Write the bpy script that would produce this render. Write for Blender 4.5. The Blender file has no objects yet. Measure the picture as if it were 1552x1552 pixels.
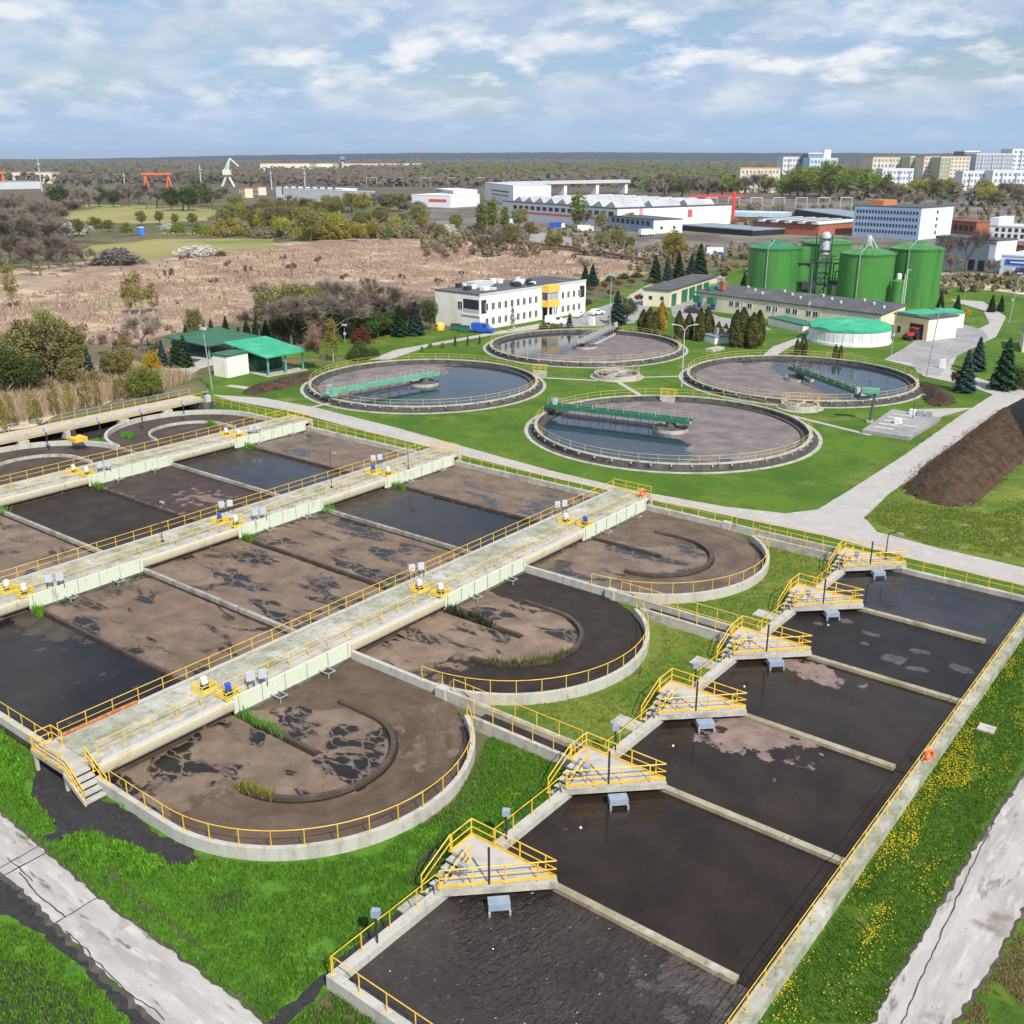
import bpy, bmesh, math, random
from mathutils import Vector, Matrix, noise
R = math.radians
sc = bpy.context.scene
col = sc.collection
rnd = random.Random(7)

# ------------------------------------------------------------------ camera, sky, sun, exposure
# The plant lies square to the axes: x runs along the tank dividers, y along the aeration bridges.
F, CX, CY, YH = 1540.0, 776.0, 776.0, 237.0
TH = math.atan((CY - YH) / F)
CAM = Vector((39.71, -47.58, 38.0))
YAW = R(38.1)
cam = bpy.data.objects.new('camera', bpy.data.cameras.new('camera'))
col.objects.link(cam)
cam.location = CAM
cam.rotation_euler = (R(90) - TH, 0, YAW)
cam.data.sensor_width = 36
cam.data.lens = 36 * F / 1552
cam.data.clip_start = 1
cam.data.clip_end = 40000
sc.camera = cam

SUN_DIR = Vector((0.892, -0.457, 1.0)).normalized()
sun = bpy.data.objects.new('sun', bpy.data.lights.new('sun', 'SUN'))
col.objects.link(sun)
sun.data.energy = 5.0
sun.data.angle = R(0.5)
sun.data.color = (1.0, 0.945, 0.85)
sun.rotation_euler = SUN_DIR.to_track_quat('Z', 'Y').to_euler()
sun.location = (0, 0, 300)

world = bpy.data.worlds.new('World')
sc.world = world
world.use_nodes = True
wt = world.node_tree
wt.nodes.clear()
def wn(t, **k):
    n = wt.nodes.new(t)
    for a, b in k.items(): setattr(n, a, b)
    return n
w_out = wn('ShaderNodeOutputWorld'); w_bg = wn('ShaderNodeBackground')
w_sky = wn('ShaderNodeTexSky', sky_type='NISHITA', sun_disc=False)
w_sky.sun_elevation = math.asin(SUN_DIR.z)
w_sky.sun_rotation = math.atan2(SUN_DIR.x, SUN_DIR.y)
w_sky.air_density = 1.0; w_sky.dust_density = 0.6; w_sky.ozone_density = 2.0
w_bg.inputs['Strength'].default_value = 0.088
tc = wn('ShaderNodeTexCoord')
sep = wn('ShaderNodeSeparateXYZ'); wt.links.new(tc.outputs['Generated'], sep.inputs[0])
def wmath(op, a, b=None, clamp=False):
    n = wn('ShaderNodeMath', operation=op, use_clamp=clamp)
    for i, s in enumerate((a, b)):
        if s is None: continue
        if isinstance(s, (int, float)): n.inputs[i].default_value = s
        else: wt.links.new(s, n.inputs[i])
    return n.outputs[0]
zc = wmath('ADD', wmath('MAXIMUM', sep.outputs[2], 0.0), 0.28)
cx_ = wmath('DIVIDE', sep.outputs[0], zc); cy_ = wmath('DIVIDE', sep.outputs[1], zc)
comb = wn('ShaderNodeCombineXYZ'); wt.links.new(cx_, comb.inputs[0]); wt.links.new(cy_, comb.inputs[1])
def wnoise(scale, detail, rough, off, dist=0.0):
    mp = wn('ShaderNodeMapping'); mp.inputs['Location'].default_value = off
    wt.links.new(comb.outputs[0], mp.inputs[0])
    n = wn('ShaderNodeTexNoise'); n.inputs['Scale'].default_value = scale
    n.inputs['Detail'].default_value = detail; n.inputs['Roughness'].default_value = rough
    n.inputs['Distortion'].default_value = dist
    wt.links.new(mp.outputs[0], n.inputs['Vector'])
    return n.outputs['Fac']
def wramp(fac, stops):
    r = wn('ShaderNodeValToRGB'); wt.links.new(fac, r.inputs[0])
    e = r.color_ramp.elements
    while len(e) > 1: e.remove(e[-1])
    for i, (p, c) in enumerate(stops):
        q = e[0] if i == 0 else e.new(p)
        q.position = p; q.color = (c[0], c[1], c[2], 1) if not isinstance(c, float) else (c, c, c, 1)
    return r.outputs[0]
def wmix(f, a, b):
    m = wn('ShaderNodeMix', data_type='RGBA')
    wt.links.new(f, m.inputs[0])
    for s, i in ((a, 6), (b, 7)):
        if isinstance(s, tuple): m.inputs[i].default_value = s
        else: wt.links.new(s, m.inputs[i])
    return m.outputs[2]
veil = wramp(wnoise(1.5, 6, 0.52, (3.1, 1.7, 0)), [(0.38, 0.2), (0.62, 0.95)])
bank = wramp(wnoise(2.8, 8, 0.52, (1.3, 6.1, 0)), [(0.42, 0.0), (0.60, 0.72)])
puff = wramp(wnoise(6.6, 9, 0.53, (4.3, 9.9, 0)), [(0.46, 0.0), (0.63, 1.0)])
clump = wramp(wnoise(2.0, 4, 0.5, (7.7, 1.2, 0)), [(0.40, 0.25), (0.56, 1.0)])
grey = wramp(wnoise(4.4, 7, 0.55, (5.6, 0.4, 0)), [(0.38, (5.2, 6.4, 8.2)), (0.62, (7.6, 8.4, 9.5))])
c1 = wmix(veil, w_sky.outputs[0], (3.9, 5.8, 8.7, 1))
c2 = wmix(bank, c1, grey)
c2 = wmix(wmath('MULTIPLY', puff, clump), c2, (9.6, 9.9, 10.3, 1))
lowf = wramp(sep.outputs[2], [(0.0, 1.0), (0.03, 0.6), (0.065, 0.0)])
c3 = wmix(lowf, c2, (4.3, 6.2, 9.0, 1))
wt.links.new(c3, w_bg.inputs[0]); wt.links.new(w_bg.outputs[0], w_out.inputs[0])

sc.view_settings.view_transform = 'Standard'
sc.view_settings.look = 'None'
sc.view_settings.exposure = 0.08
sc.view_settings.gamma = 1.0

# ------------------------------------------------------------------ where a photographed ground point stands
def W(u, v, z=0.0):
    k = (CAM.z - z) / ((v - YH) * math.cos(TH))
    x = (u - CX) * k; y = (F * math.cos(TH) - (v - CY) * math.sin(TH)) * k
    c, s = math.cos(YAW), math.sin(YAW)
    return Vector((CAM.x + x * c - y * s, CAM.y + x * s + y * c, z))
def height_at(u, v, vt):
    """height in metres of something standing at ground point (u, v) whose top is seen at row vt"""
    p = W(u, v); d = (p - CAM); y = -d.x * math.sin(YAW) + d.y * math.cos(YAW)
    lo, hi = 0.0, 300.0
    for _ in range(40):
        z = (lo + hi) / 2
        q = y * math.cos(TH) + (CAM.z - z) * math.sin(TH)
        vv = CY + F * ((CAM.z - z) * math.cos(TH) - y * math.sin(TH)) / q
        if vv > vt: lo = z
        else: hi = z
    return lo
def px_per_m(u, v):
    return (v - YH) * math.cos(TH) / CAM.z

# ------------------------------------------------------------------ materials
MATS = {}
def mat(name, color, rough=0.8, var=0.0, scale=1.0, var2=None, metallic=0.0, bump=0.0, bscale=8.0, spec=0.5, detail=5, stretch=None, rand=0.0):
    """base colour with a noise towards var2 (or darker/lighter by var), optional bump and per-object variation"""
    if name in MATS: return MATS[name]
    m = bpy.data.materials.new(name); m.use_nodes = True
    t = m.node_tree; b = t.nodes['Principled BSDF']
    b.inputs['Roughness'].default_value = rough; b.inputs['Metallic'].default_value = metallic
    b.inputs['Specular IOR Level'].default_value = spec
    b.inputs['Base Color'].default_value = (*color, 1)
    g = t.nodes.new('ShaderNodeNewGeometry')
    vec = g.outputs['Position']
    if stretch:
        mp = t.nodes.new('ShaderNodeMapping'); mp.inputs['Scale'].default_value = stretch
        t.links.new(vec, mp.inputs[0]); vec = mp.outputs[0]
    out = None
    if var or var2:
        n = t.nodes.new('ShaderNodeTexNoise'); n.inputs['Scale'].default_value = scale
        n.inputs['Detail'].default_value = detail; n.inputs['Roughness'].default_value = 0.62
        t.links.new(vec, n.inputs['Vector'])
        r = t.nodes.new('ShaderNodeValToRGB')
        a = color; c2 = var2 or tuple(min(1, c * (1 - var)) for c in color)
        if var2 is None: a = tuple(min(1, c * (1 + var)) for c in color)
        r.color_ramp.elements[0].position = 0.34; r.color_ramp.elements[0].color = (*c2, 1)
        r.color_ramp.elements[1].position = 0.66; r.color_ramp.elements[1].color = (*a, 1)
        t.links.new(n.outputs['Fac'], r.inputs[0]); out = r.outputs[0]
    if rand:
        oi = t.nodes.new('ShaderNodeObjectInfo'); hs = t.nodes.new('ShaderNodeHueSaturation')
        mr = t.nodes.new('ShaderNodeMapRange'); mr.inputs[3].default_value = 1 - rand; mr.inputs[4].default_value = 1 + rand
        t.links.new(oi.outputs['Random'], mr.inputs[0]); t.links.new(mr.outputs[0], hs.inputs['Value'])
        if out: t.links.new(out, hs.inputs['Color'])
        else: hs.inputs['Color'].default_value = (*color, 1)
        out = hs.outputs[0]
    if out: t.links.new(out, b.inputs['Base Color'])
    if bump:
        n2 = t.nodes.new('ShaderNodeTexNoise'); n2.inputs['Scale'].default_value = bscale; n2.inputs['Detail'].default_value = 4
        t.links.new(g.outputs['Position'], n2.inputs['Vector'])
        bp = t.nodes.new('ShaderNodeBump'); bp.inputs['Strength'].default_value = bump; bp.inputs['Distance'].default_value = 0.1
        t.links.new(n2.outputs['Fac'], bp.inputs['Height']); t.links.new(bp.outputs[0], b.inputs['Normal'])
    MATS[name] = m
    return m

def layered(name, base, layers, rough=0.9, bump=0.0, bscale=6.0, bdist=0.1, spec=0.2):
    """base colour, then noise-masked colours laid over it: (colour, scale, low, high, detail, stretch, offset[, roughness])"""
    if name in MATS: return MATS[name]
    m = bpy.data.materials.new(name); m.use_nodes = True
    t = m.node_tree; b = t.nodes['Principled BSDF']
    b.inputs['Specular IOR Level'].default_value = spec
    g = t.nodes.new('ShaderNodeNewGeometry')
    rgb = t.nodes.new('ShaderNodeRGB'); rgb.outputs[0].default_value = (*base, 1); cur = rgb.outputs[0]
    rv = t.nodes.new('ShaderNodeValue'); rv.outputs[0].default_value = rough; cr = rv.outputs[0]
    for L in layers:
        colr, scale, lo, hi, detail, stretch, off = L[:7]
        mp = t.nodes.new('ShaderNodeMapping'); mp.inputs['Scale'].default_value = stretch; mp.inputs['Location'].default_value = (off, off * 1.7, 0)
        t.links.new(g.outputs['Position'], mp.inputs[0])
        n = t.nodes.new('ShaderNodeTexNoise'); n.inputs['Scale'].default_value = scale; n.inputs['Detail'].default_value = detail
        n.inputs['Roughness'].default_value = 0.6
        t.links.new(mp.outputs[0], n.inputs['Vector'])
        r = t.nodes.new('ShaderNodeMapRange'); r.inputs[1].default_value = lo; r.inputs[2].default_value = hi
        t.links.new(n.outputs['Fac'], r.inputs[0])
        mx = t.nodes.new('ShaderNodeMix'); mx.data_type = 'RGBA'; mx.inputs[7].default_value = (*colr, 1)
        t.links.new(r.outputs[0], mx.inputs[0]); t.links.new(cur, mx.inputs[6]); cur = mx.outputs[2]
        if len(L) > 7:
            mf = t.nodes.new('ShaderNodeMix'); mf.data_type = 'FLOAT'; mf.inputs[3].default_value = L[7]
            t.links.new(r.outputs[0], mf.inputs[0]); t.links.new(cr, mf.inputs[2]); cr = mf.outputs[0]
    t.links.new(cur, b.inputs['Base Color']); t.links.new(cr, b.inputs['Roughness'])
    if bump:
        n2 = t.nodes.new('ShaderNodeTexNoise'); n2.inputs['Scale'].default_value = bscale; n2.inputs['Detail'].default_value = 5
        t.links.new(g.outputs['Position'], n2.inputs['Vector'])
        bp = t.nodes.new('ShaderNodeBump'); bp.inputs['Strength'].default_value = bump; bp.inputs['Distance'].default_value = bdist
        t.links.new(n2.outputs['Fac'], bp.inputs['Height']); t.links.new(bp.outputs[0], b.inputs['Normal'])
    MATS[name] = m
    return m

def leafmat(name, c, spread=0.35, hue=0.02, rough=0.7):
    """leaf colour varied from leaf to leaf and from plant to plant"""
    if name in MATS: return MATS[name]
    m = bpy.data.materials.new(name); m.use_nodes = True
    t = m.node_tree; b = t.nodes['Principled BSDF']
    b.inputs['Roughness'].default_value = rough; b.inputs['Specular IOR Level'].default_value = 0.15
    g = t.nodes.new('ShaderNodeNewGeometry'); oi = t.nodes.new('ShaderNodeObjectInfo')
    hs = t.nodes.new('ShaderNodeHueSaturation'); hs.inputs['Color'].default_value = (*c, 1)
    a = t.nodes.new('ShaderNodeMapRange'); a.inputs[3].default_value = 1 - spread; a.inputs[4].default_value = 1 + spread
    t.links.new(g.outputs['Random Per Island'], a.inputs[0])
    a2 = t.nodes.new('ShaderNodeMapRange'); a2.inputs[3].default_value = 0.82; a2.inputs[4].default_value = 1.18
    t.links.new(oi.outputs['Random'], a2.inputs[0])
    mu = t.nodes.new('ShaderNodeMath'); mu.operation = 'MULTIPLY'
    t.links.new(a.outputs[0], mu.inputs[0]); t.links.new(a2.outputs[0], mu.inputs[1]); t.links.new(mu.outputs[0], hs.inputs['Value'])
    h = t.nodes.new('ShaderNodeMapRange'); h.inputs[3].default_value = 0.5 - hue; h.inputs[4].default_value = 0.5 + hue
    t.links.new(oi.outputs['Random'], h.inputs[0]); t.links.new(h.outputs[0], hs.inputs['Hue'])
    t.links.new(hs.outputs[0], b.inputs['Base Color'])
    tr = t.nodes.new('ShaderNodeBsdfTranslucent'); t.links.new(hs.outputs[0], tr.inputs[0])
    mx = t.nodes.new('ShaderNodeMixShader'); mx.inputs[0].default_value = 0.25
    t.links.new(b.outputs[0], mx.inputs[1]); t.links.new(tr.outputs[0], mx.inputs[2])
    t.links.new(mx.outputs[0], t.nodes['Material Output'].inputs[0])
    MATS[name] = m
    return m

# ------------------------------------------------------------------ mesh helpers
class MB:
    """collects vertices and faces for one mesh object"""
    def __init__(s): s.v = []; s.f = []
    def add(s, vs, fs):
        o = len(s.v); s.v += [tuple(p) for p in vs]; s.f += [tuple(i + o for i in f) for f in fs]; return s
    def box(s, x0, x1, y0, y1, z0, z1):
        return s.add([(x0,y0,z0),(x1,y0,z0),(x1,y1,z0),(x0,y1,z0),(x0,y0,z1),(x1,y0,z1),(x1,y1,z1),(x0,y1,z1)],
                     [(3,2,1,0),(4,5,6,7),(0,1,5,4),(1,2,6,5),(2,3,7,6),(3,0,4,7)])
    def obox(s, c, ax, ay, hx, hy, z0, z1):
        c = Vector((c[0], c[1])); ax = Vector(ax[:2]).normalized(); ay = Vector(ay[:2]).normalized()
        q = [c - ax*hx - ay*hy, c + ax*hx - ay*hy, c + ax*hx + ay*hy, c - ax*hx + ay*hy]
        return s.prism([(p.x, p.y) for p in q], z0, z1)
    def prism(s, poly, z0, z1):
        n = len(poly)
        a = sum(poly[i][0]*poly[(i+1)%n][1] - poly[(i+1)%n][0]*poly[i][1] for i in range(n))
        if a < 0: poly = poly[::-1]
        return s.add([(p[0],p[1],z0) for p in poly] + [(p[0],p[1],z1) for p in poly],
                     [tuple(range(n-1,-1,-1)), tuple(range(n,2*n))] + [(i,(i+1)%n,n+(i+1)%n,n+i) for i in range(n)])
    def tube(s, p0, p1, r, r1=None, n=6, caps=True):
        p0 = Vector(p0); p1 = Vector(p1); d = (p1-p0)
        if d.length < 1e-6: return s
        d.normalize(); a = d.orthogonal().normalized(); b = d.cross(a); r1 = r if r1 is None else r1
        vs = []
        for p, q in ((p0, r), (p1, r1)):
            for i in range(n):
                t = 2*math.pi*(i+.5)/n; vs.append(p + a*(q*math.cos(t)) + b*(q*math.sin(t)))
        fs = [(i,(i+1)%n,n+(i+1)%n,n+i) for i in range(n)]
        if caps: fs += [tuple(range(n-1,-1,-1)), tuple(range(n,2*n))]
        return s.add(vs, fs)
    def path(s, pts, r, n=4, closed=False):
        k = len(pts)
        for i in range(k if closed else k-1): s.tube(pts[i], pts[(i+1)%k], r, n=n)
        return s
    def lathe(s, prof, n=48, cx=0, cy=0, a0=0, a1=2*math.pi):
        full = abs(a1-a0-2*math.pi) < 1e-6; m = n if full else n+1
        vs = []
        for r, z in prof:
            for i in range(m):
                t = a0+(a1-a0)*i/n; vs.append((cx+r*math.cos(t), cy+r*math.sin(t), z))
        fs = []
        for j in range(len(prof)-1):
            for i in range(n):
                i2 = (i+1)%m
                fs.append((j*m+i, j*m+i2, (j+1)*m+i2, (j+1)*m+i))
        return s.add(vs, fs)
    def wall(s, pts, t, z0, z1, closed=False):
        """wall of thickness t centred on a polyline"""
        k = len(pts); L = []; Rr = []
        for i in range(k):
            p = Vector(pts[i][:2])
            a = Vector(pts[i-1][:2]) if (i > 0 or closed) else p; b = Vector(pts[(i+1)%k][:2]) if (i < k-1 or closed) else p
            d1 = (p-a); d2 = (b-p)
            if d1.length < 1e-9: d1 = d2
            if d2.length < 1e-9: d2 = d1
            d1.normalize(); d2.normalize(); d = (d1+d2).normalized(); nn = Vector((-d.y, d.x))
            w = t/2/max(0.35, nn.dot(Vector((-d1.y, d1.x))))
            L.append(p+nn*w); Rr.append(p-nn*w)
        n = k; vs = [(p.x,p.y,z0) for p in L]+[(p.x,p.y,z0) for p in Rr]+[(p.x,p.y,z1) for p in L]+[(p.x,p.y,z1) for p in Rr]
        fs = []
        for i in range(n if closed else n-1):
            j = (i+1)%n
            fs += [(2*n+i,3*n+i,3*n+j,2*n+j), (i,j,n+j,n+i), (i,2*n+i,2*n+j,j), (n+i,n+j,3*n+j,3*n+i)]
        if not closed: fs += [(0,n,3*n,2*n),(n-1,3*n-1,4*n-1,2*n-1)]
        return s.add(vs, fs)
    def mesh(s, name, m, smooth=False):
        me = bpy.data.meshes.new(name); me.from_pydata(s.v, [], s.f); me.update()
        if m: me.materials.append(m)
        if smooth:
            me.polygons.foreach_set('use_smooth', [True]*len(me.polygons))
        return me
    def obj(s, name, m, parent=None, smooth=False, label=None):
        o = bpy.data.objects.new(name, s.mesh(name, m, smooth)); col.objects.link(o)
        if parent is not None: o.parent = parent
        if label: o['label'] = label
        return o

def thing(name, label, cat, loc=(0,0,0), rz=0.0, group=None):
    o = bpy.data.objects.new(name, None); o.empty_display_size = 0.3
    col.objects.link(o); o.location = loc; o.rotation_euler = (0,0,rz)
    return tag(o, label, cat, group)
def tag(o, label, cat, group=None, kind=None):
    if label: o['label'] = label
    if cat: o['category'] = cat
    if group: o['group'] = group
    if kind: o['kind'] = kind
    return o
KIDS = {}
def kids(o):
    return [c for c in o.children]
def dup(o, loc=None, rz=None, label=None, group=None, parent=None):
    c = o.copy(); col.objects.link(c)
    if parent is not None: c.parent = parent
    if loc is not None: c.location = loc
    if rz is not None: c.rotation_euler = (0,0,rz)
    if label: c['label'] = label
    if group: c['group'] = group
    for ch in list(o.children): dup(ch, parent=c)
    return c
def clone(name, me, parent, loc=(0,0,0), rz=0.0, scale=None):
    o = bpy.data.objects.new(name, me); col.objects.link(o); o.parent = parent; o.location = loc; o.rotation_euler = (0,0,rz)
    if scale: o.scale = scale
    return o
def rel(o, p): return Vector(p) - o.location

def smooth_poly(pts, n=4, closed=True):
    out = []; k = len(pts)
    rng = range(k) if closed else range(k-1)
    for i in rng:
        p0 = pts[(i-1)%k] if closed or i > 0 else pts[i]; p1 = pts[i]; p2 = pts[(i+1)%k]; p3 = pts[(i+2)%k] if closed or i+2 < k else p2
        for j in range(n):
            t = j/n
            out.append(0.5*((2*p1)+(p2-p0)*t+(2*p0-5*p1+4*p2-p3)*t*t+(3*p1-p0-3*p2+p3)*t**3))
    if not closed: out.append(pts[-1])
    return out
def densify(pts, step):
    out = []
    for i in range(len(pts)):
        a, b = pts[i], pts[(i+1)%len(pts)]; k = max(1, int((b-a).length/step))
        for j in range(min(k, 400)): out.append(a.lerp(b, j/k))
    return out
def sheet(name, px, z, m, jit=0.0, step=1.0, smooth=0, kind='structure', world=False, freq=0.6, grow=0.0):
    """a flat piece of ground with an uneven edge, its corners given where the photograph shows them"""
    pts = [Vector((p[0], p[1], z)) if world else W(p[0], p[1], z) for p in px]
    if smooth: pts = smooth_poly(pts, smooth)
    if jit:
        pts = densify(pts, step); q = []; ar = sum(pts[i-1].x*pts[i].y-pts[i].x*pts[i-1].y for i in range(len(pts))); sgn = 1 if ar > 0 else -1
        for i, p in enumerate(pts):
            d = (pts[(i+1)%len(pts)]-pts[i-1]); nn = Vector((-d.y, d.x, 0))
            if nn.length > 0: nn.normalize()
            q.append(p + nn*jit*(noise.noise(p*freq)+0.5*noise.noise(p*freq*3.1)) - nn*sgn*grow)
        pts = q
    mb = MB(); mb.add([(p.x,p.y,z) for p in pts], [tuple(range(len(pts)))])
    o = mb.obj(name, m)
    if o.data.polygons[0].normal.z < 0: o.data.flip_normals()
    if kind: o['kind'] = kind
    return o
def inside(poly, x, y):
    c = False; j = len(poly)-1
    for i in range(len(poly)):
        if (poly[i][1] > y) != (poly[j][1] > y) and x < (poly[j][0]-poly[i][0])*(y-poly[i][1])/(poly[j][1]-poly[i][1])+poly[i][0]: c = not c
        j = i
    return c
def scatter(px, n, r, world=False):
    poly = [(p[0], p[1]) for p in (px if world else [W(*q) for q in px])]
    xs = [p[0] for p in poly]; ys = [p[1] for p in poly]; out = []
    k = 0
    while len(out) < n and k < n*40:
        k += 1; x = r.uniform(min(xs), max(xs)); y = r.uniform(min(ys), max(ys))
        if inside(poly, x, y): out.append((x, y))
    return out

# ------------------------------------------------------------------ the plant's materials
M_conc = layered('concrete', (0.46, 0.43, 0.375), [((0.26,0.25,0.22), 0.7, 0.45, 0.7, 6, (1,1,1), 3.0), ((0.56,0.54,0.49), 2.2, 0.55, 0.75, 5, (1,1,1), 9.0), ((0.12,0.115,0.10), 1.1, 0.60, 0.75, 7, (1,1,0.3), 17.0)], rough=0.9, bump=0.25, bscale=9)
M_conc_mossy = layered('mossy_concrete', (0.40, 0.39, 0.34), [((0.24,0.25,0.17), 0.55, 0.42, 0.62, 7, (1,1,1), 1.0), ((0.52,0.51,0.46), 0.33, 0.52, 0.68, 6, (1,1,1), 5.0), ((0.16,0.17,0.12), 2.6, 0.55, 0.72, 5, (1,1,1), 8.0)], rough=0.92, bump=0.35, bscale=7)
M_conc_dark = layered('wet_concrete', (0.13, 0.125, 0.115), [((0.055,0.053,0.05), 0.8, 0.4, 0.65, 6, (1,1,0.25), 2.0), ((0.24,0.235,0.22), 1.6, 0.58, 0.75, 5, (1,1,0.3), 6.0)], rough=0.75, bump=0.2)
M_conc_white = layered('pale_concrete', (0.47, 0.455, 0.415), [((0.34,0.33,0.29), 1.3, 0.48, 0.7, 6, (1,1,0.3), 4.0), ((0.20,0.195,0.17), 2.4, 0.6, 0.75, 6, (1,1,0.25), 14.0)], rough=0.9, bump=0.3, bscale=8)
M_deck = layered('platform_concrete', (0.47, 0.44, 0.40), [((0.36,0.34,0.31), 1.2, 0.45, 0.7, 6, (1,1,1), 3.0)], rough=0.9, bump=0.15)
M_mint = layered('mint_panel', (0.60, 0.66, 0.52), [((0.66,0.62,0.46), 0.8, 0.55, 0.72, 5, (1,1,0.4), 2.0), ((0.34,0.33,0.25), 2.5, 0.58, 0.75, 6, (1,1,0.2), 7.0), ((0.33,0.22,0.10), 1.7, 0.66, 0.78, 6, (1,1,0.15), 11.0)], rough=0.7)
M_cream_wall = layered('cream_channel_wall', (0.50, 0.46, 0.34), [((0.40,0.30,0.17), 0.9, 0.55, 0.74, 6, (1,1,0.5), 3.0), ((0.30,0.28,0.22), 3.0, 0.6, 0.75, 5, (1,1,0.2), 7.0)], rough=0.75)
M_yel = layered('yellow_paint', (0.75, 0.47, 0.045), [((0.55,0.30,0.05), 1.5, 0.52, 0.7, 5, (1,1,1), 2.0), ((0.80,0.60,0.16), 0.9, 0.55, 0.7, 4, (1,1,1), 6.0)], rough=0.5, spec=0.4)
M_yelpale = mat('weathered_yellow_paint', (0.62,0.50,0.18), rough=0.6, var=0.2, scale=1)
M_edge = layered('faded_yellow_edge', (0.48,0.37,0.16), [((0.34,0.31,0.25), 0.7, 0.45, 0.62, 7, (1,1,1), 2.0)], rough=0.8)
M_yel_kick = mat('yellow_kick_plate', (0.82, 0.58, 0.02), rough=0.45, var=0.15, scale=2)
M_metal = mat('galvanised_steel', (0.42, 0.44, 0.47), rough=0.45, var=0.15, scale=1.5, metallic=0.4)
M_bluegrey = mat('blue_grey_sheet', (0.30, 0.37, 0.47), rough=0.5, var=0.12, scale=2, metallic=0.2)
M_dark = mat('dark_metal', (0.035, 0.036, 0.042), rough=0.5)
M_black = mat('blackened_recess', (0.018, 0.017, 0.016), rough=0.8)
M_guide = layered('sludge_shade_wall', (0.075,0.058,0.046), [((0.13,0.105,0.085), 0.9, 0.5, 0.7, 6, (1,1,1), 2.0)], rough=0.7)
M_white = mat('white_paint', (0.78, 0.79, 0.80), rough=0.5, var=0.06, scale=1)
M_whitegrey = mat('pale_grey_panel', (0.47, 0.50, 0.56), rough=0.45, var=0.05, scale=1)
M_blue = mat('blue_paint', (0.02, 0.10, 0.50), rough=0.4)
M_orange = mat('orange_plastic', (0.85, 0.16, 0.03), rough=0.45)
M_rust = mat('rusty_pipe', (0.40, 0.15, 0.05), rough=0.8, var=0.4, scale=3)
M_asph = layered('pale_road_concrete', (0.43, 0.40, 0.38), [((0.38,0.355,0.34), 0.28, 0.42, 0.66, 7, (1,1,1), 3.0), ((0.53,0.50,0.48), 0.9, 0.55, 0.74, 6, (1,1,1), 9.0), ((0.16,0.15,0.145), 1.5, 0.66, 0.76, 7, (1,1,1), 21.0)], rough=0.95, bump=0.12, bscale=12)
M_asph2 = layered('grey_asphalt', (0.32, 0.31, 0.315), [((0.25,0.245,0.245), 0.15, 0.42, 0.66, 6, (1,1,1), 3.0), ((0.38,0.37,0.37), 0.5, 0.55, 0.72, 6, (1,1,1), 9.0)], rough=0.95)
def old_slab(name, st, off): return layered(name, (0.45, 0.42, 0.40), [((0.32,0.295,0.275), 0.45, 0.40, 0.64, 9, st, 3.0+off), ((0.53,0.50,0.48), 1.3, 0.52, 0.70, 8, st, 9.0+off), ((0.13,0.12,0.11), 0.9, 0.585, 0.68, 10, st, 33.0+off), ((0.09,0.085,0.08), 5.0, 0.655, 0.73, 6, (1,1,1), 4.0), ((0.19,0.15,0.12), 0.25, 0.62, 0.75, 9, (1,1,1), 14.0)], rough=0.95, bump=0.25, bscale=10)
M_old = old_slab('old_slab_concrete', (0.35,1.6,1), 0.0); M_old2 = old_slab('old_road_concrete', (1.5,0.3,1), 5.0)
M_dirt = layered('road_edge_dirt', (0.075,0.065,0.055), [((0.16,0.13,0.10), 0.8, 0.5, 0.7, 8, (1,1,1), 2.0), ((0.05,0.10,0.015), 0.9, 0.52, 0.66, 8, (1,1,1), 12.0)], rough=0.97, bump=0.4)
M_strip = layered('strip_grass', (0.075,0.150,0.013), [((0.035,0.090,0.009), 0.16, 0.44, 0.62, 8, (1.6,0.7,1), 2.0), ((0.14,0.18,0.03), 0.4, 0.54, 0.72, 8, (1,1,1), 8.0), ((0.03,0.07,0.008), 2.2, 0.5, 0.7, 7, (1,1,1), 5.0)], rough=0.97, bump=0.6, bscale=6)
M_soil = layered('black_ash_soil', (0.036, 0.034, 0.036), [((0.055,0.052,0.050), 1.5, 0.45, 0.7, 8, (1,1,1), 3.0), ((0.022,0.021,0.022), 4.0, 0.5, 0.7, 6, (1,1,1), 3.0)], rough=0.98, bump=0.5, bscale=9)
M_lawn = layered('mown_lawn', (0.088, 0.165, 0.015), [((0.048,0.112,0.010), 0.09, 0.42, 0.64, 6, (1,1,1), 3.0), ((0.145,0.19,0.028), 0.13, 0.52, 0.70, 6, (1,1,1), 19.0), ((0.055,0.115,0.014), 1.6, 0.48, 0.72, 6, (1,1,1), 5.0), ((0.20,0.20,0.05), 0.06, 0.57, 0.70, 9, (1,1,1), 61.0), ((0.05,0.12,0.012), 0.33, 0.54, 0.66, 8, (1,1,1), 51.0), ((0.20,0.21,0.05), 0.5, 0.66, 0.78, 8, (1,1,1), 41.0)], rough=0.95, bump=0.4, bscale=5)
M_weedy = layered('weedy_grass', (0.080, 0.190, 0.016), [((0.115,0.235,0.025), 0.35, 0.5, 0.68, 7, (1,1,1), 2.0), ((0.028,0.095,0.012), 0.9, 0.46, 0.66, 7, (1,1,1), 8.0), ((0.038,0.036,0.034), 0.27, 0.565, 0.67, 9, (1,1,1), 27.0), ((0.26,0.22,0.15), 0.55, 0.71, 0.78, 8, (1,1,1), 13.0)], rough=0.97, bump=0.6, bscale=5)
M_yellawn = layered('yellowed_lawn', (0.145, 0.185, 0.030), [((0.075,0.14,0.015), 0.16, 0.42, 0.62, 7, (1,1,1), 2.0), ((0.24,0.235,0.075), 0.35, 0.54, 0.7, 8, (1,1,1), 8.0), ((0.055,0.11,0.012), 1.7, 0.52, 0.75, 7, (1,1,1), 3.0)], rough=0.97, bump=0.4, bscale=5)
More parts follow.
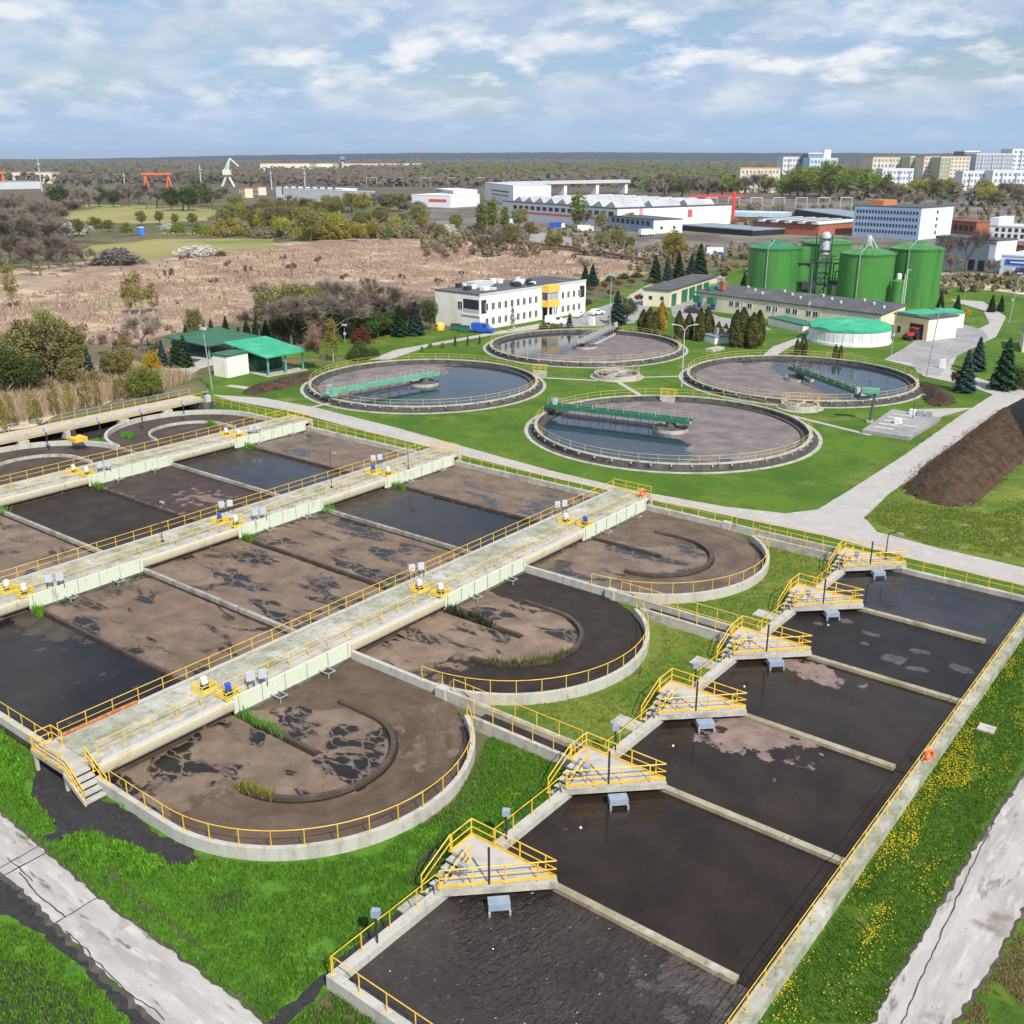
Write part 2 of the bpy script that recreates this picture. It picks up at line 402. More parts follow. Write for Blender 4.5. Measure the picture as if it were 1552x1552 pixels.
M_rough = layered('rough_ground', (0.115, 0.112, 0.052), [((0.16,0.13,0.075), 0.02, 0.45, 0.62, 8, (1,1,1), 2.0), ((0.045,0.06,0.022), 0.05, 0.5, 0.65, 8, (1,1,1), 8.0), ((0.22,0.18,0.12), 0.11, 0.62, 0.74, 8, (1,1,1), 12.0)], rough=0.97)
M_pink = layered('dead_grass_field', (0.36, 0.265, 0.19), [((0.26,0.165,0.125), 0.035, 0.42, 0.60, 9, (1,1,1), 2.0), ((0.56,0.44,0.30), 0.06, 0.52, 0.63, 9, (0.8,1.2,1), 8.0), ((0.23,0.20,0.10), 0.022, 0.58, 0.70, 9, (1,1,1), 31.0), ((0.20,0.14,0.115), 0.30, 0.52, 0.70, 8, (1,1,1), 15.0), ((0.54,0.45,0.34), 0.4, 0.62, 0.74, 8, (1,1,1), 3.0)], rough=0.97, bump=0.5, bscale=0.8, bdist=0.5)
M_tan = layered('dry_reed_bank', (0.55, 0.45, 0.30), [((0.62,0.57,0.47), 0.12, 0.5, 0.7, 8, (1,1,1), 2.0), ((0.22,0.20,0.08), 0.2, 0.58, 0.72, 8, (1,1,1), 8.0), ((0.20,0.15,0.09), 0.9, 0.55, 0.72, 8, (1,1,1), 15.0)], rough=0.97, bump=0.4, bscale=2)
M_field = layered('pale_meadow', (0.30, 0.27, 0.11), [((0.22,0.22,0.07), 0.02, 0.45, 0.65, 6, (1,1,1), 2.0), ((0.10,0.17,0.03), 0.012, 0.6, 0.7, 6, (1,1,1), 8.0)], rough=0.97)
M_yard = layered('gravel_yard', (0.20, 0.175, 0.15), [((0.10,0.085,0.075), 0.02, 0.42, 0.62, 8, (1,1,1), 2.0), ((0.30,0.27,0.23), 0.05, 0.58, 0.7, 8, (1,1,1), 8.0)], rough=0.97)
M_heap = layered('dark_compost', (0.088, 0.056, 0.036), [((0.034,0.024,0.016), 0.5, 0.42, 0.66, 8, (1,1,1), 2.0), ((0.105,0.078,0.05), 0.9, 0.56, 0.74, 8, (1,1,1), 8.0), ((0.085,0.085,0.03), 0.5, 0.64, 0.74, 8, (2,0.6,1), 18.0)], rough=0.98, bump=1.0, bscale=2.2, bdist=0.3)

def sludge(name, base, dark, patch=None, pscale=0.30, pstretch=(0.55,1.35,1), off=0.0, swirl=None, mcol=None, mrough=0.1, rough=0.75, drough=0.07, ripple=0.0, rscale=1.2, spec=0.36):
    """foam or sludge with torn openings of dark water (patch), brushed streaks round a centre (swirl), and a second surface where 'mask' is 1"""
    m = bpy.data.materials.new(name); m.use_nodes = True; t = m.node_tree; b = t.nodes['Principled BSDF']
    b.inputs['IOR'].default_value = 1.33; b.inputs['Specular IOR Level'].default_value = spec
    g = t.nodes.new('ShaderNodeNewGeometry'); pos = g.outputs['Position']
    def N(scale, detail=6, stretch=(1,1,1), o=0.0, vec=None, rough_=0.6, dist=0.0):
        mp = t.nodes.new('ShaderNodeMapping'); mp.inputs['Scale'].default_value = stretch; mp.inputs['Location'].default_value = (off+o, off*1.3+o*2.1, 0)
        t.links.new(vec or pos, mp.inputs[0])
        n = t.nodes.new('ShaderNodeTexNoise'); n.inputs['Scale'].default_value = scale; n.inputs['Detail'].default_value = detail
        n.inputs['Roughness'].default_value = rough_; n.inputs['Distortion'].default_value = dist
        t.links.new(mp.outputs[0], n.inputs['Vector']); return n.outputs['Fac']
    def MR(f, lo, hi, a=0.0, c=1.0):
        r = t.nodes.new('ShaderNodeMapRange'); r.inputs[1].default_value = lo; r.inputs[2].default_value = hi; r.inputs[3].default_value = a; r.inputs[4].default_value = c
        t.links.new(f, r.inputs[0]); return r.outputs[0]
    def MX(f, a, c):
        x = t.nodes.new('ShaderNodeMix'); x.data_type = 'RGBA'; t.links.new(f, x.inputs[0])
        for s, i in ((a,6),(c,7)):
            if isinstance(s, tuple): x.inputs[i].default_value = (*s,1)
            else: t.links.new(s, x.inputs[i])
        return x.outputs[2]
    def MF(f, a, c):
        x = t.nodes.new('ShaderNodeMix'); x.data_type = 'FLOAT'; t.links.new(f, x.inputs[0])
        for s, i in ((a,2),(c,3)):
            if isinstance(s, float): x.inputs[i].default_value = s
            else: t.links.new(s, x.inputs[i])
        return x.outputs[0]
    lo = tuple(c*0.72 for c in base); hi = tuple(min(1, c*1.22) for c in base)
    cur = MX(MR(N(0.35, 8), 0.36, 0.64), lo, hi)
    cur = MX(MR(N(2.6, 6, o=4.0), 0.52, 0.75, 0, 0.6), cur, tuple(c*0.62 for c in base))
    if swirl:
        s = t.nodes.new('ShaderNodeVectorMath'); s.operation = 'SUBTRACT'; s.inputs[1].default_value = (swirl[0], swirl[1], 0); t.links.new(pos, s.inputs[0])
        ln = t.nodes.new('ShaderNodeVectorMath'); ln.operation = 'LENGTH'; t.links.new(s.outputs[0], ln.inputs[0])
        sp = t.nodes.new('ShaderNodeSeparateXYZ'); t.links.new(s.outputs[0], sp.inputs[0])
        at = t.nodes.new('ShaderNodeMath'); at.operation = 'ARCTAN2'; t.links.new(sp.outputs[1], at.inputs[0]); t.links.new(sp.outputs[0], at.inputs[1])
        cb = t.nodes.new('ShaderNodeCombineXYZ'); t.links.new(ln.outputs['Value'], cb.inputs[0]); t.links.new(at.outputs[0], cb.inputs[1])
        st = N(1.0, 7, (1.1, 1.4, 1), 7.0, cb.outputs[0], dist=0.3)
        cur = MX(MR(st, 0.48, 0.70, 0, 0.75), cur, tuple(c*0.55 for c in base))
    rg = MF(MR(N(0.5, 5, o=2.0), 0.4, 0.7), rough, rough*0.8)
    if patch:
        pn = N(pscale, 7, pstretch, 13.0, rough_=0.56, dist=0.7)
        cl = N(0.075, 3, (1,1,1), 29.0)
        s = t.nodes.new('ShaderNodeMath'); s.operation = 'MULTIPLY_ADD'; s.inputs[1].default_value = 0.55; t.links.new(cl, s.inputs[0]); t.links.new(pn, s.inputs[2])
        vo = t.nodes.new('ShaderNodeTexVoronoi'); vo.feature = 'DISTANCE_TO_EDGE'; vo.inputs['Scale'].default_value = 0.8
        vm = t.nodes.new('ShaderNodeMapping'); vm.inputs['Scale'].default_value = (0.55, 1.1, 1); vadd = t.nodes.new('ShaderNodeVectorMath'); vadd.operation = 'ADD'
        vn = t.nodes.new('ShaderNodeTexNoise'); vn.inputs['Scale'].default_value = 1.6; vn.inputs['Detail'].default_value = 7; t.links.new(pos, vn.inputs['Vector'])
        t.links.new(pos, vadd.inputs[0]); t.links.new(vn.outputs['Color'], vadd.inputs[1]); t.links.new(vadd.outputs[0], vm.inputs[0]); t.links.new(vm.outputs[0], vo.inputs['Vector'])
        pmul = t.nodes.new('ShaderNodeMath'); pmul.operation = 'MULTIPLY'; t.links.new(MR(s.outputs[0], patch[0], patch[1]), pmul.inputs[0]); t.links.new(MR(vo.outputs['Distance'], 0.0, 0.07), pmul.inputs[1])
        pm = pmul.outputs[0]
        cur = MX(pm, cur, dark); rg = MF(pm, rg, drough)
    if mcol:
        a = t.nodes.new('ShaderNodeAttribute'); a.attribute_name = 'mask'
        nb = N(0.8, 8, o=3.0)
        s = t.nodes.new('ShaderNodeMath'); s.operation = 'MULTIPLY_ADD'; s.inputs[1].default_value = 2.0; t.links.new(nb, s.inputs[0]); t.links.new(a.outputs['Fac'], s.inputs[2])
        mm = MR(s.outputs[0], 1.43, 1.53)
        cur = MX(mm, cur, MX(MR(N(0.9, 8, o=6.0), 0.4, 0.65), tuple(c*0.8 for c in mcol), tuple(min(1,c*1.2) for c in mcol))); rg = MF(mm, rg, mrough)
    t.links.new(cur, b.inputs['Base Color']); t.links.new(rg, b.inputs['Roughness'])
    bp = t.nodes.new('ShaderNodeBump')
    if ripple:
        rn = N(rscale, 3, (1.0, 0.55, 1), 5.0, dist=0.6); bp.inputs['Strength'].default_value = ripple; bp.inputs['Distance'].default_value = 0.35
    else:
        rn = N(1.3, 5, o=8.0); bp.inputs['Strength'].default_value = 0.06; bp.inputs['Distance'].default_value = 0.1
    t.links.new(rn, bp.inputs['Height']); t.links.new(bp.outputs[0], b.inputs['Normal'])
    return m
BROWN = (0.195, 0.136, 0.100); DARKW = (0.020, 0.0175, 0.0165); DKSL = (0.040, 0.030, 0.025)

def pool(name, poly, z, m, parent, res=0.35, mask=None, label=None):
    """a liquid surface cut to an outline; mask(x, y) gives how far its second surface has spread"""
    xs = [p[0] for p in poly]; ys = [p[1] for p in poly]
    nx = int((max(xs)-min(xs))/res)+1; ny = int((max(ys)-min(ys))/res)+1
    mb = MB(); idx = {}; vals = []
    def vid(i, j):
        if (i, j) not in idx:
            idx[i, j] = len(mb.v); x = min(xs)+i*res; y = min(ys)+j*res; mb.v.append((x, y, z)); vals.append(mask(x, y) if mask else 0.0)
        return idx[i, j]
    for j in range(ny):
        for i in range(nx):
            if inside(poly, min(xs)+(i+.5)*res, min(ys)+(j+.5)*res):
                mb.f.append((vid(i,j), vid(i+1,j), vid(i+1,j+1), vid(i,j+1)))
    if parent is not None: mb.v = [(p[0]-parent.location.x, p[1]-parent.location.y, p[2]) for p in mb.v]
    o = mb.obj(name, m, parent, label=label)
    if mask:
        a = o.data.attributes.new('mask', 'FLOAT', 'POINT'); a.data.foreach_set('value', vals)
    return o
def rectpoly(x0, x1, y0, y1): return [(x0,y0),(x1,y0),(x1,y1),(x0,y1)]

# ------------------------------------------------------------------ railings
POST_ME = {}
def post_mesh(h, r):
    k = (round(h,2), r)
    if k not in POST_ME:
        mb = MB(); mb.tube((0,0,0), (0,0,h), r, n=6); mb.box(-r*2,r*2,-r*2,r*2,0,0.03); POST_ME[k] = mb.mesh('post', M_yel)
    return POST_ME[k]
def railing(name, pts, parent, h=1.1, sp=2.0, r=0.029, closed=False, mid=True, kick=None, label=None, m=None, posts=True):
    """rails along a polyline of foot points (in the parent's frame), with each upright a piece of its own under the rails"""
    m = m or M_yel
    P = [Vector(p) for p in pts]
    mb = MB(); up = Vector((0,0,h))
    mb.path([p+up for p in P], r, n=6, closed=closed)
    if mid: mb.path([p+up*0.52 for p in P], r*0.85, n=5, closed=closed)
    if kick:
        for i in range(len(P) if closed else len(P)-1):
            a, b = P[i], P[(i+1)%len(P)]; d = (b-a); n2 = Vector((-d.y, d.x, 0)).normalized()*0.02
            mb.add([a-n2, b-n2, b+n2, a+n2, a-n2+Vector((0,0,kick)), b-n2+Vector((0,0,kick)), b+n2+Vector((0,0,kick)), a+n2+Vector((0,0,kick))],
                   [(3,2,1,0),(4,5,6,7),(0,1,5,4),(1,2,6,5),(2,3,7,6),(3,0,4,7)])
    o = mb.obj(name, m, parent, label=label)
    if posts:
        me = post_mesh(h, r*1.15); spots = []
        seg = [(P[i], P[(i+1)%len(P)]) for i in range(len(P) if closed else len(P)-1)]
        tot = sum((b-a).length for a, b in seg); n = max(1, round(tot/sp)); n = min(n, 98)
        want = [tot*i/n for i in range(n if closed else n+1)]; acc = 0; k = 0
        for a, b in seg:
            L = (b-a).length
            while k < len(want) and want[k] <= acc+L+1e-6:
                spots.append(a.lerp(b, (want[k]-acc)/L if L else 0)); k += 1
            acc += L
        for s in spots: clone('post', me, o, s)
    return o
def rail_thing(name, label, pts, group=None, **k):
    o = railing(name, pts, None, **k)
    return tag(o, label, 'railing', group)

# ------------------------------------------------------------------ ground
def struct(o): o['kind'] = 'structure'; return o
g = MB(); S = 16000; g.add([(-S,-S,-0.06),(S,-S,-0.06),(S,S,-0.06),(-S,S,-0.06)], [(0,1,2,3)]); struct(g.obj('ground', M_rough))
sheet('woodland_floor', [(-900,243.5),(2400,243.5),(2400,322),(1000,300),(640,300),(420,302),(300,300),(-900,320)], -0.045, layered('woodland_floor', (0.135,0.106,0.08), [((0.09,0.085,0.05), 0.01, 0.45, 0.65, 8, (1,1,1), 2.0)], rough=0.98))
# the open land behind the plant
sheet('field', [(-700,640),(-420,500),(-60,520),(60,505),(180,525),(300,495),(420,470),(560,455),(660,450),(880,432),(985,414),(960,396),(760,368),(560,360),(350,372),(150,392),(-200,440),(-700,470)], -0.03, M_pink, jit=6, step=8, freq=0.05)
sheet('meadow', [(60,330),(100,310),(250,312),(330,318),(320,334),(200,340)], -0.02, M_field, jit=8, step=15, freq=0.02)
sheet('meadow_strip', [(110,392),(140,372),(240,362),(420,362),(400,375),(300,383),(200,396)], -0.015, M_field, jit=5, step=8, freq=0.04)
sheet('gravel_yard', [(960,395),(830,372),(640,345),(600,312),(980,300),(1800,300),(1800,352),(1440,372),(1180,380),(1060,392)], -0.02, M_yard, jit=5, step=10, freq=0.04)
sheet('roadside_verge', [(1400,420),(1900,395),(1900,480),(1552,455),(1430,448)], -0.025, M_yellawn, jit=3, step=6)
sheet('dry_verge', [(1400,433),(1500,440),(1552,447),(1552,438),(1480,428),(1400,424)], -0.015, M_tan, jit=1.5, step=4)
sheet('reed_bank', [(-250,650),(-200,590),(0,582),(60,575),(180,545),(260,560),(320,548),(250,590),(275,603),(120,632),(0,655),(-100,668)], 0.0, M_tan, jit=1.5, step=2)
# grass of the plant
sheet('lawn', [(-20,690),(120,640),(240,604),(300,575),(470,548),(560,540),(600,515),(700,500),(870,470),(985,425),(1150,400),(1380,425),(1560,452),(1900,480),(2300,640),(1900,760),(1552,900),(1200,860),(900,1000),(500,760)], 0.0, M_lawn, jit=0.6, step=2)
sheet('lawn_by_offices', [(470,520),(560,505),(660,500),(700,503),(620,520),(520,540),(420,545)], 0.006, M_lawn, jit=0.8, step=1.5)
sheet('yellowed_lawn', [(1310,780),(1330,760),(1380,735),(1480,700),(1560,650),(1900,640),(2000,900),(1552,858),(1400,832),(1320,800)], 0.008, M_yellawn, jit=0.5, step=1)
sheet('weedy_grass', [(W(*q).x, W(*q).y) for q in [(-200,1050),(0,1085),(75,1160),(200,1220)]] + [(-4,-17),(5,-9),(6,48),(9,48),(9,-40),(-60,-40)], 0.012, M_weedy, world=True)
sheet('grass_strip', [(24.5,-45),(24.5,46),(27,49),(52,54),(60,30),(60,-45)], 0.012, M_strip, world=True)
sheet('worn_lawn', [(4.5,-3),(7.8,-3),(8.2,46),(-2,46),(3,36),(-2,26),(4,14),(-2,3)], 0.016, M_yellawn, world=True, jit=0.4, step=0.8)
SOIL1 = [(60,1150),(100,1150),(150,1215),(172,1212),(240,1262),(305,1298),(281,1318),(234,1302),(195,1280),(137,1256),(95,1275),(62,1272),(86,1254),(70,1238),(43,1205)]
sheet('bare_soil', SOIL1, 0.02, M_soil, jit=0.45, step=0.4, freq=1.1)
sheet('stony_strip', [(158,1308),(172,1318),(215,1362),(262,1392),(315,1440),(306,1442),(255,1402),(205,1368),(165,1330)], 0.021, M_dirt, jit=0.3, step=0.3, freq=1.7)
sheet('bare_soil', [(-60,1450),(23,1450),(117,1505),(150,1552),(200,1640),(-60,1700)], 0.02, M_soil, jit=0.8, step=0.5, freq=0.7)
sheet('bare_soil', [(395,1560),(505,1462),(640,1352),(660,1362),(520,1475),(470,1515),(430,1560)], 0.02, M_soil, jit=0.35, step=0.4, freq=1.2)
sheet('bare_soil', [(610,1335),(655,1280),(690,1245),(700,1262),(668,1300),(650,1350)], 0.022, M_soil, jit=0.3, step=0.3, freq=1.5)
sheet('ash_verge', [(-30,1290),(60,1365),(110,1412),(245,1556),(300,1620),(255,1620),(195,1548),(120,1462),(50,1408),(-30,1370)], 0.022, M_soil, jit=0.35, step=0.4, freq=1.5)
# roads and paths
sheet('path_edge', [(-120,1150),(0,1232),(150,1362),(300,1472),(395,1548),(520,1650),(330,1650),(245,1556),(95,1408),(30,1345),(-120,1225)], 0.024, M_dirt, jit=0.35, step=0.3, freq=1.6, grow=0.30)
sheet('service_road_edge', [(1640,1060),(1552,1175),(1480,1285),(1420,1385),(1365,1475),(1318,1558),(1255,1680),(1370,1680),(1442,1552),(1495,1475),(1552,1375),(1680,1180)], 0.024, M_dirt, jit=0.3, step=0.3, freq=1.6, grow=0.18)
sheet('path', [(-120,1150),(0,1232),(150,1362),(300,1472),(395,1548),(520,1650),(330,1650),(245,1556),(95,1408),(30,1345),(-120,1225)], 0.03, M_old, jit=0.16, step=0.3, freq=1.6)
sheet('service_road', [(1640,1060),(1552,1175),(1480,1285),(1420,1385),(1365,1475),(1318,1558),(1255,1680),(1370,1680),(1442,1552),(1495,1475),(1552,1375),(1680,1180)], 0.03, M_old2, jit=0.2, step=0.3, freq=1.6)
M_crack = mat('tar_joint', (0.05, 0.048, 0.047), rough=0.9, var=0.3, scale=4)
def crack(pts, w, z=0.04, jit=0.25):
    P = [W(u, v, z) for u, v in pts]; Q = []
    for i in range(len(P)-1):
        k = max(1, int((P[i+1]-P[i]).length/0.4))
        for j in range(k): Q.append(P[i].lerp(P[i+1], j/k))
    Q.append(P[-1]); A = []; B = []
    for i, p in enumerate(Q):
        d = (Q[min(i+1,len(Q)-1)]-Q[max(i-1,0)]).normalized(); n2 = Vector((-d.y, d.x, 0)); o = jit*noise.noise(p*1.3)
        ww = w*(0.6+0.8*abs(noise.noise(p*2.7))); A.append(p+n2*(o+ww)); B.append(p+n2*(o-ww))
    mb = MB(); n = len(Q); mb.add([(p.x,p.y,z) for p in A+B], [(n+i, n+i+1, i+1, i) for i in range(n-1)])
    return struct(mb.obj('road_joint', M_crack))
crack([(1570,1150),(1520,1215),(1465,1330),(1420,1430),(1365,1555),(1340,1610)], 0.042, jit=0.12)
crack([(0,1330),(78,1288)], 0.06, jit=0.05); crack([(0,1315),(65,1278)], 0.05, jit=0.08); crack([(85,1398),(153,1357)], 0.05, jit=0.05)
crack([(30,1322),(60,1360),(100,1390)], 0.05, jit=0.1); crack([(100,1410),(190,1500),(250,1545)], 0.04, jit=0.2); crack([(10,1300),(50,1335)], 0.04, jit=0.15)
crack([(1510,1198),(1538,1205)], 0.04, jit=0.05)
def px(pts): return [W(*q) for q in pts]
road = sheet('road', [(320,598),(400,603),(480,618),(600,648),(700,676),(830,712),(960,743),(1100,768),(1190,778),(1240,772),(1300,735),(1370,690),(1420,655),(1462,625),(1505,598),(1470,585),(1400,570),(1385,556),(1340,545),(1420,500),(1470,505),(1500,490),(1490,470),(1450,458),(1440,453),(1490,457),(1525,480),(1510,510),(1450,540),(1440,560),(1500,578),(1575,590),(1700,610),(1700,640),(1560,608),(1520,618),(1470,655),(1410,705),(1345,750),(1310,785),(1330,806),(1420,830),(1552,860),(1800,905),(1900,945),(1552,888),(1400,852),(1250,812),(1000,760),(850,727),(700,690),(560,655),(440,623),(350,607)], 0.03, M_asph, jit=0.08, step=0.6)
sheet('yard_road', [(1345,545),(1415,497),(1440,486),(1490,500),(1500,515),(1440,545),(1425,570),(1390,565),(1382,550)], 0.036, M_asph2, jit=0.1, step=1)
sheet('road', [(240,590),(300,560),(325,553),(335,545),(318,540),(270,560),(230,580)], 0.03, M_asph, jit=0.2, step=1)
sheet('road', [(560,545),(600,530),(700,512),(820,490),(905,470),(940,455),(985,430),(1010,440),(960,470),(950,490),(900,488),(830,497),(745,508),(650,525),(590,545)], 0.03, M_asph, jit=0.15, step=1)
sheet('car_park', [(830,497),(895,470),(950,452),(990,462),(960,490),(905,494)], 0.036, M_asph2, jit=0.1, step=1)
sheet('road', [(1010,440),(1085,415),(1100,420),(1060,447),(1050,465),(1090,480),(1150,490),(1170,500),(1120,500),(1020,480)], 0.03, M_asph2, jit=0.1, step=1)
sheet('road', [(1400,418),(1470,425),(1552,432),(1800,440),(1800,424),(1552,418),(1480,414),(1420,412)], 0.02, M_asph2)
sheet('road', [(780,360),(880,380),(960,392),(990,386),(900,370),(820,352)], 0.02, M_asph2)
sheet('footpath', [(1145,548),(1172,525),(1215,510),(1218,515),(1190,530),(1160,550)], 0.03, M_asph, jit=0.1, step=1)
for a, b in [((935,578),(985,608)), ((810,572),(905,577)), ((800,640),(850,650)), ((1190,628),(1320,660)), ((925,552),(915,543)), ((985,608),(998,600)), ((975,572),(1050,570)), ((470,618),(505,610))]:
    p, q = W(*a), W(*b); d = (q-p).normalized(); n2 = Vector((-d.y, d.x, 0))*0.45
    mb = MB(); mb.add([(t.x, t.y, 0.034) for t in (p-n2, q-n2, q+n2, p+n2)], [(0,1,2,3)]); struct(mb.obj('footpath', M_asph))
sheet('footpath', [(1390,620),(1475,618),(1440,628),(1425,632),(1395,630)], 0.034, M_asph, jit=0.1, step=1)
sheet('footpath', [(340,585),(372,590),(378,586),(350,583)], 0.034, M_asph)

# ------------------------------------------------------------------ oxidation ditches: three racetracks that run under the aeration bridges
BX = [-15.2, -43.9, -72.6]           # right faces of the bridges
BW = 5.4
YC = [-9.3, 13.1, 36.0]; RDS = [11.0, 11.3, 11.4]; RX = 10.95; XR = -7.6; XL = -85.1
WZ = 0.2; RZ = 0.85
def arc(cx, cy, r, a0, a1, n=40, ry=None): return [(cx+r*math.cos(R(a0+(a1-a0)*i/n)), cy+(ry or r)*math.sin(R(a0+(a1-a0)*i/n))) for i in range(n+1)]
def sm(x, a, b):
    t = max(0.0, min(1.0, (x-a)/(b-a))); return t*t*(3-2*t)
def nz(x, y, s, o=0.0): return noise.noise(Vector((x*s+o, y*s-o, o)))

S_lane = [sludge('foam_a', BROWN, DARKW, (0.80,0.865), off=3.0), sludge('foam_b', (0.182,0.127,0.092), DARKW, (0.795,0.86), off=41.0, pstretch=(0.6,1.3,1)),
          sludge('foam_c', (0.195,0.138,0.103), DARKW, (0.805,0.87), off=77.0), sludge('foam_d', (0.178,0.130,0.099), (0.05,0.05,0.05), (0.82,0.86), off=93.0)]
S_dark = sludge('dark_water', (0.017,0.015,0.015), DARKW, rough=0.07, mcol=(0.070,0.055,0.042), mrough=0.45)
S_vdark = sludge('dark_sludge', DKSL, DARKW, rough=0.7)
S_pinky = sludge('dark_pinkish_sludge', (0.062,0.043,0.036), DARKW, rough=0.65, mcol=(0.20,0.145,0.125), mrough=0.7)
S_clear = sludge('clear_dark_water', (0.030,0.031,0.036), DARKW, rough=0.05, mcol=(0.055,0.044,0.036), mrough=0.5)
S_left = sludge('left_sludge', (0.075,0.057,0.047), DARKW, rough=0.7)
def car_mat(i, name, base, patch, mcol=None, off=0.0):
    return sludge(name, base, DARKW, patch, off=off, swirl=(XR, YC[i]), mcol=mcol, mrough=0.6, pscale=0.2, pstretch=(0.8,1.1,1))
S_car = [car_mat(0, 'swirled_sludge_a', (0.118,0.082,0.058), None, (0.165,0.118,0.086), 11.0),
         car_mat(1, 'swirled_sludge_b', (0.185,0.131,0.096), None, (0.036,0.026,0.021), 23.0),
         car_mat(2, 'swirled_sludge_c', (0.145,0.105,0.079), None, (0.195,0.146,0.112), 57.0)]
S_inner = [sludge('inner_foam_a', (0.195,0.140,0.103), DARKW, (0.785,0.84), off=6.0, pscale=0.38, pstretch=(0.7,1.0,1)),
           sludge('inner_foam_b', (0.225,0.160,0.118), DARKW, (0.84,0.90), off=17.0, pscale=0.36), 
           sludge('inner_foam_c', (0.195,0.142,0.108), (0.035,0.034,0.034), (0.785,0.85), off=29.0, pscale=0.36)]
def dark_ring(i):
    yc = YC[i]
    def f(x, y):
        d = math.hypot(x-XR, y-yc); a = math.degrees(math.atan2(y-yc, x-XR))
        if i == 1:
            if x < XR and y > yc: return sm(y-yc, 4.6, 6.4)
            if x < XR: return 0.45*sm(x, XR-7, XR)*sm(yc-y, 4.5, 6)
            return sm(d, 4.8, 6.2)*(0.55+0.45*sm(a, -88, -60))
        return max(0.34*sm(nz(x, y, 0.12, 5.0+i), -0.1, 0.4), 0.75*sm(XR+2.5-x, 0, 5.5)*sm(yc-3.0-y, 0, 2.0))
    return f
S_wet_shade = sludge('wet_shade_edge', (0.035,0.027,0.022), DARKW, rough=0.35)  # dark tone paints the shadow band along basin walls, with the wet line
DL = [('nearest oxidation ditch with brown swirled sludge and curved end wall at the stair landing', 0),
      ('middle oxidation ditch with very dark brown sludge round its curved end', 1),
      ('far oxidation ditch beside the service road with brown sludge in its curved end', 2)]
M_stainc = layered('weathered_divider', (0.36,0.34,0.30), [((0.20,0.185,0.155), 0.7, 0.42, 0.64, 8, (1,1,1), 2.0), ((0.48,0.46,0.42), 0.9, 0.56, 0.72, 6, (1,1,1), 8.0), ((0.10,0.085,0.07), 1.8, 0.58, 0.72, 8, (1,1,1), 5.0)], rough=0.9, bump=0.3)
PL = {(0,0):'dark almost black water', (1,0):'brown foam torn by dark patches', (2,0):'brown foam with dark patches', (3,0):'brown foam with scattered dark patches', (4,0):'clear dark water', (5,0):'brown foam with few grey patches',
      (1,1):'brown foam with grey patches', (2,1):'very dark brown sludge', (3,1):'dark brown sludge with pinkish scum', (4,1):'still water reflecting the sky', (5,1):'pale brown sludge', (0,1):'brown foam'}
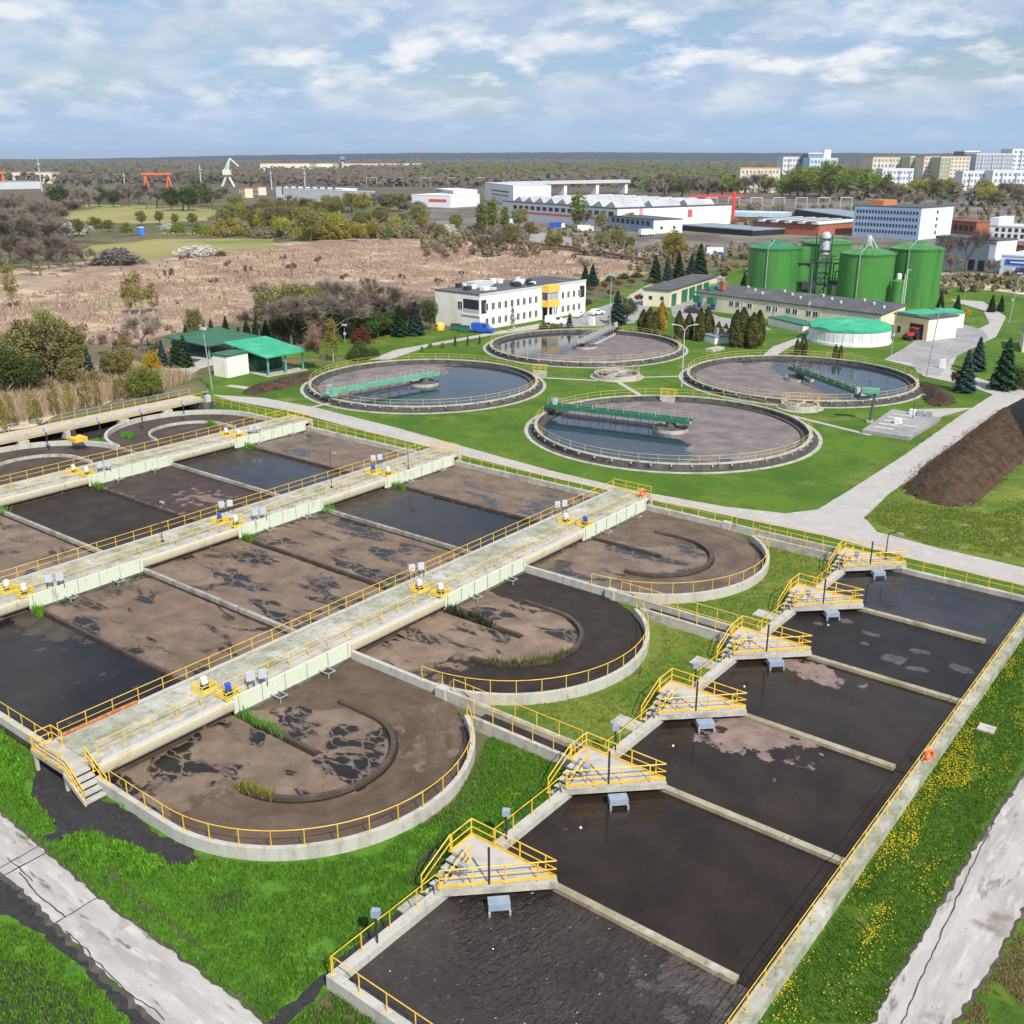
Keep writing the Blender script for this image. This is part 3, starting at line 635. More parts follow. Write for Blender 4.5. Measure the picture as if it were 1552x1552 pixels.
for i in range(3):
    yc = YC[i]; RD = RDS[i]; y0, y1 = yc-RD, yc+RD
    t = thing('oxidation_ditch', DL[i][0], 'sewage basin', (XR, yc, 0), 0, 'oxidation ditches under the aeration bridges')
    def loc(pts): return [(p[0]-XR, p[1]-yc) for p in pts]
    # walls
    mb = MB(); mb.wall(loc([(-15.2, y0), (XR, y0)] + arc(XR, yc, RX, -89, 57, 40, RD)), 0.34, -0.4, RZ)
    if i == 0: MB().wall(loc([(-20.6, y0), (-95, y0)]), 0.42, -0.4, RZ).obj('side_wall', M_conc_white, t)
    if i == 2: MB().wall(loc([(-5.3, y1), (XL, y1)]), 0.42, -0.4, RZ-0.012).obj('side_wall', M_conc, t)
    MB().wall(loc(arc(XL, yc, RD, 90, 270)), 0.42, -0.4, RZ-0.006).obj('end_wall', M_conc_white, t)
    mb.obj('outer_wall', M_conc_white, t)
    if i: MB().wall(loc([(-20.6, y0), (XL, y0)]), 0.36, -0.4, 0.58).obj('divider_wall', M_stainc, t)
    WG = 'wet_shade_strip'  # strips of painted shade and dark water along the walls
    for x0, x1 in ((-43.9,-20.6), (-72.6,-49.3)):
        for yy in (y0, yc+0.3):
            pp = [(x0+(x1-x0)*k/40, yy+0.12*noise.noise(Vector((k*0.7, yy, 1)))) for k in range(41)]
            MB().wall(loc(pp), 1.0 if yy == y0 else 0.8, -0.4, WZ+0.012).obj(WG, S_wet_shade, t)
    MB().wall(loc([(-15.2, y0+0.42)]+arc(XR, yc, RX-0.42, -90, 55, 40, RD-0.42)), 0.5, -0.4, WZ+0.013).obj(WG, S_wet_shade, t)
    MB().wall(loc([(-15.3, yc), (XR+0.8, yc)]), 0.75, -0.4, WZ+0.014).obj(WG, S_wet_shade, t)
    MB().wall(loc(arc(XR, yc, 5.6, 70, -90, 30)), 0.72, -0.4, WZ+0.015).obj(WG, S_wet_shade, t)
    mb = MB()
    for x0, x1 in ((-43.9,-20.6), (-72.6,-49.3)): mb.wall(loc([(x0, yc+0.3), (x1, yc+0.3)]), 0.26, -0.4, 0.46)
    mb.obj('center_wall', M_guide, t)
    mb = MB(); mb.wall(loc([(-15.2, yc), (XR+0.6, yc)]), 0.3, -0.4, 0.42); mb.obj('guide_stub', M_guide, t)
    mb = MB(); mb.wall(loc([(XR-3.2, yc+5.6)] + arc(XR, yc, 5.6, 90, -90, 30)), 0.34, -0.4, 0.48); mb.obj('guide_wall', M_guide, t)
    mb = MB(); mb.wall(loc([(XL+3.2, yc+5.6)] + arc(XL, yc, 5.6, 90, 270, 30)), 0.3, -0.4, 0.55); mb.obj('guide_wall', M_conc, t)
    # liquids
    ring = [(-15.2, y0), (XR, y0)] + arc(XR, yc, RX, -90, 90, 40, RD) + [(-15.2, y1)]
    inner = [(-15.2, yc-5.6), (XR, yc-5.6)] + arc(XR, yc, 5.6, -90, 90, 24) + [(-15.2, yc+5.6)]
    pool('sludge', ring, WZ, S_car[i], t, 0.3, dark_ring(i), label='very dark brown sludge with swirl marks' if i == 1 else 'brown sludge with swirl marks')
    inn = [(-15.2, y0+0.2), (XR-2.6, y0+0.2), (XR-1.6, yc-5.4), (XR, yc-5.6)] + arc(XR, yc, 5.6, -90, 90, 24) + ([(XR-1.5, yc+5.6), (-11.0, yc+4.6), (-15.2, yc+1.2)] if i < 2 else [(XR-1, yc+4.5), (XR-3, yc+0.8), (-15.2, yc+0.2)])
    if i == 2: inn = [(-15.2, y0+0.2), (XR-0.5, y0+0.2), (XR+1.0, yc-5.4)] + arc(XR, yc, 5.6, -80, 60, 24) + [(XR-3, yc+0.8), (-15.2, yc+0.2)]
    inn = [Vector((p[0], p[1], 0)) for p in inn]; inn = densify(inn, 0.4)
    inn = [(p.x+0.9*noise.noise(Vector((p.x*.7, p.y*.7, i))), p.y+0.9*noise.noise(Vector((p.x*.7, p.y*.7, i+9.5)))) for p in inn]
    inn = [p for p in inn]
    mb = MB(); mb.add([(p[0]-XR, p[1]-yc, WZ+0.006) for p in inn], [tuple(range(len(inn)))])
    o = mb.obj('foam', S_inner[i], t, label='pale brown foam with dark torn patches')
    if o.data.polygons[0].normal.z < 0: o.data.flip_normals()
    pool('sludge', [(-78.3, y0), (XL, y0)] + arc(XL, yc, RD, 270, 90) + [(-78.3, y1)], WZ, S_left, t, 0.6, label='dark brown sludge')
    for lane, (x0, x1) in enumerate(((-44.2,-20.4), (-72.9,-49.1))):
        for hf in range(2):
            k = 2*i+hf; ya, yb = (y0, yc+0.3) if hf == 0 else (yc+0.3, y1)
            key = (k, lane); mk = None
            if key in ((0,0),): m = S_dark; mk = lambda x, y, yb=yb: 0.75*sm(x, -30, -42.5)*sm(y, yb-5.0, yb-0.5)+0.15
            elif key == (4,0): m = S_dark; mk = lambda x, y, ya=ya, yb=yb: 0.95*sm(-x, 36, 42.5)+0.5*sm(y, yb-2.5, yb)-0.1
            elif key == (4,1): m = S_clear; mk = lambda x, y, ya=ya, yb=yb: 0.9*sm(-x, 62, 70)+0.75*sm(x, -56, -50)*sm(y, ya+4, yb)+0.8*sm(y, yb-2.5, yb)
            elif key == (2,1): m = S_vdark
            elif key == (3,1): m = S_pinky; mk = lambda x, y, ya=ya, yb=yb: 0.62*math.exp(-((x+58)**2/30+(y-(ya+yb)/2)**2/12))+0.55*sm(-y, -(ya+1.8), -ya)
            elif key in ((0,1),): m = S_vdark
            elif key == (5,1): m = S_lane[3]
            elif key == (5,0): m = S_lane[3]
            else: m = S_lane[(k+lane) % 3]
            pool('sludge', rectpoly(x0, x1, ya, yb), WZ, m, t, 0.4, mk, label=PL[key])
# connecting channels to the settling tank
for i, y in enumerate((1.7, 24.6, 47.5)):
    t = thing('channel', ['narrow open channel of dark sludge from the nearest curved ditch to the settling tank', 'narrow open channel of dark sludge from the middle curved ditch to the settling tank', 'narrow open channel beside the road joining the far ditch to the tank'][i], 'channel', (0, y, 0), 0, 'channels feeding the settling tank')
    mb = MB(); mb.box(-5.2, 8.4, -0.12, 0.16, -0.3, RZ+0.01); mb.obj('wall', M_conc, t)
    mb = MB(); mb.box(-1.3, 8.4, -1.86, -1.56, -0.3, RZ+0.02); mb.obj('wall', M_conc, t)
    mb = MB(); mb.box(-5.9, -5.0, -0.35, 0.35, -0.3, RZ+0.12); mb.obj('end_block', M_conc_white, t)
    pool('sludge', [(-1.2,y-1.7),(8.4,y-1.7),(8.4,y),(-1.2,y)], 0.32, S_vdark, t, 0.2)
    railing('railing', [(-1.0,-1.7,RZ), (7.6,-1.7,RZ)], t, sp=1.85, mid=False)
    railing('railing', [(-4.4,0.05,RZ), (7.0,0.05,RZ)], t, sp=1.9, mid=False)
for i in range(3):
    pts = [(p[0], p[1], RZ) for p in ([(-13.6, YC[i]-RDS[i])] if i == 0 else []) + arc(XR, YC[i], RX, -90 if i else -89, 56, 36, RDS[i])]
    rail_thing('railing', ['yellow railing round the curved end of the nearest ditch', 'yellow railing round the curved end of the middle ditch', 'yellow railing round the curved end of the far ditch'][i], pts, 'railings round the curved ditch ends', sp=1.9, mid=False)
rail_thing('railing', 'yellow railing on the low wall left of the stair landing beside grass', [(-20.8,-20.3,RZ), (-37,-20.3,RZ)], sp=1.9, mid=False)
for a, b, lab in ((-20.6,-43.7,'yellow railing along the road between the front and middle aeration bridges'), (-49.4,-72.4,'yellow railing along the road between the middle and back aeration bridges'), (-78.1,-97,'yellow railing along the road behind the back aeration bridge'), (-15.0,-5,'yellow railing along the road right of the front aeration bridge')):
    rail_thing('railing', lab, [(a,47.6,RZ), (b,47.6,RZ)], 'railings along the service road', sp=2.0, mid=True)

# ------------------------------------------------------------------ aeration bridges
YB0, YB1 = -20.2, 48.0; DZ = -0.55
def make_bridge():
    t = thing('aeration_bridge', '', 'footbridge', (BX[0], 0, DZ), 0, 'aeration bridges across the ditches')
    t['label'] = 'front concrete aeration bridge with yellow railings and steps at its near end'
    mb = MB(); mb.box(-4.55, -1.65, YB0, YB1, 1.75, 2.15); mb.obj('deck', M_conc_mossy, t)
    mb = MB(); mb.box(-1.60, -0.62, YB0, YB1, 1.72, 2.10); mb.obj('walkway', M_conc, t)
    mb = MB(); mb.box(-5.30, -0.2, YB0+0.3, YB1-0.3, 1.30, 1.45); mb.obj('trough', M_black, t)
    mb = MB(); mb.box(-5.42, -5.02, YB0, YB1, 1.55, 1.98); mb.obj('curb', M_conc_white, t)
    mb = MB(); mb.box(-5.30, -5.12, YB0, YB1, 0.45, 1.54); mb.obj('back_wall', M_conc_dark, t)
    mb = MB(); mb.box(-0.60, -0.20, YB0+0.6, YB1, 1.78, 1.98); mb.obj('side_gutter', M_whitegrey, t)
    segs = [(-20.0,-9.6,0), (-9.6,1.7,1), (1.7,12.9,0), (12.9,24.6,1), (24.6,34.4,0), (34.4,47.0,1)]
    for a, b, k in segs:
        if k:
            mb = MB(); mb.box(-0.18, 0.0, a+0.02, b-0.02, 0.91, 2.22); w = mb.obj('side_panel', M_mint, t)
            n = int((b-a)/1.9)
            pm = MB().tube((0.05,0,0.8), (0.05,0,2.28), 0.03, n=5).mesh('downpipe', M_metal)
            for j in range(n+1): clone('downpipe', pm, w, (0, a+0.35+(b-a-0.7)*j/n, 0))
            mb = MB(); mb.box(-0.18, 0.22, a+0.3, b-0.3, 0.62, 0.90); mb.obj('ledge', M_conc_dark, t)
            for y in (a+3.2, b-3.4):
                bm = MB(); bm.path([(0.0,y,1.1),(1.1,y,1.15),(1.1,y,0.7)], 0.05, n=5); bm.path([(0.0,y+0.7,1.1),(1.1,y+0.7,1.15),(1.1,y,1.15)], 0.05, n=5); bm.obj('mixer_bracket', M_metal, t)
        else:
            mb = MB(); prof = [(-0.16,2.10),(-0.02,2.07),(0.06,1.95),(0.08,1.7),(0.04,1.4),(-0.08,1.2),(-0.16,1.2)]
            n = len(prof); mb.add([(p[0],a,p[1]) for p in prof]+[(p[0],b,p[1]) for p in prof], [(i,(i+1)%n,n+(i+1)%n,n+i)[::-1] for i in range(n)]+[tuple(range(n)), tuple(range(2*n-1,n-1,-1))]); mb.obj('channel_wall', M_cream_wall, t); MB().box(-0.55, -0.4, a+0.02, b-0.02, 0.0, 1.28).obj('lower_wall', M_guide, t)  # lower_wall is dark brown to paint the shadow below the cream wall
    mb = MB()
    for y in [YB0+1+i*7.2 for i in range(10)]: mb.box(-5.0, -0.3, y-0.15, y+0.15, 0.0, 1.28)
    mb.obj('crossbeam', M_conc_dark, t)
    mb = MB(); mb.box(-5.42, -0.02, YB1+0.02, YB1+0.4, 0.0, 2.2); mb.obj('end_wall', M_conc_white, t)
    railing('railing', [(-5.2,YB0+0.4,1.98), (-5.2,YB1,1.98)], t, sp=2.0, r=0.029)
    railing('railing', [(-0.85,YB0+0.6,2.1), (-0.85,YB1-0.5,2.1)], t, sp=2.0, r=0.029)
    railing('railing', [(-5.2,YB1+0.2,2.2), (-0.2,YB1+0.2,2.2)], t, sp=1.6, r=0.034, kick=0.15)
    return t
b1 = make_bridge()
b2 = dup(b1, (BX[1],0,DZ), label='middle concrete aeration bridge between two rows of sludge lanes')
b3 = dup(b1, (BX[2],0,DZ), label='back concrete aeration bridge nearest the dry reed bank')

# stairs and landing at the near end of the front bridge
t = thing('stair_landing', 'concrete landing with steps and yellow railings at the near end of the front bridge', 'stairs', (-17.4,-21.6,0)); LZ = 1.57
mb = MB(); mb.box(-3.0, 1.2, -0.2, 1.38, LZ-0.34, LZ); mb.obj('landing', M_conc, t)
mb = MB()
for k in range(5): mb.box(1.22+k*0.44, 1.22+(k+1)*0.44+0.03, -0.2, 1.25, LZ-0.27-k*0.27-0.14, LZ-0.27-k*0.27)
mb.obj('steps', M_conc_white, t)
mb = MB(); mb.add([(1.2,-0.32,1.1),(1.2,-0.32,1.5),(3.5,-0.32,0.3),(3.5,-0.32,-0.02),(1.2,-0.23,1.1),(1.2,-0.23,1.5),(3.5,-0.23,0.3),(3.5,-0.23,-0.02)], [(0,3,2,1),(4,5,6,7),(1,2,6,5),(2,3,7,6),(0,4,7,3),(0,1,5,4)]); mb.obj('stringer', M_conc, t)
for x in (-2.8, 0.9):
    mb = MB(); mb.box(x, x+0.2, -0.15, 0.05, 0, LZ-0.35); mb.obj('support_post', M_conc_white, t)
railing('railing', [(-2.9,1.3,LZ), (-2.9,-0.15,LZ), (1.2,-0.15,LZ), (3.4,-0.27,0.15)], t, sp=1.5, r=0.04, kick=0.14)
railing('railing', [(1.2,1.3,LZ), (3.4,1.3,0.2)], t, sp=1.0, r=0.04)
railing('railing', [(-2.9,1.3,LZ), (-1.6,1.3,LZ)], t, sp=0.9, r=0.04)
o = MB().tube((-20.42,-19.6,1.52),(-20.42,-14.0,1.52),0.14,n=10).obj('pipe', M_rust)
tag(o, 'rusty orange pipe lying along the left edge of the front bridge', 'pipe')

# aerator drives: yellow railed squares with a motor
def make_aerator():
    t = thing('aerator_drive', '', 'motor', (0,0,0), 0, 'aerator drives on the bridges')
    mb = MB(); mb.box(-0.62,0.62,-0.62,0.62,0.0,0.08); mb.obj('base_plate', M_metal, t)
    railing('guard_rail', [(-0.72,-0.72,0),(0.72,-0.72,0),(0.72,0.72,0),(-0.72,0.72,0)], t, h=0.6, sp=0.72, r=0.032, closed=True, kick=0.18, m=M_yel_kick)
    mb = MB(); mb.lathe([(0,0.08),(0.38,0.08),(0.38,0.35),(0.26,0.5),(0.0,0.5)], 14); mb.obj('gearbox', M_dark, t)
    t.scale = (0.85,0.85,0.9)
    return t
def motor_me(m):
    mb = MB(); mb.lathe([(0,0.5),(0.24,0.5),(0.24,0.95),(0.28,0.97),(0.28,1.05),(0.12,1.14),(0,1.14)], 14); mb.box(0.22,0.36,-0.12,0.12,0.6,0.85); return mb.mesh('motor', m)
MOT = {'white': motor_me(M_white), 'blue': motor_me(M_blue), 'grey': motor_me(M_metal)}
A0 = make_aerator(); first = True
AW = [('front','front'), ('middle','middle'), ('back','back')]
for bi, x in enumerate(BX):
    for yi, y in enumerate((-10.0, 12.7, 35.2)):
        for s in range(2):
            c = 'blue' if (bi, yi, s) in ((0,0,1),(0,2,1),(1,1,0),(1,2,0)) else 'white'
            lab = '%s-motored yellow-railed aerator drive on the %s bridge, %s, %s' % (c, AW[bi][0], ['near the camera','halfway along','near the road'][yi], ['deck side','gutter side'][s])
            p = (x-2.8 if s == 0 else x-0.72, y+(0 if s == 0 else 0.5), 2.16+DZ)
            o = A0 if first else dup(A0, p, label=lab)
            if first: o.location = p; o['label'] = lab; first = False
            for ch in list(o.children):
                if ch.name.startswith('motor'): bpy.data.objects.remove(ch)
            clone('motor', MOT[c], o)
# control boxes
def make_cabinet():
    t = thing('control_box', '', 'control box', (0,0,0), 0, 'control boxes on the bridges')
    for k in (0, 1):
        mb = MB(); mb.box(-0.1,0.1,-0.5+k*0.9,0.12+k*0.9,0.72,1.4); mb.obj('cabinet', M_whitegrey, t)
        mb = MB(); mb.tube((0,-0.4+k*0.95,0),(0,-0.4+k*0.95,0.76),0.035); mb.tube((0,0.05+k*0.95,0),(0,0.05+k*0.95,0.76),0.035); mb.obj('stand', M_dark, t)
    return t
cb = make_cabinet()
for n, (x, y, z, lab) in enumerate([(-15.5,-7.6,1.45,'pair of pale grey control boxes on the front bridge nearest the stairs'), (-20.5,14.6,1.43,'pair of pale control boxes on the left railing halfway along front bridge'), (-20.5,37.4,1.43,'pair of pale control boxes on the left railing near the road end of front bridge'),
        (-73.0,15.0,1.5,'pair of pale control boxes halfway along the back bridge'), (-73.0,37.8,1.5,'pair of pale control boxes near the road end of the back bridge'), (-49.1,15.0,1.43,'pair of pale control boxes on the left railing halfway along middle bridge'), (-44.2,-7.2,1.45,'pair of pale control boxes on the middle bridge at the photo\'s left edge'), (-49.1,37.8,1.43,'pair of pale control boxes on the left railing near the road end of middle bridge'), (-44.2,15.6,1.45,'pair of pale control boxes on the gutter side halfway along middle bridge')]):
    o = cb if n == 0 else dup(cb)
    o.location = (x, y, z); o['label'] = lab; o.rotation_euler = (0,0,R(-25))
# lamp poles on the middle bridge
def lamp_pole(x, y, z, h, lab, arm=0.8, group=None, m=None, r=0.05):
    t = thing('street_lamp', lab, 'lamp', (x, y, z), 0, group); m = m or M_dark
    mb = MB(); mb.tube((0,0,0),(0,0,h),r,r*0.6,n=8); mb.box(-r*2.5,r*2.5,-r*2.5,r*2.5,0,0.12); mb.obj('pole', m, t)
    mb = MB(); mb.path([(0,0,h-0.05),(0.25*arm,0,h+0.22*arm),(arm,0,h+0.3*arm)], r*0.7, n=6); mb.obj('arm', m, t)
    mb = MB(); mb.box(arm-0.1,arm+0.5,-0.12,0.12,h+0.3*arm-0.1,h+0.3*arm+0.05); mb.obj('lamp_head', M_metal, t)
    return t
lamp_pole(-46.4, 5.6, 1.6, 4.2, 'bent dark lamp pole on the middle bridge above the dark brown lane', 0.5)
lamp_pole(-46.2, 28.0, 1.6, 4.2, 'thin dark lamp pole on the middle bridge beside the sky-reflecting lane', 0.5)
lamp_pole(-44.6, 39.2, 1.55, 2.6, 'short dark lamp pole near the road end of the middle bridge', 0.3)

# walkway above the inlet channel on the left
t = thing('channel_walkway', 'long pale concrete walkway with yellow edge above the dark channel by the reed bank', 'walkway', (-98.6,0,0))
mb = MB(); mb.box(-2.6, 1.9, -30, 47.5, 1.2, 1.5); mb.obj('deck', M_conc_white, t)
mb = MB(); mb.box(1.92, 2.1, -30, 47.5, 1.2, 1.58); mb.obj('edge_beam', M_edge, t)
mb = MB(); mb.box(-2.6, -2.2, -30, 47.5, 0, 1.19); mb.obj('channel_wall', M_conc_dark, t)
for y in (10, 17.2, 23.9, 32.5, 40): mb = MB(); mb.box(1.2, 2.5, y-0.7, y+0.7, 0, 1.14); mb.obj('support', M_conc_white, t)
railing('railing', [(1.8,-30,1.5),(1.8,47.3,1.5)], t, sp=2.0, r=0.04)
railing('railing', [(-2.3,-30,1.5),(-2.3,47.3,1.5)], t, sp=2.0, r=0.03, m=M_metal)
pool('water', rectpoly(-101,-94,-30,47.3), 0.1, S_vdark, None, 1.0)['kind'] = 'structure'
for n, (u, v) in enumerate([(72,672), (152,655), (216,641), (279,628)]):
    p = W(u, v, 1.5)
    t = thing('walkway_lamp', ['second','third','fourth','fifth'][n] and '%s short dark lamp from the left along the channel walkway' % ['first','second','third','fourth'][n], 'lamp', (p.x, p.y, 1.5), 0, 'lamps along the channel walkway')
    MB().tube((0,0,0),(0,0,1.9),0.09,n=6).obj('pole', M_dark, t); MB().box(-0.25,0.25,-0.2,0.2,1.6,2.2).obj('lamp_head', M_whitegrey, t)
p = W(118, 668, 1.5); t = thing('sluice_drive', 'yellow sluice drive with a dark motor on the channel walkway', 'motor', (p.x, p.y, 1.5))
MB().box(-1,1,-0.9,0.9,0,0.55).obj('housing', M_yel, t); MB().lathe([(0,0.5),(0.35,0.5),(0.35,1.3),(0,1.4)],12,-0.9,0).obj('motor', M_dark, t)
p = W(312, 612, 0.8); t = thing('valve_station', 'grey valve gear at the road end of the channel walkway', 'valve', (p.x, p.y, 0))
MB().box(-1,1,-1,1,0,1.2).obj('plinth', M_conc_dark, t); MB().tube((0,0,1.2),(0,0,3.0),0.18).obj('spindle', M_dark, t); MB().lathe([(0,2.7),(0.5,2.7),(0.5,2.85),(0,2.85)],12).obj('handwheel', M_metal, t); MB().box(0.3,0.9,-0.4,0.4,1.21,2.3).obj('cabinet', M_whitegrey, t)

# ------------------------------------------------------------------ settling tank on the right
TX0, TX1, TY0, TY1 = 8.75, 26.05, -22.6, 46.6; TWZ = 0.36
DV = [-10.35, 1.3, 12.5, 24.0, 35.4]
t = thing('settling_tank', 'long rectangular settling tank of dark water with five concrete dividers and a yellow railing', 'sewage basin', (TX0, TY0, 0))
def L(x, y): return (x-TX0, y-TY0)
def tank_wall(name, x0, x1, y0, y1, z1, m, lab=None): return MB().box(x0-TX0, x1-TX0, y0-TY0, y1-TY0, -0.5, z1).obj(name, m, t, label=lab)
tank_wall('wall', 8.75, 9.4, TY0+0.5, TY1-0.5, 0.82, M_conc_white)
tank_wall('wall', 25.3, 26.05, TY0-9, TY1-0.5, 0.80, M_conc_mossy)
tank_wall('wall', 8.75, 26.05, TY1-0.49, TY1, 0.81, M_conc)
tank_wall('wall', 8.75, 25.29, TY0, TY0+0.49, 0.81, M_conc_white)
M_stain = layered('stained_divider_concrete', (0.36,0.32,0.23), [((0.24,0.20,0.12), 0.5, 0.42, 0.66, 7, (1,1,1), 2.0), ((0.48,0.46,0.40), 0.8, 0.55, 0.72, 6, (1,1,1), 8.0), ((0.14,0.13,0.11), 2.2, 0.58, 0.74, 6, (1,1,1), 5.0)], rough=0.9, bump=0.3)
for y, xe in zip(DV, (24.3, 25.28, 24.2, 25.28, 23.9)): tank_wall('divider', 9.42, xe, y-0.24, y+0.24, 0.62, M_stain)
S_rip = sludge('rippled_dark_sludge', (0.040,0.031,0.027), DARKW, rough=0.1, ripple=1.0, rscale=3.6, spec=0.9, mcol=(0.075,0.058,0.054), mrough=0.5)
S_tank = sludge('dark_tank_water', (0.028,0.0195,0.0150), DARKW, rough=0.10, mcol=(0.235,0.170,0.150), mrough=0.7, off=4.0)
S_black = sludge('black_tank_sludge', (0.019,0.017,0.017), DARKW, rough=0.45, mcol=(0.085,0.078,0.076), mrough=0.6, off=2.0)
def blob(x, y, cx, cy, rx, ry): return math.exp(-(((x-cx)/rx)**2+((y-cy)/ry)**2))
ys = [TY0+0.3]+DV+[TY1-0.3]
tl = ['dark brown rippled sludge', 'smooth dark water', 'dark water with a pinkish scum raft', 'dark water with scum in the corner', 'black sludge with grey bubbles', 'dark water reflecting the sky']
s1 = W(1140,1120,.1); s2 = W(1215,1015,.1)
BB = [(W(u, v, .1), r) for u, v, r in ((1355,1003,1.0),(1393,992,0.6),(1385,1018,0.55),(1320,965,0.6),(1285,945,0.5),(1310,980,0.4),(1455,1018,0.8),(1240,950,0.4))]
mks = [lambda x, y: 0.55*sm(x, 17, 24)*sm(y, -17, -12)+0.15, None,
       lambda x, y: 0.85*blob(x, y, s1.x, s1.y, 3.6, 3.4)+0.3*blob(x, y, s1.x+3.0, s1.y+1.8, 2.2, 1.5)+0.25*blob(x,y,s1.x-1.5,s1.y+2,1.5,1.5),
       lambda x, y: 0.8*blob(x, y, s2.x, s2.y, 4.0, 1.6)+0.3*blob(x, y, s2.x+1.8, s2.y-1.2, 1.6, 1.2),
       lambda x, y: 0.95*max(blob(x, y, b.x, b.y, r*1.25, r) for b, r in BB), None]
wm = [S_rip, S_tank, S_tank, S_tank, S_black, S_clear]
for k in range(6): pool('water', rectpoly(9.1, 25.6, ys[k], ys[k+1]), TWZ, wm[k], t, 0.3, mks[k], label=tl[k])
for k in range(6):
    ya = [TY0+0.2]+[d+0.3 for d in DV]; yb = [d-4.6 for d in DV]+[TY1-5.2]
    rail_thing('railing', 'yellow railing on the left wall of the settling tank, %s stretch from the front' % ['first','second','third','fourth','fifth','sixth'][k], [(8.95, ya[k], 0.82), (8.95, yb[k]+0.5, 0.82)], 'railings on the left tank wall', sp=1.9, mid=False)
rail_thing('railing', 'long yellow railing on the right wall of the settling tank', [(25.62, -31, 0.8), (25.62, TY1-0.2, 0.8)], sp=1.9, mid=True, r=0.026)
rail_thing('railing', 'yellow railing on the front wall of the settling tank', [(9.0, TY0+0.25, 0.81), (25.3, TY0+0.25, 0.81)], sp=1.9, mid=False)
rail_thing('railing', 'yellow railing on the back wall of the settling tank by the road', [(13.5, TY1-0.2, 0.81), (25.2, TY1-0.2, 0.81)], sp=2.0, mid=True)

# corner platforms
M_lightfloat = mat('dull_white_float', (0.5,0.5,0.48), rough=0.6)
def make_platform():
    t = thing('corner_platform', '', 'platform', (8.8, DV[0], 0), 0, 'corner platforms of the settling tank')
    D = 1.35; k = (8.8, -10.35)
    poly = [(7.8,-10.6),(13.75,-10.6),(9.35,-15.1),(9.25,-12.4),(7.85,-12.4)]; pl = [(x-k[0], y-k[1]) for x, y in poly]
    MB().prism(pl, D-0.22, D).obj('deck', M_deck, t)
    mb = MB(); mb.wall([(8.95-k[0],-15.05-k[1]), (13.7-k[0],-10.45-k[1])], 0.5, 0.72, D-0.23); mb.obj('beam', M_conc, t); mb = MB(); mb.wall([(8.6-k[0],-14.9-k[1]), (13.2-k[0],-10.45-k[1])], 0.2, 0.0, 0.71); mb.obj('lower_wall', M_guide, t)
    mb = MB(); mb.wall([(8.0-k[0],-10.75-k[1]), (8.0-k[0],-12.3-k[1])], 0.3, 0.0, D-0.23); mb.obj('wall', M_conc_dark, t)
    mb = MB()
    for i in range(5): mb.box(7.85-k[0], 9.15-k[0], -12.42-k[1]-(i+1)*0.46-0.03, -12.42-k[1]-i*0.46, D-0.24*(i+1)-0.08, D-0.24*(i+1))
    mb.obj('steps', M_conc_white, t)
    railing('railing', [(pl[4][0],pl[4][1],D),(pl[0][0],pl[0][1],D),(pl[1][0],pl[1][1],D),(pl[2][0],pl[2][1],D)], t, sp=1.75, r=0.04, kick=0.16)
    railing('railing', [(7.8-k[0],-12.45-k[1],D),(7.8-k[0],-14.85-k[1],0.15)], t, sp=2.4, r=0.04, mid=True)
    railing('railing', [(9.2-k[0],-12.45-k[1],D),(9.2-k[0],-14.85-k[1],0.25)], t, sp=2.4, r=0.04, mid=True, kick=0.16)
    c = Vector((11.75-k[0], -13.15-k[1])); d = Vector((0.7,-0.7)); s = Vector((0.7,0.7))
    b = MB(); q = c+d*0.6
    b.obox(q, s, d, 0.58, 0.34, 0.62, 1.02); o = b.obj('outlet_box', M_bluegrey, t)
    for sg in (-1, 1):
        b = MB(); q2 = q+s*0.55*sg+d*0.42; b.obox(q2, s, d, 0.06, 0.06, 0.1, 0.62); b.obj('leg', M_metal, o)
    MB().tube((11.2-k[0],-13.2-k[1],D),(11.2-k[0],-13.2-k[1],D+2.3),0.07,n=8).obj('valve_post', M_dark, t)
    b = MB(); b.tube((10.1-k[0],-14.0-k[1],D),(10.1-k[0],-14.0-k[1],D+0.85),0.04); o = b.obj('meter_post', M_metal, t)
    MB().box(9.9-k[0],10.3-k[0],-14.15-k[1],-13.85-k[1],D+0.8,D+1.25).obj('meter_box', M_bluegrey, o)
    return t
p0 = make_platform()
PN = ['nearest','second','third','fourth','fifth','farthest']
for i, y in enumerate(DV+[46.9]):
    o = p0 if i == 0 else dup(p0, (8.8, y, 0))
    o['label'] = 'triangular yellow-railed corner platform, %s' % ['nearest the camera above rippled sludge','second from the front, before smooth dark water','beside the channel with pinkish scum beyond','fourth, in front of the scummy corner','fifth, above the black bubbling sludge','at the back wall by the road'][i]
t = lamp_pole(11.9, 46.2, 1.35, 2.6, 'bent dark goose-neck lamp on the farthest corner platform', 0.9, r=0.07)
for i, (u, v) in enumerate([(571,1428), (778.5,1277), (940,1142), (1062,1045)]):
    p = W(u, v, 0.82)
    t = thing('floodlight_post', ['grey floodlight post on the left tank wall beside the rippled sludge', 'grey floodlight post behind the nearest corner platform', 'grey floodlight post behind the second corner platform', 'grey floodlight post behind the third corner platform'][i], 'lamp', (9.15, p.y, 0.82), R(30), 'floodlight posts on the tank wall')
    MB().tube((0,0,0),(0,0,1.8),0.06,n=8).obj('pole', M_dark, t); MB().box(-0.22,0.22,-0.16,0.16,1.62,2.02).obj('lamp_head', M_bluegrey, t)
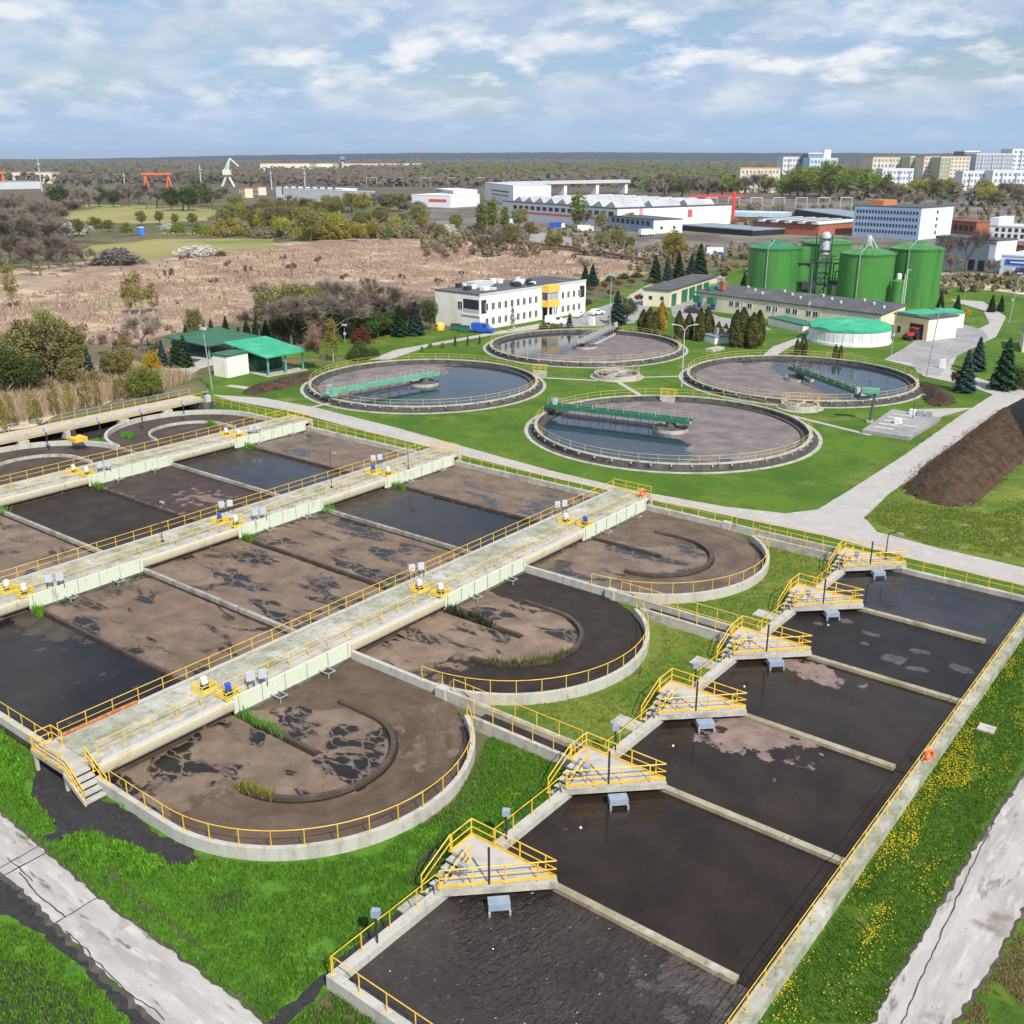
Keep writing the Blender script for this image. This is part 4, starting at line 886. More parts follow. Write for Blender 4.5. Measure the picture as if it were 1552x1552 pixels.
for i, (u, v) in enumerate([(880,1255), (1020,1131), (1128,1041), (1255,948)]):
    p = W(u, v, TWZ)
    t = thing('float_gauge', 'small white float hanging on a thin cable in the %s cell of the settling tank' % ['second','third','fourth','fifth'][i], 'float', (p.x, p.y, TWZ), 0, 'white floats in the settling tank')
    MB().lathe([(0,-0.1),(0.08,-0.08),(0.10,0.04),(0.05,0.12),(0,0.13)], 12).obj('float', M_lightfloat, t, True); MB().tube((0,0,0.25),(0.1,0.3,1.0),0.012,n=4).obj('cable', M_dark, t)
def lifebuoy(p, lab, rz):
    t = thing('lifebuoy', lab, 'lifebuoy', p, rz)
    mb = MB(); n = 20
    for i in range(n):
        a, b = 2*math.pi*i/n, 2*math.pi*(i+1)/n
        mb.tube((0.3*math.cos(a),0,0.55+0.3*math.sin(a)), (0.3*math.cos(b),0,0.55+0.3*math.sin(b)), 0.09, n=6, caps=False)
    mb.obj('ring', M_orange, t); MB().box(-0.3,0.3,0.1,0.2,0,0.95).obj('holder', mat('pinkish_board', (0.75,0.35,0.25)), t)
lifebuoy((25.85, 14.0, 0.8), 'orange lifebuoy on the right railing of the settling tank', R(60))
lifebuoy((-15.9, 47.3, 1.6), 'orange lifebuoy at the road end of the front bridge', R(70))
p = W(1495, 1106); mb = MB(); mb.box(-0.55,0.55,-0.5,0.5,0,0.16); o = mb.obj('manhole_cover', M_conc_white); o.location = p; tag(o, 'square pale concrete manhole cover in the dandelion grass', 'manhole')
o = MB().box(7.6,9.0,-16.6,-15.0,0,0.09).obj('stepping_slab', M_conc); tag(o, 'concrete slab at the foot of the nearest platform steps', 'slab')
for i in (2, 3, 4):
    o = MB().box(6.2,8.7,DV[i]-6.1,DV[i]-4.7,0,0.1).obj('stepping_slab', M_conc); tag(o, 'concrete slab at the foot of the %s platform steps' % PN[i], 'slab', 'slabs at the platform steps')

# ------------------------------------------------------------------ round clarifiers
M_green = mat('green_steel', (0.030, 0.165, 0.10), rough=0.45, var=0.2, scale=0.6)
M_mintsteel = mat('mint_green_steel', (0.13, 0.36, 0.25), rough=0.5, var=0.15, scale=0.6)
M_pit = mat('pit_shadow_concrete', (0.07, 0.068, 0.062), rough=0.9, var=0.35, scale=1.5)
CL = [('A', -31.2, 80.5, (838,616,1.6), M_green, 'dark green', 'nearest round clarifier, half clear water and half brown scum', (0, 125)),
      ('B', -81.1, 81.5, (485,598,1.6), M_mintsteel, 'mint green', 'left round clarifier beside the green roofed shed', (0, 215)),
      ('C', -79.5, 129.3, (925,498,1.6), M_metal, 'grey steel', 'round clarifier in front of the white office building', (0, 160)),
      ('D', -30.8, 126.0, (1312,600,1.6), M_green, 'green', 'right round clarifier with clear water on its far side', (0, 185))]
for n, cx0, cy0, e, sm_, cname, lab, (s0, s1) in CL:
    t = thing('clarifier', lab, 'sewage basin', (cx0, cy0, 0), 0, 'round clarifiers')
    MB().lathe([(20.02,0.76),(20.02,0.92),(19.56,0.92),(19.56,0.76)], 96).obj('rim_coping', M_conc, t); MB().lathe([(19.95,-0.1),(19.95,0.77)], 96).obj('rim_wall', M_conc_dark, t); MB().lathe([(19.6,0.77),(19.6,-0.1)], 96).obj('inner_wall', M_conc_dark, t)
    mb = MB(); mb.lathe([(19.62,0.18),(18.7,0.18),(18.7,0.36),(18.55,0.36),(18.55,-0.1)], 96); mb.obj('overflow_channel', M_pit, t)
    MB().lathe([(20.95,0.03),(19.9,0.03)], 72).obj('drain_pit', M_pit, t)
    MB().lathe([(21.45,0.0),(21.45,0.08),(20.9,0.08),(20.9,0.0)], 72).obj('apron', M_conc, t)
    BK = MB().box(-0.12,0.14,-0.09,0.09,0.5,0.73).mesh('bracket', M_conc)
    for k in range(48): a = 2*math.pi*k/48; clone('bracket', BK, t, (20.05*math.cos(a), 20.05*math.sin(a), 0), a)
    q = W(*e); ang = math.atan2(q.y-cy0, q.x-cx0)
    m = sludge('clarifier_surface_'+n.lower(), (0.195,0.160,0.155), DARKW, None, off=cx0, mcol=(0.025,0.042,0.062), mrough=0.05, rough=0.6)
    mb = MB(); vals = []; nr, na = 34, 150
    for j in range(nr+1):
        r = 18.6*j/nr
        for i in range(na):
            a = 2*math.pi*i/na; x, y = r*math.cos(a), r*math.sin(a); mb.v.append((x, y, 0.12))
            d = (math.degrees(a-ang)) % 360; nn = noise.noise(Vector((x*0.16+cx0, y*0.16, 1.0)))*32+noise.noise(Vector((x*0.5+cx0, y*0.5, 4.0)))*14
            vals.append(0.9*sm(d+nn*min(1, d/25.0), s0-3, s0+2)*(1-sm(d+nn, s1-14, s1+14)))
    for j in range(nr):
        for i in range(na):
            i2 = (i+1) % na; mb.f.append((j*na+i, (j+1)*na+i, (j+1)*na+i2, j*na+i2))
    o = mb.obj('water', m, t); at = o.data.attributes.new('mask', 'FLOAT', 'POINT'); at.data.foreach_set('value', vals)
    ga = math.degrees(ang)
    rail_ = arc(0, 0, 19.8, ga+6, ga+354, 90)
    railing('railing', [(p[0], p[1], 0.92) for p in rail_], t, h=1.0, sp=2.6, r=0.024, m=M_yelpale)
    # the turning scraper bridge
    s = thing('scraper_bridge', '%s scraper bridge over the %s' % (cname, lab.split(',')[0].replace(' round', ' round')), 'scraper bridge', (cx0, cy0, 0), ang, 'scraper bridges of the clarifiers')
    for y in (-0.75, 0.62):
        MB().box(-3.0, 19.9, y, y+0.13, 1.45, 2.1).obj('girder', sm_, s)
    MB().box(-3.0, 19.9, -0.61, 0.61, 1.52, 1.60).obj('walkway', M_conc if sm_ != M_metal else M_metal, s)
    railing('railing', [(-2.8,-0.68,2.1),(19.6,-0.68,2.1)], s, h=0.8, sp=2.4, r=0.03, m=M_metal)
    railing('railing', [(-2.8,0.68,2.1),(19.6,0.68,2.1)], s, h=0.8, sp=2.4, r=0.03, m=M_metal)
    MB().lathe([(0,1.44),(0.7,1.44),(0.8,0.62),(2.1,0.5),(2.1,0.1)], 32).obj('center_pier', M_conc_dark, s)
    MB().lathe([(2.6,0.62),(2.6,0.1),(2.48,0.1),(2.48,0.62)], 32).obj('stilling_ring', M_conc, s)
    mb = MB()
    for x in range(3, 18, 2): mb.tube((x,-0.7,1.6),(x,-0.9,0.2),0.05,n=5); mb.tube((x,0.6,1.6),(x+0.8,-0.9,0.35),0.04,n=5)
    mb.obj('scraper_arms', M_metal, s)
    MB().box(2.9, 18.0, -1.0, -0.92, 0.05, 0.55).obj('scum_blade', M_whitegrey, s)
    MB().box(18.9, 20.3, -1.2, 1.2, 1.22, 1.56).obj('end_carriage', M_dark if sm_ != M_mintsteel else sm_, s)
    MB().tube((19.6,0.95,1.56),(19.6,0.95,4.0),0.1,n=8).obj('lamp_post', sm_, s); MB().box(18.6,19.3,-1.0,-0.4,1.71,2.7).obj('control_box', M_whitegrey, s)
def stairs_on(u, v, lab):
    p = W(u, v, 1); t = thing('access_steps', lab, 'steps', (p.x, p.y, 0), R(20), 'yellow access steps of the clarifiers')
    MB().box(-1.2,1.2,-0.5,0.5,0,1.0).obj('steps', M_conc, t); railing('railing', [(-1.2,-0.5,1.0),(1.2,-0.5,1.0),(1.2,0.5,1.0),(-1.2,0.5,1.0)], t, sp=1.2, closed=True, r=0.035)
stairs_on(1012, 600, 'yellow railed access steps behind the nearest clarifier'); stairs_on(818, 562, 'yellow railed access steps at the right rim of the left clarifier')

# distribution chambers
for (u, v, r, lab) in ((935,571,4.2,'round concrete distribution chamber with dark water on the lawn between the clarifiers'), (1212,618,3.0,'low round concrete chamber with dry yellow plants beside the nearest clarifier')):
    p = W(u, v); t = thing('distribution_chamber', lab, 'chamber', (p.x, p.y, 0))
    MB().lathe([(r+0.7,0.0),(r+0.7,0.06),(r,0.06),(r,0.75),(r-0.35,0.75),(r-0.35,0.2)], 40).obj('wall', M_conc, t)
    MB().lathe([(r-0.35,0.22),(0.001,0.22)], 40).obj('water', S_vdark, t)
    mb = MB(); mb.box(-r+0.4,r-0.4,-0.12,0.12,0.05,0.8); mb.box(-0.12,0.12,-r+0.4,r-0.4,0.05,0.79); mb.obj('baffle', M_conc, t)
    railing('railing', [(a[0], a[1], 0.75) for a in arc(0,0,r-0.15,0,340,20)], t, sp=1.8, r=0.03, m=M_metal if r > 4 else M_yel)

# pump chamber slab by the right-hand road
t0 = [W(*q) for q in ((1306,657),(1378,668),(1425,638),(1352,625))]
c = sum(t0, Vector())/4; t = thing('pump_chamber', 'flat grey concrete pump chamber with pale hatch covers on the lawn by the road', 'pump chamber', (c.x, c.y, 0))
pl = [(p.x-c.x, p.y-c.y) for p in t0]; MB().prism(pl, 0, 0.55).obj('slab', M_asph2, t)
ex = Vector((pl[1][0]-pl[0][0], pl[1][1]-pl[0][1])).normalized(); ey = Vector((-ex.y, ex.x)); hu = Vector((pl[1][0]-pl[0][0], pl[1][1]-pl[0][1]))/2; hv2 = Vector((pl[3][0]-pl[0][0], pl[3][1]-pl[0][1]))/2
for i in range(5): b = MB(); b.obox((hu*-0.35+hv2*(-0.62+i*0.3))[:], ex, ey, 1.4, 0.5, 0.56, 0.66); b.obj('hatch_cover', M_conc_white, t)
for i, (a, b_) in enumerate(((0.0,0.8),(0.35,0.78),(-0.1,-0.1),(0.7,0.8))): b = MB(); b.obox((hu*a+hv2*b_)[:], ex, ey, 0.45, 0.35, 0.56, 1.35); b.obj('valve_box', M_metal if i % 2 else M_white, t)
b = MB(); b.obox((hu*0.5+hv2*-0.2)[:], ex, ey, 1.1, 0.45, 0.56, 0.64); b.obj('hatch_cover', M_conc_white, t)
p = W(1318, 640); t = thing('control_mast', 'thick dark mast with a mint green box beside the pump chamber', 'mast', (p.x, p.y, 0), R(20))
MB().tube((0,0,0),(0.3,0,4.6),0.22,n=8).obj('mast', M_conc_dark, t); MB().box(-1.6,0.9,-0.5,0.5,4.5,5.2).obj('box', M_mintsteel, t); MB().box(-0.5,0.5,-0.5,0.5,0,0.3).obj('foot', M_conc, t)
lamp_pole(*W(1382,640)[:2], 0, 4.2, 'small dark lamp with a cross arm on the pump chamber', 0.9, m=M_dark)

# compost heaps
def heap(name, pxs, hgt, lab, cat='heap', res=0.9, seed=0.0, m=None):
    poly = [W(*q) for q in pxs]; poly = smooth_poly(poly, 4); pp = [(p.x, p.y) for p in poly]
    xs = [p[0] for p in pp]; ys_ = [p[1] for p in pp]; mb = MB(); idx = {}
    nx = int((max(xs)-min(xs))/res)+2; ny = int((max(ys_)-min(ys_))/res)+2
    def dist(x, y):
        best = 1e9
        for i in range(len(pp)):
            ax, ay = pp[i-1]; bx, by = pp[i]; dx, dy = bx-ax, by-ay; l = dx*dx+dy*dy or 1e-9
            k = max(0, min(1, ((x-ax)*dx+(y-ay)*dy)/l)); best = min(best, math.hypot(x-ax-k*dx, y-ay-k*dy))
        return best if inside(pp, x, y) else -best
    for j in range(ny):
        for i in range(nx):
            x = min(xs)-res/2+i*res; y = min(ys_)-res/2+j*res; d = dist(x, y)
            if d < -res: continue
            z = hgt*(1-math.exp(-max(0, d)/ (hgt*0.85))) + (0.4*noise.noise(Vector((x*0.5, y*0.5, seed)))+0.25*noise.noise(Vector((x*1.3, y*1.3, seed))))*min(1, max(0, d)/2)
            idx[i, j] = len(mb.v); mb.v.append((x, y, max(-0.05, z if d > 0 else -0.05)))
    for j in range(ny-1):
        for i in range(nx-1):
            k = [(i,j),(i+1,j),(i+1,j+1),(i,j+1)]
            if all(q in idx for q in k): mb.f.append(tuple(idx[q] for q in k))
    o = mb.obj(name, m or M_heap, smooth=True); return tag(o, lab, cat)
HP = heap('compost_heap', [(1374,742),(1400,712),(1450,675),(1500,638),(1520,625),(1545,640),(1556,690),(1530,715),(1500,745),(1455,768),(1400,757)], 4.9, 'long dark brown compost heap beside the right-hand road')
hr = random.Random(77); mb = MB(); vv = HP.data.vertices; nv = len(vv)
for i in range(5200):
    p = vv[hr.randrange(nv)].co; q_ = Vector((p.x+hr.uniform(-.5,.5), p.y+hr.uniform(-.5,.5), p.z+0.02)); d = Vector((hr.uniform(-1,1), hr.uniform(-1,1), hr.uniform(0.0,0.9))).normalized()*hr.uniform(0.2,0.55); w2 = d.orthogonal().normalized()*0.035
    mb.add([q_-w2, q_+w2, q_+d+w2*0.3, q_+d-w2*0.3], [(0,1,2,3)])
mb.obj('brushwood', layered('dry_brush', (0.110,0.068,0.042), [((0.06,0.04,0.025), 1.2, 0.42, 0.62, 6, (1,1,1), 2.0)], rough=0.95), HP)['kind'] = 'stuff'
heap('compost_heap', [(1398,590),(1392,578),(1410,584),(1440,600),(1444,612),(1420,616),(1402,608)], 2.2, 'small dark brown compost heap beside the right clarifier', seed=5.0)
heap('soil_bank', [(372,592),(420,578),(470,566),(482,572),(440,586),(385,598)], 1.0, 'low dark soil bank below the green roofed shed', seed=9.0)
heap('soil_bank', [(90,633),(180,612),(270,590),(300,580),(310,590),(240,606),(130,636),(60,650)], 1.3, 'low dark bank along the foot of the dry reed slope', seed=12.0, m=M_rough)
M_net = mat('black_sheeting', (0.012,0.012,0.014), rough=0.85)
heap('sheeted_heap', [(1515,628),(1552,615),(1640,625),(1660,665),(1600,690),(1556,672)], 4.6, 'black sheeted heap behind the brown compost at the right edge', seed=3.0, m=M_net)

# ------------------------------------------------------------------ buildings
M_plaster = layered('white_plaster', (0.84,0.82,0.76), [((0.70,0.66,0.57), 0.25, 0.48, 0.7, 5, (1,1,0.5), 2.0)], rough=0.85)
M_cream = layered('cream_plaster', (0.72,0.66,0.50), [((0.62,0.56,0.41), 0.25, 0.48, 0.7, 5, (1,1,0.4), 2.0), ((0.46,0.41,0.30), 0.8, 0.64, 0.78, 6, (1,1,0.2), 8.0)], rough=0.85)
M_roof = layered('grey_felt_roof', (0.095,0.098,0.105), [((0.15,0.15,0.155), 0.2, 0.5, 0.7, 6, (1,1,1), 2.0)], rough=0.9)
M_glass = mat('window_glass', (0.035,0.045,0.06), rough=0.12, spec=0.7)
M_yelband = mat('yellow_render', (0.80,0.50,0.10), rough=0.7, var=0.06)
M_brick = mat('brick', (0.36,0.12,0.07), rough=0.9, var=0.25, scale=2)
M_blueblock = mat('blue_grey_facade', (0.28,0.41,0.58), rough=0.8, var=0.06, scale=0.1)
M_bluewhite = mat('pale_blue_facade', (0.66,0.73,0.80), rough=0.8, var=0.05, scale=0.1)
M_greyblue = mat('slate_blue_facade', (0.22,0.27,0.33), rough=0.8, var=0.08, scale=0.2)
M_lightgrey = mat('light_grey_cladding', (0.52,0.55,0.58), rough=0.7, var=0.06, scale=0.1)
M_redstripe = mat('red_stripe', (0.62,0.10,0.13), rough=0.6)
M_tile = mat('red_brown_tiles', (0.19,0.075,0.05), rough=0.85, var=0.2, scale=2)
M_skyroof = mat('pale_blue_sheet_roof', (0.45,0.60,0.72), rough=0.6, var=0.06, scale=0.2)
M_greensheet = layered('bright_green_roof', (0.045,0.36,0.19), [((0.09,0.46,0.30), 0.25, 0.5, 0.7, 6, (1,1,1), 2.0), ((0.03,0.25,0.13), 0.5, 0.55, 0.72, 5, (1,1,1), 7.0)], rough=0.55)
M_greendark = mat('dark_green_roof', (0.035,0.13,0.07), rough=0.7, var=0.2, scale=0.4)
M_digest = layered('digester_green', (0.060, 0.225, 0.046), [((0.085,0.260,0.055), 0.12, 0.45, 0.68, 5, (1,1,0.4), 2.0), ((0.035,0.15,0.04), 0.6, 0.52, 0.72, 7, (1,1,0.08), 9.0), ((0.12,0.19,0.08), 0.35, 0.62, 0.76, 7, (1,1,0.1), 19.0)], rough=0.42, spec=0.45)
M_tealroof = mat('faded_teal_roof', (0.035,0.20,0.09), rough=0.55, var=0.15)
WIN = {}
def winmesh(w, h, m):
    k = (round(w,2), round(h,2), m.name)
    if k not in WIN: WIN[k] = MB().box(-w/2,w/2,-0.04,0.06,0,h).mesh('window', m)
    return WIN[k]
FRM = {}
def frame_mesh(w, h):
    k = (round(w,2), round(h,2))
    if k not in FRM:
        b = MB(); b.box(-w/2-0.08,-w/2,-0.07,0.05,-0.08,h+0.08); b.box(w/2,w/2+0.08,-0.07,0.05,-0.08,h+0.08); b.box(-w/2,w/2,-0.07,0.05,-0.08,0); b.box(-w/2,w/2,-0.07,0.05,h,h+0.08); b.box(-0.03,0.03,-0.065,0.04,0,h); FRM[k] = b.mesh('frame', M_white)
    return FRM[k]
class Bld:
    """a building from its nearest ground corner C, the ends R and L of the two walls we see, and its roof row at C; local x along C-R, y along C-L"""
    def __init__(s, name, lab, C, Rt, Lf, vtop, wall, roof=None, cat='building', h=None, group=None, over=0.15, rt=0.3):
        c, r, l = W(*C), W(*Rt), W(*Lf)
        s.h = h or height_at(C[0], C[1], vtop)
        if math.dist(C, Lf) > math.dist(C, Rt):
            e = (l-c).normalized(); d = Vector((e.y, -e.x, 0)); s.d = (l-c).length; s.w = max(2.0, (r-c).dot(d))
        else:
            d = (r-c).normalized(); s.w = (r-c).length; s.d = max(2.0, (l-c).dot(Vector((-d.y, d.x, 0))))
        s.rz = math.atan2(d.y, d.x)
        s.t = thing(name, lab, cat, c, s.rz, group)
        MB().box(0, s.w, 0, s.d, 0, s.h).obj('wall', wall, s.t)
        if roof: MB().box(-over, s.w+over, -over, s.d+over, s.h+0.004, s.h+rt).obj('roof', roof, s.t)
    def wins(s, face, n, z0, hh, w, m=None, a=0.06, b=0.94, skip=(), frame=False, name='window'):
        me = winmesh(w, hh, m or M_glass); L = s.w if face in ('front',) else s.d
        for i in range(n):
            if i in skip: continue
            k = a+(b-a)*(i+0.5)/n
            o = clone(name, me, s.t, (k*s.w, 0, z0) if face == 'front' else ((0, k*s.d, z0) if face == 'side' else (s.w, k*s.d, z0)), 0 if face == 'front' else (R(-90) if face == 'side' else R(90)))
            if frame: clone('window_frame', frame_mesh(w, hh), o)
    def band(s, face, z0, z1, m, a=0.0, b=1.0, name='band', out=0.08):
        if face == 'front': return MB().box(a*s.w, b*s.w, -out, 0.03, z0, z1).obj(name, m, s.t)
        return MB().box(-out, 0.03, a*s.d, b*s.d, z0, z1).obj(name, m, s.t)

# office building
B = Bld('office_building', 'white two-storey office building with a yellow bay and grey flat roof', (727.5,501), (887,473), (661,491), 448, M_plaster, M_roof, over=0.1, rt=0.25)
for z in (1.0, B.h*0.55): B.wins('front', 9, z, 1.55, 0.95, a=0.03, b=0.53, frame=True); B.wins('front', 5, z, 1.55, 0.95, a=0.68, b=0.96, frame=True)
B.wins('side', 1, B.h*0.55, 1.7, 1.4, a=0.36, b=0.5, frame=True)
b = MB(); b.box(B.w*0.555, B.w*0.665, -2.2, -0.02, B.h*0.84, B.h*1.05); b.obj('upper_bay', M_yelband, B.t)
b = MB(); b.box(B.w*0.555, B.w*0.665, -2.2, -0.02, B.h*0.40, B.h*0.60); b.obj('lower_bay', M_yelband, B.t)
b = MB(); b.box(B.w*0.56, B.w*0.66, -1.9, -0.02, B.h*0.60+0.01, B.h*0.84-0.01); b.obj('bay_window', M_glass, B.t)
b = MB()
for i in range(9): x = B.w*(0.56+0.1*i/8); b.box(x-0.09, x+0.09, -2.0, -1.88, B.h*0.6+0.01, B.h*0.84-0.01)
b.obj('mullions', M_white, B.t)
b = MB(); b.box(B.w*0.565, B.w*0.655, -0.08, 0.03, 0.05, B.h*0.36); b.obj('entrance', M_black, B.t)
for i in range(3): x = B.w*(0.565+0.045*i); MB().box(x-0.15,x+0.15,-2.0,-1.7,0,B.h*0.40-0.01).obj('column', M_plaster, B.t)
# the loggia cut into the near corner, and the one at the far end
MB().box(-0.05, 0.03, B.d*0.02, B.d*0.36, B.h*0.47, B.h*0.86).obj('balcony_recess', M_glass, B.t)
MB().box(-0.22, 0.02, B.d*0.0, B.d*0.38, B.h*0.40, B.h*0.46).obj('balcony_slab', M_plaster, B.t)
MB().box(-0.12, -0.06, B.d*0.02, B.d*0.36, B.h*0.46+0.01, B.h*0.58).obj('balcony_railing', M_whitegrey, B.t)
MB().box(B.w*0.012, B.w*0.055, -0.06, 0.03, B.h*0.47, B.h*0.86).obj('balcony_recess', M_glass, B.t)
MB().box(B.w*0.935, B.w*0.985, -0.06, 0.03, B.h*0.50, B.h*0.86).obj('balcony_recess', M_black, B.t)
b = MB()
rr = random.Random(3)
for i in range(22):
    x = B.w*rr.uniform(0.03,0.62); y = B.d*rr.uniform(0.2,0.9); s = rr.uniform(0.4,1.1)
    o = MB().box(x-s, x+s, y-s*0.7, y+s*0.7, B.h+0.26, B.h+0.26+rr.uniform(0.5,1.3)).obj('roof_vent', rr.choice([M_white, M_lightgrey, M_dark, M_plaster]), B.t)
MB().box(B.w*0.2,B.w*0.36,B.d*0.62,B.d*0.85,B.h+0.26,B.h+1.5).obj('roof_plant_room', M_lightgrey, B.t)
MB().box(-0.12, B.w+0.12, -0.12, -0.02, B.h-0.1, B.h+0.35).obj('roof_edge', M_lightgrey, B.t)
# green roofed sheds on the left
B = Bld('white_hut', 'small white flat-roofed hut beside the bright green open shed', (346,573), (378,566), (322,570), 541, M_plaster, M_greendark, cat='hut')
MB().box(-0.04,0.03,B.d*0.2,B.d*0.24,0,B.h*0.8).obj('drain_pipe', M_lightgrey, B.t)
def open_shed(lab, C, Rt, Lf, vtop, roofm, dark=False, rise=1.2):
    c, r, l = W(*C), W(*Rt), W(*Lf); d = r-c; rz = math.atan2(d.y, d.x); w = d.length; dep = abs((l-c).dot(Vector((-math.sin(rz), math.cos(rz), 0)))); h = height_at(*C, vtop)
    t = thing('open_shed', lab, 'shed', c, rz)
    b = MB(); b.add([(-0.7,-0.7,h),(w+0.7,-0.7,h),(w+0.7,dep+0.7,h+rise),(-0.7,dep+0.7,h+rise),(-0.7,-0.7,h-0.25),(w+0.7,-0.7,h-0.25),(w+0.7,dep+0.7,h+rise-0.25),(-0.7,dep+0.7,h+rise-0.25)], [(0,1,2,3),(7,6,5,4),(0,4,5,1),(1,5,6,2),(2,6,7,3),(3,7,4,0)]); b.obj('roof', roofm, t)
    for x, y in ((0.2,0.2),(w-0.2,0.2),(w/2,0.2),(0.2,dep-0.2),(w-0.2,dep-0.2)):
        MB().box(x-0.14,x+0.14,y-0.14,y+0.14,0,h-0.26).obj('post', M_mintsteel, t)
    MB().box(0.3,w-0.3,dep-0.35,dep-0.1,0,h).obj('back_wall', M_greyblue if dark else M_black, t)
    MB().box(-0.4,w+0.4,-0.4,dep+0.3,0,0.12).obj('floor_slab', M_conc, t)
    return t, w, dep, h
t, w, dp, h = open_shed('open shed with a bright green roof on green posts beside the white hut', (407,571), (462,561), (360,556), 540, M_greensheet)
for i in range(4):
    o = thing('storage_tank', 'dark green round tank under the bright green roof, %s from the left' % ['first','second','third','fourth'][i], 'tank', (0,0,0), 0, 'tanks under the green roof'); o.location = t.matrix_world @ Vector((0,0,0)); 
    q = Vector((w*(0.15+0.2*i), dp*0.5, 0)); a = t.rotation_euler.z; o.location = t.location+Vector((q.x*math.cos(a)-q.y*math.sin(a), q.x*math.sin(a)+q.y*math.cos(a), 0.13))
    MB().lathe([(0,0),(1.1,0),(1.1,2.2),(0.5,2.6),(0,2.6)], 20).obj('shell', M_greendark, o, True); MB().lathe([(0.25,2.55),(0.25,2.8),(0,2.8)], 10).obj('lid', M_dark, o)
open_shed('open shed with a dark green roof and blue walls behind the white hut', (318,546), (388,531), (290,532), 523, M_greendark, True, 0.8)
# long low garage block
B = Bld('garage_block', 'long low cream garage with green doors behind the clarifiers', (1014,466), (1085,441), (981,461), 441, M_cream, M_roof, over=0.35)
for i in range(5):
    if i == 0: B.band('front', 0.05, B.h*0.75, M_green, 0.04, 0.13, 'door')
    else: B.band('front', 0.05, B.h*0.8, M_green, 0.20+0.155*i-0.12, 0.20+0.155*i-0.0, 'garage_door')
B.wins('side', 2, B.h*0.4, 1.0, 1.0)
# process building
B = Bld('process_building', 'long cream process building with dark grey roof in front of the green digesters', (1332.5,506), (1369,499), (1053.5,468), 478, M_cream, None, over=0.2)
pr = B
b = MB(); w, d, h = B.w, B.d, B.h
b.add([(-0.3,-0.3,h),(w+0.3,-0.3,h+1.3),(w+0.3,d+0.3,h+1.3),(-0.3,d+0.3,h),(-0.3,-0.3,h+0.3),(w+0.3,-0.3,h+1.6),(w+0.3,d+0.3,h+1.6),(-0.3,d+0.3,h+0.3)], [(3,2,1,0),(4,5,6,7),(0,1,5,4),(1,2,6,5),(2,3,7,6),(3,0,4,7)]); b.obj('roof', M_roof, B.t)
b = MB(); b.add([(0,-0.02,h-0.05),(w,-0.02,h-0.05),(w,-0.02,h+1.32),(0,-0.02,h+0.02),(0,0.2,h-0.05),(w,0.2,h-0.05),(w,0.2,h+1.32),(0,0.2,h+0.02)], [(0,1,2,3),(7,6,5,4),(0,4,5,1),(1,5,6,2),(2,6,7,3),(3,7,4,0)]); b.obj('gable', M_cream, B.t)
B.wins('side', 14, 1.9, 1.25, 1.3, a=0.30, b=0.80, skip=(2,5,8,9,11), frame=True)
for k in (0.02, 0.29, 0.53, 0.71): B.band('side', 0, B.h-0.05, M_lightgrey, k, k+0.006, 'downpipe', out=0.12)
for k in (0.87, 0.955):
    o = MB().box(-1.3,0,d*k,d*k+2.2,1.9,3.6).obj('green_hood', M_green, B.t); B.wins('side', 1, 0.4, 1.4, 1.4, M_blue, k, k+0.04)
MB().box(w*0.3,w*0.3+1.2,d*0.88,d*0.88+1.2,h+0.9,h+3.2).obj('chimney', M_brick, B.t)
MB().tube((w*0.3+0.6,d*0.88+0.6,h+3.1),(w*0.3+0.6,d*0.88+0.6,h+4.2),0.4,n=10).obj('flue', M_metal, B.t)
for i in range(12): x, y = w*(0.45+0.2*(i % 3)), d*(0.04+0.07*i); MB().lathe([(0.28,0),(0.28,0.4),(0.38,0.45),(0.2,0.65),(0,0.65)], 10, x, y).obj('roof_vent', M_lightgrey, B.t).location = (0,0,h+0.3+1.3*x/w)
for i in range(3): x, y = w*(0.25+0.12*i), d*(0.955); MB().lathe([(0.7,0),(0.7,1.0),(0.4,1.5),(0,1.5)], 12, x, y).obj('roof_cowl', M_green, B.t).location = (0,0,h+0.7)
B = Bld('garage', 'yellow end garage with a wide open door and the red tractor inside', (1404,517), (1428,508), (1353,508), 484, M_plaster, M_roof, over=0.25)
B.band('side', 0, B.h-0.05, mat('pale_yellow_plaster',(0.72,0.58,0.32),rough=0.85,var=0.06), 0.0, 1.0, 'yellow_wall', out=0.06)
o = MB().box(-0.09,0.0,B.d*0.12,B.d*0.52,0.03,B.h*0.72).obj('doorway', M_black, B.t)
B.band('side', 0.9, 2.3, M_glass, 0.78, 0.88, 'window', out=0.1)
MB().box(B.w*0.05,B.w+0.05,B.d*0.35,B.d-0.1,B.h+0.31,B.h+0.6).obj('green_roof', M_greensheet, B.t)
gar = B
Bld('white_annex', 'small white flat annex right of the yellow garage', (1428,497), (1438,489), (1410,490), 475, M_plaster, M_greensheet, cat='annex')
B = Bld('loading_dock', 'low white loading dock with a green railing in front of the process building', (1216,506), (1228,501), (1164,493), 494, M_plaster, M_green, cat='dock')
